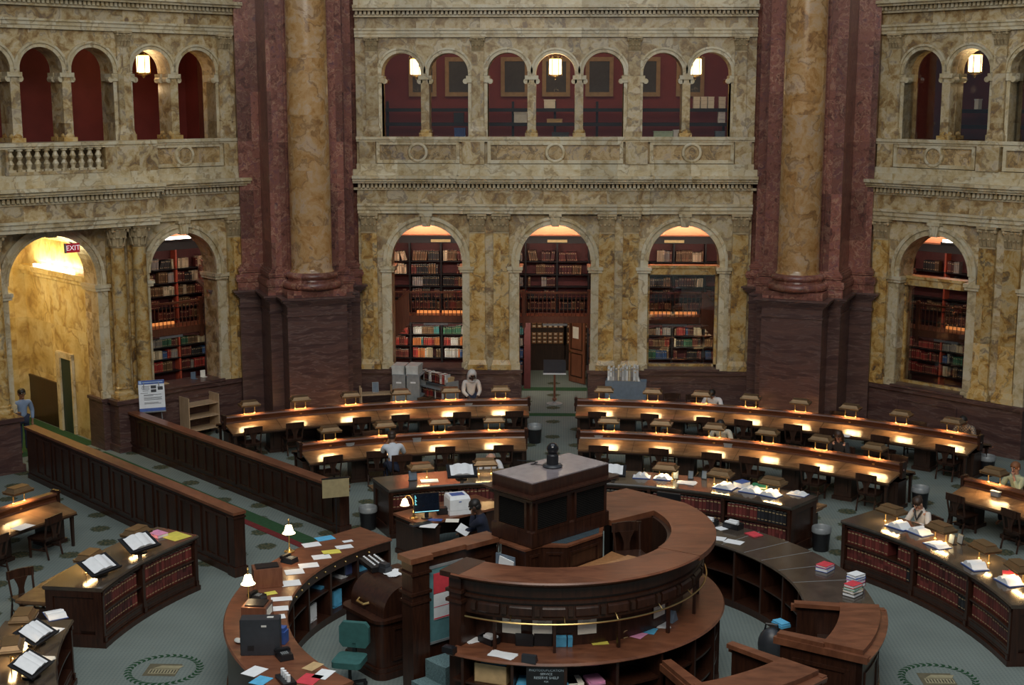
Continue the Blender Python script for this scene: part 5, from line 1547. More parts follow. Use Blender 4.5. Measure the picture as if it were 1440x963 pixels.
closed_book(1068, 685, ZC, M_['greenp'], 'big green covered book on the middle right counter', .36, .3, .05, -10)
stand_book(866, 664, ZC, 'big open book on a stand at the aisle end of the middle right counter', 'black book stand right of the louvred cabinet', 6, 1.0)
stand_book(646, 668, ZC, 'big open book on a black stand above the printer', 'black book stand beside the printer desk', -11, 1.15)
framed_card(581, 676, ZC, 'grey framed card standing on the counter behind the computer monitor', M_['charcoal'], None, .2, .24)
sheet(604, 676, ZC, M_['white'], 'white paper lit by the lamp behind the computer monitor', .4, .26, 8)
for px, py, lab in ((1264, 741, 'thick open book nearest the woman in white, aisle side'), (1293, 749, 'thick open book directly before the woman in white'), (1318, 767, 'wide open book left of the two framed cards'), (1371, 797, 'open book under the third lamp of the right hand counter'), (1419, 819, 'open book near the right photo edge')):
    open_book(px, py, ZC, lab, 1.0, RN.uniform(-10, 10), 'open books on the right hand counter').scale = (1, 1, 2.0 if 'wide' not in lab else 1)
for px, py, z, lab in ((1421, 808, ZC, 'flat red book near the right photo edge'), (1430, 804, ZC, 'second flat red book at the right photo edge')): closed_book(px, py, z, M_['redp'], lab, .2, .28, .04, 30)
for px, lab in ((1337, 'first of two framed cards on the right hand counter'), (1349, 'second of two framed cards on the right hand counter')): framed_card(px, 765, ZC, lab, M_['black'], None, .16, .2)
stand_book(192, 775, ZC, 'open white book on a stand, farther one on the counter by the entrance path', 'black book stand under the farther open book by the entrance path', -55, 1.15)
stand_book(140, 808, ZC, 'open white book on a stand, nearer one on the counter by the entrance path', 'black book stand under the nearer open book by the entrance path', -62, 1.15)
closed_book(222, 753, ZC, M_['pink'], 'flat pink covered book beside the farther book stand', .26, .34, .06, 10)
sheet(247, 754, ZC, M_['yellow'], 'olive yellow blotter at the end of the counter by the entrance path', .42, .5, 10, 'blotter', 'mat')
open_book(78, 865, ZC, 'thick open book at the head of the cut off counter', 1.0, -30)
sheet(68, 887, ZC, M_['white'], 'white sheet behind the upper stand of the cut off counter', .32, .42, 20)
sheet(60, 928, ZC, M_['page'], 'crumpled papers beside the lower stand of the cut off counter', .26, .3, 40, n=3)
stand_book(48, 905, ZC, 'open white book on the upper stand of the cut off counter', 'black stand under the upper open book of the cut off counter', -78, 1.1)
stand_book(44, 950, ZC, 'open white book on the lower stand of the cut off counter', 'black stand under the lower open book of the cut off counter', -84, 1.1)
sheet(77, 838, .765, M_['page'], 'lit paper on the writing shelf behind the counter by the entrance path', .28, .4, 0)
# reading desks
for px, py, z, lab in ((523, 630, .84, 'bright open pages in front of the man in white'), (32, 741, .84, 'bright paper under the lamp beside the entrance path'), (1404, 693, .84, 'bright paper under the lamp beyond the right aisle'), (1185, 612, .86, 'open pages before the woman with glasses')):
    sheet(px, py, z, M_['white'], lab, .42, .3, 0, 'open_pages')
for px, py, lab in ((398, 586, 'first'), (472, 579, 'second'), (659, 571.5, 'third')):
    p, a = loc_az(px, py, .9); mb = MB(); mb.box(-.1, .1, -.05, .05, 0, .1); mb.box(-.115, .115, -.055, .055, .09, .115); mb.box(-.06, .06, -.054, -.05, .03, .08)
    solo('outlet_box', mb, M_['grey'], 'small grey outlet box, %s on the rear desk left of the aisle' % lab, 'outlet', 'outlet boxes', (p.x, p.y, .895), a)
for px, py, lab in ((448, 631, 'outlet box at the end of the front desk, left'), (492, 628, 'second outlet box of the front desk, left'), (586, 621, 'outlet box right of the man in white'), (848, 570, 'outlet box at the aisle end of the rear desk, right'), (1291, 608, 'outlet box near the far end of the rear desk, right'), (842, 617, 'outlet box at the aisle end of the front desk, right'), (1024, 629, 'outlet box midway on the front desk, right'), (1400, 697, 'outlet box on the desk beyond the right aisle')):
    p, a = loc_az(px, py, .9); mb = MB(); mb.box(-.1, .1, -.05, .05, 0, .1); mb.box(-.115, .115, -.055, .055, .09, .115); mb.box(-.06, .06, -.054, -.05, .03, .08)
    solo('outlet_box', mb, M_['grey'], 'small grey ' + lab, 'outlet', 'outlet boxes', (p.x, p.y, .895), a)

# service counter right of the round desk
ZS = 1.202
sheet(1008, 757, ZS, M_['white'], 'white sheet on the service counter touching the round desk edge', .34, .24, -20)
sheet(1032, 762, ZS, M_['white'], 'white sheet second along the service counter', .36, .24, -15)
sheet(1014, 743, ZS, M_['white'], 'white sheet under the black card box', .22, .2, 20)
closed_book(1060, 752, ZS, M_['redp'], 'flat dark red folder on the service counter', .3, .24, .02, 15)


def card_box(px, py, z, lab, w=.3, l=.2, h=.11, az=0):
    p, a = loc_az(px, py, z); t = thing('card_box', lab, 'box', (p.x, p.y, z + .002), a + az)
    mb = MB(); mb.box(-w / 2, w / 2, -l / 2, l / 2, 0, .01)
    for x0, x1, y0, y1 in ((-w / 2, w / 2, -l / 2, -l / 2 + .008), (-w / 2, w / 2, l / 2 - .008, l / 2), (-w / 2, -w / 2 + .008, -l / 2, l / 2), (w / 2 - .008, w / 2, -l / 2, l / 2)): mb.box(x0, x1, y0, y1, .01, h)
    mb.build('box_body', M_['black'], t)
    mb = MB(); mb.box(-w / 2 + .03, w / 2 - .06, -l / 2 + .02, 0, .011, h + .02); mb.box(-w / 2 + .05, w / 2 - .1, .02, l / 2 - .02, .011, h + .03); mb.build('slips', M_['white'], t)
    return t


card_box(1031, 742, ZS, 'black box of white slips in the middle of the service counter', .36, .22)
card_box(998, 738, ZS, 'black box of white slips half hidden by the round desk', .3, .22)


def last_thing(stem):
    return [q for q in bpy.data.objects if q.name.split('.')[0] == stem][-1]


def pile2(px, py, z, specs, where):
    zz = z; base = None
    for i, (m, w, l, h, tn, c) in enumerate(specs):
        t = closed_book(px, py, z, m, '%s book, %s from the bottom, %s' % (c, ORD[i], where), w, l, h, tn)
        if base is None: base = t.location.copy()
        t.location = (base.x, base.y, zz + .002); zz += h + .002


pile2(1160, 801, ZS, ((M_['blue'], .3, .24, .07, 60, 'thick blue'), (M_['redp'], .28, .22, .04, 66, 'pink red')), 'small pile on the service counter')
pile2(1199, 836, ZS, ((M_['charcoal'], .3, .24, .06, 50, 'dark grey'), (BK['cream'], .28, .22, .05, 58, 'cream'), (M_['greenp'], .28, .22, .04, 48, 'green'), (M_['redp'], .27, .2, .05, 55, 'red')), 'tall front pile beside the booth')
pile2(1203, 824, ZS, ((BK['law'], .3, .22, .07, 60, 'maroon'), (M_['pink'], .28, .22, .06, 54, 'pink'), (M_['blue'], .28, .22, .05, 60, 'blue'), (M_['white'], .26, .2, .05, 66, 'white')), 'tall rear pile beside the booth')


def monitor(px, py, z, az, lab, w=.46, h=.3, lit=True):
    p, a = loc_az(px, py, z); t = thing('computer_monitor', lab, 'monitor', (p.x, p.y, z + .002), az)
    mb = MB(); mb.lathe([(.12, 0), (.12, .015), (.03, .02)], 16); mb.box(-.04, .04, -.02, .02, .01, .18); mb.build('stand', M_['black'], t)
    T = Matrix.Translation((0, 0, .12)) @ Matrix.Rotation(rad(-8), 4, 'X')
    mb = MB(T); mb.box(-w / 2, w / 2, -.03, .03, 0, h); mb.build('case', M_['black'], t)
    mb = MB(T); mb.box(-w / 2 + .018, w / 2 - .018, -.033, -.03, .018, h - .018); mb.build('screen', M_['screen'], t)
    if lit:
        mb = MB(T)
        for k in range(9):
            mb.box(-w / 2 + .03, -w / 2 + .045 + .012 * (k % 3), -.0345, -.033, h - .05 - k * .024, h - .038 - k * .024)
        mb.build('icons', M_['ui'], t)
        mb = MB(T); mb.box(-w / 2 + .018, w / 2 - .018, -.0345, -.033, .018, .032); mb.build('task_bar', M_['uibar'], t)


monitor(941, 722, ZS, 205, 'black monitor seen from behind, rising beyond the round desk', .5, .34, False)


def gooseneck(px, py, z, az, lab):
    p, a = loc_az(px, py, z); t = thing('table_lamp', lab, 'lamp', (p.x, p.y, z + .002), az)
    mb = MB(); mb.lathe([(.09, 0), (.09, .02), (.03, .04), (.02, .1), (.03, .14), (.012, .18)], 14)
    mb.tube([(0, 0, .17), (.0, 0, .3), (-.02, 0, .42), (-.09, 0, .5), (-.17, 0, .49), (-.21, 0, .42)], .009, 6); mb.build('brass_stem', M_['brass'], t)
    mb = MB(); mb.lathe([(.02, .0), (.05, -.02), (.07, -.07), (.08, -.12), (.1, -.15)], 14, Matrix.Translation((-.21, 0, .42))); mb.build('glass_shade', M_['shade'], t)
    return t


def post_lamp(px, py, z, lab):
    p, a = loc_az(px, py, z); t = thing('table_lamp', lab, 'lamp', (p.x, p.y, z + .002), 0)
    mb = MB(); mb.lathe([(.1, 0), (.1, .02), (.04, .04), (.014, .08), (.014, .36), (.03, .38)], 14); mb.cyl(0, 0, .52, .62, .02, 8, .008); mb.ball((0, 0, .64), .02); mb.build('brass_stem', M_['brass'], t)
    mb = MB(); mb.lathe([(.025, .54), (.06, .52), (.075, .46), (.09, .41), (.125, .37)], 16); mb.build('glass_shade', M_['shade'], t)


p_ = (MC @ Vector((.42, -.45, .892)))
gooseneck(582, 729, .892, 20, 'brass gooseneck lamp with glowing glass shade left of the monitor')
monitor(600, 728, .892, -18, 'black monitor with icons on the screen beside the printer', .56, .42)
p, a = loc_az(643, 720, .892); t = thing('laser_printer', 'white boxy laser printer on the computer desk', 'printer', (p.x, p.y, .894), -22)
mb = MB(); mb.box(-.24, .24, -.22, .22, 0, .1); mb.box(-.23, .23, -.22, .22, .105, .34); mb.frus(-.23, .23, -.22, .22, .34, -.21, .21, -.16, .2, .4); mb.build('case', M_['white'], t)
mb = MB(); mb.frus(-.15, .15, -.1, .1, .401, -.15, .15, -.1, .12, .404); mb.box(-.03, .03, -.225, -.22, .28, .3); mb.build('paper_slot', M_['blue'], t)
p, a = loc_az(592, 737, .892); t = thing('keyboard', 'black keyboard lying at an angle below the monitor', 'keyboard', (p.x, p.y, .894), -35)
mb = MB(); mb.frus(-.24, .24, -.09, .09, 0, -.23, .23, -.08, .08, .025); mb.build('case', M_['charcoal'], t)
mb = MB()
for i in range(13):
    for j in range(4): mb.box(-.215 + i * .034, -.19 + i * .034, -.07 + j * .036, -.042 + j * .036, .025, .031)
mb.build('keys', M_['black'], t)
sheet(603, 739, .892, M_['white'], 'white sheet in front of the keyboard', .34, .3, 35)
sheet(636, 732, .892, M_['page'], 'pale sheet between printer and man in navy', .28, .24, 20)
sheet(612, 731, .892, M_['blue'], 'dark blue sheet behind the keyboard', .3, .16, 30)
p, a = loc_az(622, 722, .892); mb = MB(); mb.box(-.12, .12, -.1, .1, 0, .08); mb.box(-.1, .1, -.08, .08, .08, .14); mb.box(.13, .16, -.03, .03, 0, .22); solo('desk_caddy', mb, M_['black'], 'black caddy between monitor and printer', 'caddy', None, (p.x, p.y, .894), -15)

# left staff counter
gl = 'papers on the staff counter'
for px, py, m, w, l, tn, lab in ((438, 766, 'white', .34, .26, 30, 'large white sheet behind the yellow note'), (457, 757, 'cyan', .36, .26, 20, 'pale blue leaflet at the far end'), (466, 776, 'yellow', .34, .24, 35, 'yellow sheet at the inner edge'), (484, 769, 'white', .32, .22, 28, 'white sheet at the far corner'),
                                 (489, 761, 'white', .2, .12, 20, 'small white slip at the far corner'), (452, 783, 'white', .34, .26, 40, 'white sheet next to the yellow sheet'), (434, 795, 'white', .36, .26, 48, 'white sheet midway along the inner edge'), (414, 804, 'white', .34, .28, 52, 'white papers beside the telephone'),
                                 (409, 820, 'white', .34, .3, 60, 'sheet with small photograph below the telephone'), (381, 834, 'yellow', .2, .16, 55, 'small yellow note beside the wooden box'), (396, 842, 'white', .36, .2, 75, 'long white sheet third from the tower computer'), (388, 856, 'white', .42, .22, 80, 'long white sheet second from the tower computer'), (384, 868, 'white', .4, .2, 80, 'long white sheet next to the tower computer')):
    sheet(px, py, ZS, M_[m], lab + ' of the staff counter', w, l, tn, grp=None)
post_lamp(407, 776, ZS, 'brass lamp with glowing bell shade, farther one on the staff counter')
post_lamp(350, 850, ZS, 'brass lamp with glowing bell shade, nearer one on the staff counter')


def phone(px, py, z, az, lab):
    p, a = loc_az(px, py, z); t = thing('telephone', lab, 'telephone', (p.x, p.y, z + .002), az)
    mb = MB(); mb.frus(-.13, .13, -.11, .11, 0, -.12, .12, -.08, .1, .09); mb.build('case', M_['black'], t)
    mb = MB(); mb.box(-.125, -.06, -.1, .1, .095, .13); mb.box(-.13, -.055, -.12, -.07, .07, .12); mb.box(-.13, -.055, .07, .12, .07, .12); mb.build('handset', M_['black'], t)
    mb = MB()
    for i in range(3):
        for j in range(4): mb.box(-.02 + i * .035, .0 + i * .035, -.06 + j * .03, -.04 + j * .03, .09, .098)
    mb.build('keypad', M_['grey'], t)


phone(407, 790, ZS, 30, 'black telephone below the farther brass lamp')
phone(362, 843, ZS, 20, 'black telephone beside the nearer brass lamp')
phone(400, 925, ZS, 60, 'black telephone in front of the tower computer')
for px, py, lab, w, l, h, az in ((376, 822, 'reddish wooden card file box on the staff counter', .5, .34, .34, -20), (362, 868, 'low reddish wooden box behind the tower computer', .42, .4, .24, 5)):
    p, a = loc_az(px, py, ZS); t = thing('file_box', lab, 'box', (p.x, p.y, ZS + .002), az)
    mb = MB(); mb.box(-w / 2, w / 2, -l / 2, l / 2, 0, h); mb.box(-w / 2 - .01, w / 2 + .01, -l / 2 - .01, l / 2 + .01, 0, .03); mb.build('box_body', M_['stairwood'], t)
    mb = MB(); mb.box(-w / 2 + .05, w / 2 - .05, -l / 2 + .05, l / 2 - .05, h, h + .025); mb.build('lid', M_['black'], t)
    mb = MB(); mb.box(w / 2, w / 2 + .004, -l / 2 + .06, l / 2 - .06, .06, h - .05); mb.build('label_card', M_['page'], t)
p, a = loc_az(368, 918, ZS); t = thing('tower_computer', 'dark blue grey tower computer standing on the staff counter', 'computer', (p.x, p.y, ZS + .002), -4)
mb = MB(); mb.box(-.3, .3, -.1, .12, 0, .58); mb.build('case', M_['charcoal'], t)
mb = MB(); mb.box(-.31, -.3, -.1, .12, .01, .57); mb.box(-.2, -.1, -.104, -.1, .08, .16); mb.build('vent', M_['black'], t)
mb = MB(); mb.box(.02, .1, -.103, -.1, .46, .49); mb.box(.1, .2, -.02, .04, .58, .584); mb.build('sticker', M_['beige'], t)
p, a = loc_az(396, 903, ZS); mb = MB(); mb.box(-.09, .09, -.09, .09, 0, .2); mb.box(-.07, .07, -.07, .07, .2, .26); solo('slip_box', mb, M_['blue'], 'small blue and white box right of the tower computer', 'box', None, (p.x, p.y, ZS + .002), 10)
p, a = loc_az(335, 903, ZS); t = thing('computer_mouse', 'pale corded mouse at the outer edge of the staff counter', 'mouse', (p.x, p.y, ZS + .002), 60)
mb = MB(); mb.ball((0, 0, .03), .1, .06, .03, 12, 6); mb.build('mouse_body', M_['beige'], t)
mb = MB(); mb.tube([(.09, 0, .03), (.2, .08, .02), (.3, .02, .012), (.45, .06, .012)], .007, 5); mb.build('cord', M_['beige'], t)
for px, py, m, w, l, tn, lab in ((358, 944, 'white', .34, .26, 60, 'white sheet on the near wing of the staff counter'), (367, 957, 'cyan', .3, .24, 60, 'pale blue sheet at the bottom edge'), (440, 937, 'tan', .3, .2, 65, 'tan envelope on the near wing of the staff counter'), (455, 948, 'white', .34, .24, 60, 'white drawing sheet on the near wing'), (435, 955, 'redp', .36, .3, 60, 'red folder on the near wing of the staff counter')):
    sheet(px, py, ZS, M_[m], lab, w, l, tn)
p, a = loc_az(402, 958, ZS); t = thing('stamp_tray', 'black tray of white rubber stamps at the bottom edge', 'tray', (p.x, p.y, ZS + .002), 60)
mb = MB(); mb.box(-.2, .2, -.1, .1, 0, .05); mb.build('tray', M_['black'], t)
for i in range(4): mb = MB(); mb.cyl(-.14 + i * .09, 0, .05, .15, .03, 10); mb.build('stamp', M_['white'], t)
# cubby contents seen from inside the counter
for i, (a, z, m, lab) in enumerate(((-52, .65, 'cyan', 'blue'), (-58, .65, 'white', 'white'), (-66, .65, 'cyan', 'pale blue'), (-75, .65, 'white', 'white'), (-54, .14, 'blue', 'dark blue'), (-61, .14, 'cyan', 'bright blue'), (-71, .14, 'white', 'white'), (-84, .14, 'white', 'small white'))):
    q = pol(4.85, a, z + .003, LCX, LCY); mb = MB()
    for k in range(4): mb.box(-.12, .12, -.15, .15, k * .012, k * .012 + .01, Matrix.Rotation(.05 * k, 4, 'Z'))
    if z < .3: mb.box(-.12, .12, -.15, -.1, .05, .33)
    solo('paper_stack', mb, M_[m], '%s papers in the %s pigeonholes of the staff counter, %s' % (lab, 'upper' if z > .3 else 'lower', ORD[i]), 'paper', None, q, a)
p = at(470, 826, .65)
for k, (a, lab) in enumerate(((-56.5, 'small monitor in the staff counter pigeonhole, farther one'),)):
    q = pol(4.8, a, .652, LCX, LCY); t = thing('small_monitor', lab, 'monitor', q, a + 0)
    mb = MB(); mb.box(-.16, .16, -.1, .14, 0, .3); mb.build('case', M_['charcoal'], t); mb = MB(); mb.box(-.13, .13, -.104, -.1, .04, .26); mb.build('screen', plain('dim_blue_screen', (.06, .08, .2), .2), t)
# roll top desk things
sheet(556, 806, 1.555, M_['white'], 'crumpled white papers on the roll top desk', .34, .26, 50, n=4)
p, a = loc_az(527, 797, 1.555); t = thing('key_tray', 'black tray of pale keys on the roll top desk', 'tray', (p.x, p.y, 1.557), 60)
mb = MB(); mb.frus(-.28, .28, -.16, .16, 0, -.3, .3, -.18, .18, .1); mb.build('tray', M_['black'], t)
for i in range(8):
    for j in range(3): mb = MB(); mb.ball((-.25 + i * .07, -.1 + j * .1, .13), .022, None, .015, 6, 4); mb.build('key_tag', M_['white'], t)
p, a = loc_az(541, 804, 1.555); mb = MB(); mb.box(-.1, .1, -.08, .08, 0, .1); mb.box(-.08, .08, -.06, .06, .1, .16); solo('card_printer', mb, M_['charcoal'], 'small dark grey device on the roll top desk', 'device', None, (p.x, p.y, 1.557), 40)
# office chair
p, a = loc_az(497, 958, 0); t = thing('office_chair', 'teal fabric office chair between staff counter and roll top desk', 'chair', (-3.3, -.75, 0), -170)
mb = MB(); mb.prism(rrect(-.25, .25, -.25, .25, .08), .44, .54); mb.build('seat', M_['teal'], t)
mb = MB(); mb.slab([(-.2, .62), (.2, .62), (.26, .7), (.26, .98), (.2, 1.06), (-.2, 1.06), (-.26, .98), (-.26, .7)], -.33, -.24); mb.build('backrest', M_['teal'], t)
mb = MB(); mb.cyl(0, 0, .1, .44, .03, 10); mb.box(-.03, .03, -.3, -.24, .46, .7); mb.box(-.03, .03, -.3, 0, .42, .45)
mb.build('column', M_['black'], t)
for i in range(5):
    mb = MB(); T = Matrix.Rotation(2 * pi * i / 5, 4, 'Z'); mb.frus(0, .28, -.03, .03, .08, 0, .28, -.02, .02, .12, T); mb.ball((.27, 0, .045), .04, .03, .045, 8, 6, T); mb.build('caster_arm', M_['black'], t)

# round desk: things in the recess and on the lower counter
ZR = 1.428
for px, py, m, w, l, tn, lab in ((663, 899, 'white', .3, .24, 30, 'white sheets spread at the stair end of the recess'), (680, 890, 'white', .26, .2, -20, 'white sheet behind the black card box in the recess'), (707, 921, 'white', .42, .22, 15, 'white papers on the lower counter edge'), (843, 903, 'yellow', .26, .2, 10, 'yellow sheet in the recess of the round desk'),
                                 (898, 893, 'pink', .26, .2, -20, 'pink sheet in the recess of the round desk'), (914, 887, 'cyan', .26, .2, -25, 'pale blue sheet in the recess beside the pink one'), (933, 879, 'white', .28, .2, -30, 'white sheets at the far right of the recess')):
    sheet(px, py, ZR, M_[m], lab, w, l, tn, n=2 if m == 'white' else 1)
card_box(688, 903, ZR, 'black box of slips between the white sheets in the recess', .3, .2, .1, 20)
for px, lab in ((739, 'left black letter tray under the white notices'), (764, 'right black letter tray under the white notices')):
    p, a = loc_az(px, 905, ZR); t = thing('letter_tray', lab, 'tray', (p.x, p.y, ZR + .002), a)
    mb = MB(); mb.box(-.14, .14, -.1, .1, 0, .01); mb.box(-.14, .14, .09, .1, .01, .2); mb.box(-.14, -.13, -.1, .1, .01, .14); mb.box(.13, .14, -.1, .1, .01, .14); mb.box(-.14, .14, -.1, -.09, .01, .06); mb.build('tray', M_['black'], t)
    mb = MB(); mb.box(-.11, .11, -.104, -.1, .012, .05); mb.build('label_card', M_['white'], t)
for px, lab in ((787, 'blue brochure box right of the letter trays'), (801, 'narrow blue brochure right of the post')):
    p, a = loc_az(px, 908, ZR); mb = MB(); w = .1 if px < 800 else .035; mb.box(-w, w, -.02, .05, 0, .17, Matrix.Rotation(rad(-12), 4, 'X')); mb.box(-w, w, -.06, -.02, 0, .09, Matrix.Rotation(rad(-12), 4, 'X')); solo('brochure', mb, M_['cyan'], lab, 'brochure', None, (p.x, p.y, ZR + .012), a)
for px, lab in ((720, 'first white notice from the stairs hung on the recess wall'), (762, 'second white notice from the stairs hung on the recess wall'), (826, 'third white notice from the stairs hung on the recess wall'), (927, 'white notice hung near the far right of the recess')):
    A_ = min(((abs(proj(pol(2.27, b, 1.75))[0] - px)), b) for b in [70 + .5 * k for k in range(300)])[1]
    t = thing('notice', lab, 'notice', pol(2.275, A_, 1.6), A_ + 180); mb = MB(); mb.box(-.15, .15, -.004, .004, 0, .3); mb.build('sheet', M_['page'], t)
    mb = MB()
    for k in range(4): mb.box(-.08 + .015 * (k % 2), .08 - .02 * (k % 3), -.006, -.004, .26 - k * .03, .265 - k * .03)
    mb.build('print', M_['charcoal'], t)
p, a = loc_az(632, 917, ZR); mb = MB(); mb.box(-.1, .1, -.06, .06, 0, .09); mb.frus(-.08, .08, -.05, .05, .09, -.06, .06, -.03, .03, .11); solo('brass_plate', mb, M_['black'], 'black block with brass face at the stair end of the lower counter', 'name plate', None, (p.x, p.y, ZR), a)
p, a = loc_az(745, 930, ZR); t = thing('display_stand', 'dark display stand with white card on the lower counter edge', 'stand', (p.x, p.y, ZR), a + 10); mb = MB(); mb.frus(-.11, .11, -.07, .07, 0, -.11, .11, .0, .07, .12); mb.build('wedge', M_['charcoal'], t); mb = MB(); mb.box(-.1, .1, -.075, -.07, .005, .05); mb.build('card', M_['white'], t)
p, a = loc_az(882, 893, ZR); mb = MB(); mb.box(-.13, .13, -.004, .004, 0, .13, Matrix.Rotation(rad(-25), 4, 'X')); mb.box(-.13, .13, -.01, .06, 0, .008); solo('display_card', mb, M_['tan'], 'small tan display card leaning in the recess', 'card', None, (p.x, p.y, ZR), a - 10)
p, a = loc_az(945, 873, ZR); mb = MB(); mb.frus(-.1, .1, -.06, .06, 0, -.01, .01, -.06, .06, .18); solo('tent_card', mb, M_['bluegrey'], 'blue grey tent card at the far right of the recess', 'card', None, (p.x, p.y, ZR), a)
# lower shelf of the round desk
p = pol(2.58, 198, .968); t = thing('carton', 'brown cardboard carton of blue leaflets on the shelf under the counter', 'carton', p, 198)
mb = MB()
for x0, x1, y0, y1 in ((-.26, .26, -.2, -.19), (-.26, .26, .19, .2), (-.26, -.25, -.2, .2), (.25, .26, -.2, .2)): mb.box(x0, x1, y0, y1, 0, .3)
mb.box(-.26, .26, -.2, .2, 0, .01); mb.build('carton_walls', M_['tan'], t)
mb = MB()
for k in range(5): mb.box(-.2, .2, -.16, .16, .2 + k * .02, .215 + k * .02, Matrix.Rotation(.1 * (k - 2), 4, 'Z'))
mb.box(-.16, .12, -.206, -.2, .04, .26); mb.build('leaflets', M_['cyan'], t)
t = thing('shelf_sign', 'black sign with white capitals on the shelf of the round desk', 'sign', pol(2.86, 180.2, 1.0), 0)
mb = MB(); mb.box(-.3, .3, -.01, .01, 0, .34); mb.build('board', M_['black'], t)
for k, (s_, sz) in enumerate((('PHOTODUPLICATION', .052), ('SERVICE', .05), ('RESERVE SHELF', .056), ('FOR', .036))):
    text('lettering', s_, sz, plain('pale_lettering', (.42, .52, .58), .6), t, Matrix.Translation((0, -.012, .29 - k * .06)) @ Matrix.Rotation(pi / 2, 4, 'X'), .001)
for a, m, lab in ((187, 'cyan', 'pale blue papers left of the black shelf sign'), (171, 'page', 'cream papers right of the black shelf sign'), (173, 'cyan', 'blue papers just right of the black shelf sign'), (164, 'pink', 'pink paper at the shelf divider of the round desk')):
    q = pol(2.6, a, .97); mb = MB(); mb.box(-.13, .13, -.16, .16, 0, .03); mb.box(-.12, .12, -.15, .15, .03, .05, Matrix.Rotation(.1, 4, 'Z')); solo('paper_stack', mb, M_[m], lab, 'paper', None, q, a)
p = MW @ Vector((.3, .2, 0)); t = thing('magazine_rack', 'clear rack of white sheets on the panelled corner behind the round desk', 'rack', (-.70, -.95, 2.02), 0); t.rotation_euler = (0, 0, rad(-38))
mb = MB(); mb.box(-.2, .2, .0, .02, 0, .4); mb.box(-.2, .2, -.06, .02, 0, .02); mb.build('rack', M_['bluegrey'], t)
mb = MB(); mb.box(-.15, .15, -.03, -.01, .025, .36, Matrix.Rotation(.15, 4, 'Y')); mb.build('sheets', M_['white'], t)
# booth
p, a = loc_az(1128, 850, .95); mb = MB(); mb.box(-.14, .14, -.1, .1, 0, .05); mb.box(-.13, .13, -.09, .09, .05, .08); solo('tray', mb, M_['cyan'], 'blue tray at the end of the service counter beside the booth', 'tray', None, (4.05, .62, .655), 60)
p = at(1085, 893, .5); t = thing('bag', 'dark cloth bag on a seat between the two booths', 'bag', (p.x, p.y, .002), 20)
mb = MB(); mb.ball((0, 0, .32), .24, .2, .32, 14, 10); mb.build('sack', M_['charcoal'], t); mb = MB(); mb.tube([(-.12, 0, .58), (-.1, 0, .7), (.1, 0, .7), (.12, 0, .58)], .02, 6); mb.build('strap', M_['black'], t)

# ------------------------------------------------------------------ bins, carts, easel, lectern
bt = thing('waste_bin', 'x', 'bin')
mb = MB(); n = 20; mb.lathe([(.17, 0), (.2, .42), (.19, .42), (.165, .02), (0, .02)], n); mb.build('bin_body', M_['black'], bt)
mb = MB(); mb.lathe([(.2, .4), (.215, .42), (.215, .5), (.2, .53), (.185, .5), (.185, .3)], n); mb.build('liner', M_['grey'], bt)
BIN = Stamp(bt)
for px, py, lab in ((752, 622, 'black waste bin standing in the middle aisle'), (1154, 773, 'black waste bin between the two right counters'), (518, 743, 'black waste bin at the end of the counter behind the computer desk'), (1293, 714, 'black waste bin with liner behind the woman in white'), (1387, 668, 'black waste bin at the far end of the rear desk, right')):
    p, a = loc_az(px, py, 0); BIN((p.x, p.y, 0), a, lab, 'black waste bins')


def book_cart(p, az, lab, mat, h=1.45, w=.9, d=.55, shelves=3):
    t = thing('book_cart', lab, 'cart', p, az)
    for s in (-1, 1): mb = MB(); mb.box(s * w / 2 - .015, s * w / 2 + .015, -d / 2, d / 2, .12, h); mb.build('side_panel', mat, t)
    for k in range(shelves): z = .2 + k * (h - .35) / (shelves - 1) * .86; mb = MB(); mb.box(-w / 2 + .016, w / 2 - .016, -d / 2, d / 2, z, z + .03); mb.build('shelf', mat, t)
    for sx in (-1, 1):
        for sy in (-1, 1): mb = MB(); mb.box(sx * (w / 2 - .06) - .01, sx * (w / 2 - .06) + .01, sy * (d / 2 - .06) - .02, sy * (d / 2 - .06) + .02, .08, .13); mb.lathe([(0, -.015), (.06, -.015), (.06, .015), (0, .015)], 12, Matrix.Translation((sx * (w / 2 - .06), sy * (d / 2 - .06), .06)) @ Matrix.Rotation(pi / 2, 4, 'Y')); mb.build('caster', M_['black'], t)
    return t


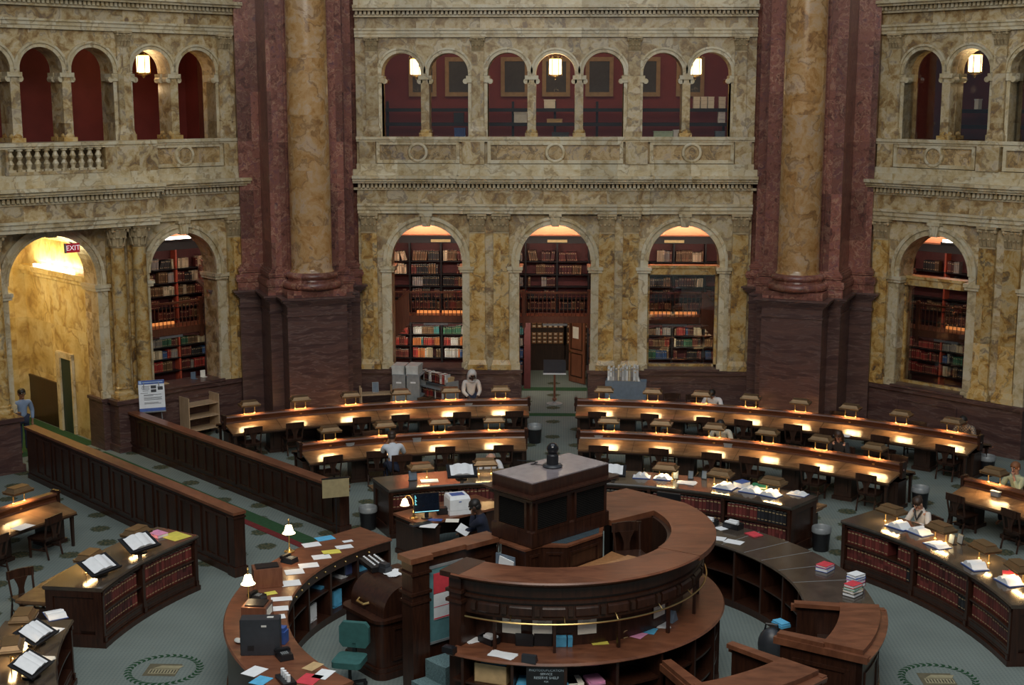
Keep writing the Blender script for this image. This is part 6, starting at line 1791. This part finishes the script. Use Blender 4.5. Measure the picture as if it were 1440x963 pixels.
p = Vector((-10.3, 16.5, 0)); book_cart((p.x, p.y, 0), -47, 'empty pale wooden book cart beside the far path wall', M_['ltwood'], 1.2, 1.0, .5)
p, a = loc_az(582, 600, 0)
ca = book_cart((-3.5, 18.6, 0), 45, 'grey steel book cart holding maroon volumes under the left arch', M_['grey'], 1.3, 1.3, .5, 3)
cart_books = 0
for z in (.2 + .03, .2 + 1.15 / 2 * .86 + .03, .2 + 1.15 * .86 + .03):
    u = -.6
    while u < .55:
        w = RN.uniform(.04, .07); M = MR(45, (-3.5, 18.6, z)) @ Matrix.Translation((u + w / 2, -.2, .002))
        put_book('cart_book', RN.choice(['law', 'law2', 'red', 'blackb', 'law2', 'whiteb']), M, w, .2, RN.uniform(.24, .3), 0, 'bound book standing on the grey steel cart under the left arch', 'books on the grey cart'); u += w + .003
for px, lab in ((562, 'tall grey steel cart end nearest the left pier, paper box on top'), (582, 'second tall grey steel cart end beside the maroon volumes')):
    p = at(px, 592, 0); p.y -= .35; p.x *= .992; t = thing('steel_cart', lab, 'cart', (p.x, p.y, 0), 8)
    
    for y_ in (0, .8): mb = MB(); mb.box(-.2, .2, y_ - .02, y_ + .02, .1, 1.52); mb.build('end_plate', M_['grey'], t)
    for z in (.15, .78, 1.45): mb = MB(); mb.box(-.2, .2, .02, .78, z, z + .03); mb.build('shelf', M_['grey'], t)
    for sx in (-1, 1):
        for y in (.05, .75): mb = MB(); mb.cyl(sx * .16, y, .0, .1, .04, 8); mb.build('caster', M_['black'], t)
    mb = MB(); mb.box(-.08, .08, -.025, -.02, 1.25, 1.3); mb.build('label_card', M_['white'], t)
    b = thing('paper_box', 'pale paper box on top of the %s grey steel cart' % ('first' if px < 570 else 'second'), 'box', (p.x, p.y + .38, 1.484), 8); mb = MB(); mb.box(-.18, .18, -.3, .3, 0, .28); mb.box(-.19, .19, -.31, .31, .2, .285); mb.build('box_body', M_['beige'], b)
p = at(651, 598, 0); mb = MB(); mb.box(-.12, .12, -.1, .1, 0, .2); mb.box(-.13, .13, -.11, .11, .14, .205); solo('carton', mb, M_['tan'], 'small orange brown carton on the end of the steel book cart', 'box', None, (-3.14, 18.24, 1.222), 45)
# pale wooden stand with card
p = at(527, 585, 0); t = thing('display_rack', 'low pale wooden rack in front of the left pier', 'rack', (-5.4, 18.6, 0), -15)
for s in (-1, 1):
    for y in (-.15, .15): mb = MB(); mb.box(s * .48 - .025, s * .48 + .025, y - .02, y + .02, 0, 1.05); mb.build('post', M_['ltwood'], t)
for z in (.3, .8): mb = MB(); mb.box(-.455, .455, -.19, .19, z, z + .05); mb.build('shelf', M_['ltwood'], t)
framed_card(525, 549, .85, 'grey framed card on the pale wooden rack', M_['grey'], -15, .2, .32)
o = last_thing('card_holder'); o.location = (-5.42, 18.6, .852)
# blue trolley with white volumes right of the doorway
p = at(875, 588, 0); t = thing('blue_trolley', 'blue grey steel trolley of white volumes right of the doorway', 'trolley', (2.2, 18.62, 0), 6)
mb = MB(); mb.box(-.62, .62, -.02, .02, .12, 1.25); mb.box(-.62, .62, .38, .42, .12, 1.25); mb.build('panel', M_['bluegrey'], t)
mb = MB(); mb.box(-.62, .62, .02, .38, 1.1, 1.14); mb.box(-.62, .62, .02, .38, .15, .19); mb.build('shelf', M_['bluegrey'], t)
for sx in (-1, 1):
    for y in (.03, .37): mb = MB(); mb.cyl(sx * .55, y, 0, .12, .04, 8); mb.build('caster', M_['black'], t)
u = -.56
while u < .5:
    w = RN.uniform(.045, .08); h = RN.uniform(.42, .56); ln = .38 if u > .38 else 0
    put_book('white_volume', RN.choice(['whiteb', 'cream', 'whiteb', 'greyb']), MR(6, (2.2, 18.62, 1.143)) @ Matrix.Translation((u + w / 2, .1, .02)), w, .24, h, ln * -1, 'white bound volume standing on the blue trolley', 'white volumes on the blue trolley'); u += w + .006 + (.1 if ln else 0)
# black music stand lectern in the doorway
t = thing('music_stand', 'black topped lectern on a slim brown post in the doorway', 'lectern', (.04, 21.0, .0), 0)
mb = MB(); mb.lathe([(.26, 0), (.26, .02), (.06, .05), (.045, .08)], 18); mb.build('foot', M_['grey'], t)
mb = MB(); mb.cyl(0, 0, .07, 1.0, .035, 10); mb.lathe([(.06, .12), (.08, .16), (.05, .2)], 12); mb.build('post', M_['stairwood'], t)
mb = MB(Matrix.Translation((0, 0, 1.0)) @ Matrix.Rotation(rad(50), 4, 'X')); mb.box(-.36, .36, -.02, .5, -.01, .01); mb.build('desk', M_['black'], t)
mb = MB(); mb.box(-.37, .37, -.06, -.0, .97, 1.01); mb.build('lip', M_['white'], t)
# easel sign and name sign
t = thing('easel_sign', 'white and blue information board on an easel beside the entrance columns', 'sign', (-11.14, 14.74, 0), -22)
EB = Matrix.Translation((0, -.05, .63)) @ Matrix.Diagonal((.86, 1, .78, 1)) @ Matrix.Rotation(rad(-8), 4, 'X')
mb = MB(EB); mb.box(-.41, .41, -.012, .012, .62, 1.72); mb.build('board', M_['white'], t)
mb = MB(EB); mb.box(-.41, .41, -.016, -.012, 1.58, 1.72); mb.box(-.41, .41, -.016, -.012, .62, .73); mb.build('blue_band', M_['blue'], t)
mb = MB(EB); mb.box(-.39, -.31, -.019, -.016, 1.6, 1.7); mb.box(-.28, .36, -.019, -.016, 1.635, 1.66); mb.build('heading', plain('pale_blue', (.4, .55, .75), .6), t)
mb = MB(EB)
for x0, x1, z in ((-.3, -.05, 1.5), (-.32, -.06, 1.45), (-.3, -.06, 1.4), (-.28, -.1, 1.34), (-.35, -.12, 1.26), (-.25, .3, 1.2), (-.25, .05, 1.17), (-.25, .32, 1.1), (-.25, .3, 1.06), (-.25, .32, 1.02), (-.25, .2, .92), (-.25, .28, .88)): mb.box(x0, x1, -.016, -.012, z, z + .014)
mb.box(-.02, .15, -.016, -.012, 1.42, 1.53); mb.box(-.02, .15, -.016, -.012, 1.29, 1.39); mb.box(.2, .36, -.016, -.012, 1.36, 1.48); mb.build('print', M_['charcoal'], t)
mb = MB(); mb.tube([(-.3, .0, 0), (-.2, .16, 1.9)], .014); mb.tube([(.3, .0, 0), (.2, .16, 1.9)], .014); mb.tube([(0, .62, 0), (0, .2, 1.9)], .014); mb.box(-.36, .36, -.01, .06, 1.08, 1.11); mb.build('easel', M_['grey'], t)
t = thing('blank_sign', 'blank tan sign board on a thin post beside the staff counter', 'sign', (-4.75, 6.9, 0), -20)
mb = MB(); mb.box(-.3, .3, -.012, .012, 1.02, 1.45); mb.build('board', plain('olive_tan', (.34, .28, .15), .6), t)
mb = MB(); mb.box(-.31, .31, -.015, .015, 1.44, 1.47); mb.cyl(0, .02, .02, 1.1, .015, 8); mb.lathe([(.15, 0), (.15, .02), (.03, .03)], 14); mb.build('post', M_['black'], t)
# table things in the left open arch
for x, y, m, lab in ((3.2, .3, 'tan', 'tan folder on the sill of the open arch'), (4.35, .35, 'bluegrey', 'grey card on the sill of the open arch'), (4.7, .4, 'page', 'white card on the sill of the open arch')):
    p = MXL @ Vector((x, y, 1.535)); mb = MB(); mb.box(-.25 if m == 'tan' else -.08, .25 if m == 'tan' else .08, -.1, .1, 0, .02 if m == 'tan' else .005); mb.box(-.08, .08, .05, .06, 0, .2) if m != 'tan' else None
    solo('sill_card', mb, M_[m], lab, 'card', None, p, -45)
# loose chairs stacked by the dado, black equipment right of the trolley
for px, py, lab in ((944, 596, 'dark chair against the dado right of the blue trolley'), (975, 598, 'second dark chair against the dado right of the blue trolley')):
    p, a = loc_az(px, py, 0); CHAIR((p.x, p.y - .2, 0), a + 170, lab, 'spare chairs')
# ------------------------------------------------------------------ people
SKIN = {'dark': plain('dark_skin', (.075, .035, .02), .5, 0, .06), 'fair': plain('fair_skin', (.52, .28, .19), .5, 0, .06), 'mid': plain('brown_skin', (.24, .115, .06), .5, 0, .06)}
HAIRM = {'black': plain('black_hair', (.012, .009, .008), .5), 'brown': plain('brown_hair', (.035, .018, .010), .5), 'grey': plain('grey_hair', (.25, .22, .20), .6), 'red': plain('reddish_hair', (.2, .08, .03), .6)}
LIPS = plain('lips', (.32, .09, .08), .5); EYEM = plain('eyes', (.015, .012, .01), .25); WHITE_EYE = plain('eye_white', (.7, .68, .64), .4)


def skin_obj(name, verts, edges, mat, parent, root, sub=1):
    keys = list(verts); ix = {k: i for i, k in enumerate(keys)}
    me = bpy.data.meshes.new(name)
    me.from_pydata([tuple(verts[k][0]) for k in keys], [(ix[a], ix[b]) for a, b in edges], [])
    me.materials.append(mat)
    o = bpy.data.objects.new(name, me); COL.objects.link(o)
    if parent is not None: o.parent = parent
    m = o.modifiers.new('Skin', 'SKIN'); m.use_smooth_shade = True; m.branch_smoothing = .4
    for k in keys:
        d = me.skin_vertices[0].data[ix[k]]; r = verts[k][1]
        d.radius = (r, r) if not isinstance(r, tuple) else r
        d.use_root = (k == root)
    s = o.modifiers.new('Sub', 'SUBSURF'); s.levels = sub; s.render_levels = sub
    return o


def elbow(S, H, l1, l2, hint):
    d = H - S; L = min(d.length, (l1 + l2) * .995); d.normalize()
    a = (l1 * l1 - l2 * l2 + L * L) / (2 * L); h = sqrt(max(0, l1 * l1 - a * a))
    n = hint - d * hint.dot(d); n.normalize()
    return S + d * a + n * h, S + d * L


def person(lab, loc, az, pose='sit', lean=12, tilt=15, turn=0, hands=None, skin='fair', hair='brown', style='short', top=None, legs=None, extras=(), seat=.545, hood=False, fem=False):
    V = Vector; rl = rad(lean)
    sw = .17 if fem else .195
    P0 = V((0, 0, seat + .06 if pose == 'sit' else .93))
    dv = V((0, sin(rl), cos(rl)))
    ws = P0 + dv * .16; ch = P0 + dv * .34; nb = P0 + dv * .50
    hl = rl * .4 + rad(tilt); hd = V((sin(rad(turn)) * .0, sin(hl), cos(hl)))
    nk = nb + (dv + hd) * .018; hb = nk + hd * .05; hm = hb + hd * .085 + V((0, .015, 0)); ht = hm + hd * .075
    v = {'pel': (P0, .125), 'ws': (ws, .105 if fem else .12), 'ch': (ch, (.135, .115)), 'nb': (nb, .07), 'nk': (nk, .056), 'hb': (hb, .07), 'hm': (hm, .094), 'ht': (ht, .07)}
    e = [('pel', 'ws'), ('ws', 'ch'), ('ch', 'nb'), ('nb', 'nk'), ('nk', 'hb'), ('hb', 'hm'), ('hm', 'ht')]
    tv = {k: (v[k][0], (v[k][1] + .014) if not isinstance(v[k][1], tuple) else tuple(x + .014 for x in v[k][1])) for k in ('pel', 'ws', 'ch', 'nb')}; tv['col'] = (nb + (nk - nb) * .8, .078)
    te = [('pel', 'ws'), ('ws', 'ch'), ('ch', 'nb'), ('nb', 'col')]
    lv = {'pel': (P0, .135)}; le = []
    hands = hands or [V((-.15, .40, .885)), V((.15, .40, .885))]
    for s, nm, H in ((-1, 'l', hands[0]), (1, 'r', hands[1])):
        S = ch + dv * .1 + V((s * sw, 0, 0)); H = V(H)
        E_, W = elbow(S, H, .29, .26, V((s * .5, -.35, -.8)))
        f = (W - E_).normalized(); side = f.cross(V((0, 0, 1)))
        if side.length < .1: side = V((1, 0, 0))
        side.normalize(); upv = side.cross(f)
        v['sh' + nm] = (S, .062); v['el' + nm] = (E_, .043); v['wr' + nm] = (W, .028)
        pm = W + f * .06; v['pa' + nm] = (pm, (.036, .02)); v['kn' + nm] = (pm + f * .035, (.036, .016))
        e += [('ch', 'sh' + nm), ('sh' + nm, 'el' + nm), ('el' + nm, 'wr' + nm), ('wr' + nm, 'pa' + nm), ('pa' + nm, 'kn' + nm)]
        for i, (off, ln) in enumerate(((-.03, .062), (-.01, .072), (.01, .068), (.03, .052))):
            k = nm + 'f%d' % i; b = pm + f * .04 + side * off
            v[k + 'a'] = (b + f * ln * .5 - upv * .008, .0085); v[k + 'b'] = (b + f * ln - upv * .024, .0075)
            e += [('kn' + nm, k + 'a'), (k + 'a', k + 'b')]
        k = nm + 't'; b = W + f * .025 - side * s * .03
        v[k + 'a'] = (b + f * .03 - side * s * .012, .0105); v[k + 'b'] = (b + f * .06 - side * s * .014 - upv * .012, .0085)
        e += [('pa' + nm, k + 'a'), (k + 'a', k + 'b')]
        tv['sh' + nm] = (S, .078); tv['el' + nm] = (E_, .06); tv['wr' + nm] = (W - f * .03, .044)
        te += [('ch', 'sh' + nm), ('sh' + nm, 'el' + nm), ('el' + nm, 'wr' + nm)]
        hp = P0 + V((s * .095, .0, -.02))
        if pose == 'sit': kn = P0 + V((s * .13, .43, -.075)); an = V((s * .12, .40, .08)); to = V((s * .13, .55, .035))
        else: kn = V((s * .10, .03, .5)); an = V((s * .10, -.02, .08)); to = V((s * .12, .13, .035))
        v['hp' + nm] = (hp, .082); v['kn2' + nm] = (kn, .06); v['an' + nm] = (an, .038); v['to' + nm] = (to, .035)
        e += [('pel', 'hp' + nm), ('hp' + nm, 'kn2' + nm), ('kn2' + nm, 'an' + nm), ('an' + nm, 'to' + nm)]
        lv['hp' + nm] = (hp, .093); lv['kn2' + nm] = (kn, .075); lv['an' + nm] = (an, .058)
        le += [('pel', 'hp' + nm), ('hp' + nm, 'kn2' + nm), ('kn2' + nm, 'an' + nm)]
    b = skin_obj('person', v, e, SKIN[skin], None, 'pel', 2)
    b.location = loc; b.rotation_euler = (0, 0, -rad(az)); tag(b, lab, 'person')
    b.scale = (1.06, 1.06, 1.06)
    skin_obj('top', tv, te, top or M_['white'], b, 'pel', 2)
    skin_obj('trousers', lv, le, legs or M_['blue'], b, 'pel', 1)
    # head frame: local y looks out of the face
    R = Matrix.Rotation(-rad(turn), 4, 'Z') @ Matrix.Rotation(-hl, 4, 'X')
    HM = Matrix.Translation(hm) @ R @ Matrix.Scale(1.13, 4)
    mb = MB(HM)
    mb.ball((0, .088, -.015), .014, .02, .02, 8, 6); mb.ball((0, .08, .012), .01, .014, .03, 8, 6)
    for s in (-1, 1): mb.ball((s * .083, .0, -.01), .012, .022, .032, 8, 6)
    mb.ball((0, .07, -.085), .028, .025, .02, 8, 6); mb.build('nose_and_ears', SKIN[skin], b)
    mb = MB(HM)
    for s in (-1, 1): mb.ball((s * .032, .077, .022), .013, .008, .008, 8, 6)
    mb.build('eye', WHITE_EYE, b)
    mb = MB(HM)
    for s in (-1, 1): mb.ball((s * .032, .084, .022), .006, .004, .007, 8, 6); mb.box(s * .032 - .018, s * .032 + .018, .074, .086, .041, .047)
    mb.build('pupil_and_brow', EYEM, b)
    mb = MB(HM); mb.ball((0, .08, -.052), .022, .01, .007, 8, 6); mb.build('mouth', LIPS, b)
    hm_ = HAIRM.get(hair)
    if hm_ and not hood:
        mb = MB(HM)
        mb.ball((0, -.018, .035), .092, .098, .085, 16, 10)
        if style == 'long':
            for s in (-1, 1): mb.ball((s * .075, -.02, -.06), .035, .06, .13, 10, 8)
            mb.ball((0, -.07, -.06), .085, .045, .14, 12, 8)
        if style == 'bun': mb.ball((0, -.09, .05), .05, None, None, 10, 8)
        if style == 'short': mb.ball((0, -.04, -.015), .086, .07, .07, 12, 8)
        mb.build('hair', hm_, b)
    if style == 'bald':
        mb = MB(HM)
        for s in (-1, 1): mb.ball((s * .07, -.03, -.02), .025, .05, .04, 8, 6)
        mb.build('hair', HAIRM['grey'], b)
    if hood:
        mb = MB(HM); mb.lathe([(.115, -.14), (.12, -.06), (.118, .0), (.105, .06), (.075, .11), (.03, .135), (0, .14)], 18, Matrix.Rotation(rad(14), 4, 'X') @ Matrix.Diagonal((1, 1.1, 1.05, 1)) @ Matrix.Translation((0, -.03, 0)))
        o = mb.build('hood', top, b)
        me = o.data; bm = bmesh.new(); bm.from_mesh(me)
        inv = HM.inverted(); dl = [f for f in bm.faces if (inv @ f.calc_center_median()).y > .062 and (inv @ f.calc_center_median()).z < .075]
        bmesh.ops.delete(bm, geom=dl, context='FACES'); bm.to_mesh(me); bm.free()
        s = o.modifiers.new('Solid', 'SOLIDIFY'); s.thickness = .012
    for fn in extras: fn(b, HM, ch, dv)
    return b


def glasses(b, HM, ch, dv):
    mb = MB(HM)
    for s in (-1, 1): mb.tube([(s * .032 + .024 * cos(a * pi / 5), .092, .02 + .017 * sin(a * pi / 5)) for a in range(11)], .003, 5); mb.tube([(s * .056, .09, .022), (s * .085, .0, .02)], .003, 5)
    mb.build('glasses', M_['black'], b)


def vneck(b, HM, ch, dv):
    M = Matrix.Translation(ch) @ Matrix.Rotation(-rad(10), 4, 'X'); mb = MB(M)
    mb.tube([(-.09, .075, .17), (-.05, .13, .08), (0, .152, -.03), (.05, .13, .08), (.09, .075, .17)], .02, 6); mb.build('neck_band', M_['charcoal'], b)


NAVY = plain('navy_cloth', (.010, .014, .034), .9, 0, .15); OFFW = plain('offwhite_cloth', (.66, .62, .58), .9, 0, .06); WSHIRT = plain('white_shirt', (.62, .66, .72), .9, 0, .06)
JEANS = plain('jeans', (.022, .03, .06), .9); BLACKC = plain('black_cloth', (.018, .016, .018), .9); LSHIRT = plain('light_shirt', (.45, .46, .40), .9, 0, .06); PSHIRT = plain('pale_green_shirt', (.42, .46, .30), .9, 0, .06); BSHIRT = plain('blue_shirt', (.22, .30, .45), .9, 0, .06)
m, t_, b_ = new_mat('plaid_shirt'); ck = nd(t_, 'ShaderNodeTexChecker', {'Vector': objco(t_), 1: (.30, .24, .16, 1), 2: (.07, .06, .07, 1), 'Scale': 26.0}); t_.links.new(ck.outputs[0], b_.inputs['Base Color']); PLAID = m

a = az_at(662, RO + 1.02, 1.5)
person('person in a white hooded sweatshirt with hood up, standing behind the rear desk', pol(RO + 1.05, a), a + 172, 'stand', 10, 38, 0, [(-.12, .32, .96), (.12, .32, .96)], 'dark', 'black', 'short', OFFW, JEANS, (), .5, True)
a = az_at(552, RI - 1.0, 1.0)
p = pol(RI - 1.12, a); chair_free = (p, a)
person('person in a white shirt seen from behind, leaning on elbows at the front desk', pol(RI - 1.13, a), a + 4, 'sit', 20, 12, 0, [(-.10, .46, .98), (.20, .50, .92)], 'mid', 'brown', 'short', WSHIRT, JEANS)
p = at(683, 757, .5)
person('person in a navy sweater at the computer desk, hand to forehead, holding papers', (-1.34, 5.05, 0), -88, 'sit', 12, 24, 0, [(-.03, .22, 1.13), (.05, .40, .74)], 'dark', 'black', 'short', NAVY, JEANS).scale = (1.15, 1.15, 1.13)
CHAIR((-1.30, 5.05, 0), -88, 'dark chair under the person in navy at the computer desk', 'spare chairs')
pp = thing('held_papers', 'white papers held by the person in navy', 'paper', (-1.80, 5.10, .86), -80); mb = MB(Matrix.Rotation(rad(28), 4, 'X')); mb.box(-.2, .0, -.12, .14, 0, .006); mb.box(0, .2, -.12, .14, .004, .01, Matrix.Rotation(rad(-10), 4, 'Y')); mb.build('sheets', M_['white'], pp)
for nm, px, py, r, z, lab, kw in (('w', 1299, 710, 9.95, 1.05, 'person in a white V neck sweater writing at the right hand counter', dict(skin='fair', hair='brown', style='bun', top=OFFW, legs=BLACKC, extras=(vneck,), tilt=32, fem=True)),
                                  ('g', 1183, 612, RI + 1.05, 1.1, 'person with long dark hair and glasses in a black top behind the front desk', dict(skin='fair', hair='brown', style='long', top=BLACKC, legs=JEANS, extras=(glasses,), tilt=24, fem=True)),
                                  ('s', 1016, 604, RI + 1.05, 1.1, 'person in a pale shirt bent over the front desk beside the third lamp', dict(skin='mid', hair='black', style='short', top=LSHIRT, legs=JEANS, tilt=40, lean=16)),
                                  ('b', 1003, 556, RO + 1.05, 1.1, 'person in a white shirt half hidden by the third lamp of the rear desk', dict(skin='mid', hair='black', style='short', top=WSHIRT, legs=JEANS, tilt=45, lean=18)),
                                  ('p', 1360, 598, RO + 1.05, 1.1, 'person in a plaid shirt bent over the far end of the rear desk', dict(skin='mid', hair='black', style='short', top=PLAID, legs=JEANS, tilt=45, lean=17)),
                                  ('y', 1433, 668, RI + 1.05, 1.1, 'person in a pale green shirt resting chin on hand at the right photo edge', dict(skin='fair', hair='red', style='short', top=PSHIRT, legs=JEANS, tilt=10, hands=[(-.05, .24, 1.03), (.2, .42, .82)])),
                                  ('h', 688, 643, 10.03, 1.1, 'bald person bent behind the lamp of the counter behind the computer desk', dict(skin='fair', hair=None, style='bald', top=WSHIRT, legs=JEANS, tilt=50, lean=18))):
    a = az_at(px, r, z); person(lab, pol(r, a), a + 180 + kw.pop('dt', 0), 'sit', kw.pop('lean', 12), kw.pop('tilt', 20), 0, kw.pop('hands', None), **kw)
    CHAIR(pol(r + .05, a), a + 180, 'dark chair under the %s' % lab.split(' behind')[0].split(' bent')[0].split(' half')[0].split(' at the')[0].split(' resting')[0].split(' writing')[0], 'spare chairs')
p = MXL @ Vector((-.55, 1.2, 0)); person('person in a blue shirt walking in behind the entrance column', (p.x, p.y, 0), 135, 'stand', 4, 5, 0, [(-.25, .05, .85), (.25, .1, .85)], 'mid', 'black', 'short', BSHIRT, JEANS)

# ------------------------------------------------------------------ light, sky, camera
def area(name, loc, rot, size, power, color, sy=None, spread=None):
    l = bpy.data.lights.new(name, 'AREA'); l.energy = power; l.color = color; l.size = size
    if sy: l.shape = 'RECTANGLE'; l.size_y = sy
    if spread: l.spread = spread
    o = bpy.data.objects.new(name, l); COL.objects.link(o); o.location = loc; o.rotation_euler = rot
    return o


def point(name, loc, power, color, r=.05):
    l = bpy.data.lights.new(name, 'POINT'); l.energy = power; l.color = color; l.shadow_soft_size = r
    o = bpy.data.objects.new(name, l); COL.objects.link(o); o.location = loc
    return o


WARM = (1.0, .66, .30)
for r, az, z in LIGHTS:
    if r > 9:
        for s in (-1, 1): area('lamp_light', pol(r + s * .11, az, z + .215), (s * rad(-12), 0, -rad(az)), .42, LAMP_W, WARM, .06, rad(120))
    else: area('lamp_light', pol(r, az, z + .21), (0, 0, -rad(az)), .42, LAMP_C, WARM, .1)
for p in LANT: point('lantern_light', p + Vector((0, 0, -.65)), 9, (1, .68, .36), .1)
# alcoves: cove light over the bookcase, strips under and over the gallery
for Mx, us, w, cw in ((MXB, (-3.87, .04, 3.94), 3.2, 110), (MXL, (5.0,), 5.5, 80), (MXR, (-5.0,), 5.5, 80)):
    ang = 0 if Mx is MXB else (-45 if Mx is MXL else 45)
    for u in us:
        area('cove_light', Mx @ Vector((u, 4.4, 5.25)), (pi - .55, 0, -rad(ang)), w, cw * .46, (1, .68, .45), .25)
        area('shelf_light', Mx @ Vector((u, 3.0, 2.42)), (rad(38), 0, -rad(ang)), w, 30 if Mx is MXB else 16, (1, .90, .72), .15)
        area('gallery_light', Mx @ Vector((u, 2.95, 4.9)), (rad(42), 0, -rad(ang)), w, 22, (1, .84, .68), .15)
area('door_light', MXB @ Vector((0, 6.2, 2.8)), (0, 0, 0), 1.5, 10, (1, .85, .55), 1.0)
area('passage_light', MXL @ Vector((1.3, 3.0, 4.9)), (rad(180), 0, rad(45)), .3, 60, (1, .80, .36), 3.0)
area('passage_light', MXL @ Vector((-.6, 3.0, 5.3)), (0, rad(-25), rad(45)), 1.5, 75, (1, .82, .46), 3.0)
for Mx, d, pw in ((MXB, 2.6, 115), (MXL, 1.9, 8), (MXR, 2.2, 8)):
    ang = 0 if Mx is MXB else (-45 if Mx is MXL else 45)
    area('gallery_ceiling_light', Mx @ Vector((0, d, 12.4)), (0, 0, -rad(ang)), 11, pw, (1, .74, .52), .8)
# small lamps
for px, py, z in ((407, 770, 1.52), (350, 845, 1.52)): point('lamp_light', at(px, py, z) + Vector((0, 0, .02)), 4, WARM, .04)
point('lamp_light', at(573, 713, 1.2), 3, WARM, .04)
# daylight of the dome windows high above, then an added warm fill
area('dome_and_fill_light', (0, -2, 24), (0, 0, 0), 20, DOME_W, (.88, .95, 1.0), 20)
area('dome_and_fill_light', (0, -17, 19), (rad(52), 0, 0), 14, FRONT_W, (1.0, .94, .84), 7)  # added front fill, tinted warm to brighten the back wall
w = bpy.data.worlds.new('dim_hall'); SC.world = w; w.use_nodes = True
bg = w.node_tree.nodes['Background']; bg.inputs[0].default_value = (.46, .56, .68, 1); bg.inputs[1].default_value = WORLD_S

cam = bpy.data.cameras.new('camera'); co = bpy.data.objects.new('camera', cam); COL.objects.link(co)
cam.sensor_fit = 'HORIZONTAL'; cam.sensor_width = 36; cam.lens = 36 * F_PX / 1440; cam.clip_end = 200
co.location = CAM; co.rotation_euler = (pi / 2 - TH, 0, PSI)
SC.camera = co
SC.view_settings.view_transform = 'Standard'; SC.view_settings.look = 'None'; SC.view_settings.gamma = 1; SC.view_settings.use_curve_mapping = False
SC.view_settings.exposure = 0
SC.cycles.max_bounces = 6; SC.cycles.diffuse_bounces = 3; SC.cycles.glossy_bounces = 3; SC.cycles.transparent_max_bounces = 8
SC.cycles.sample_clamp_indirect = 4; SC.cycles.use_denoising = True
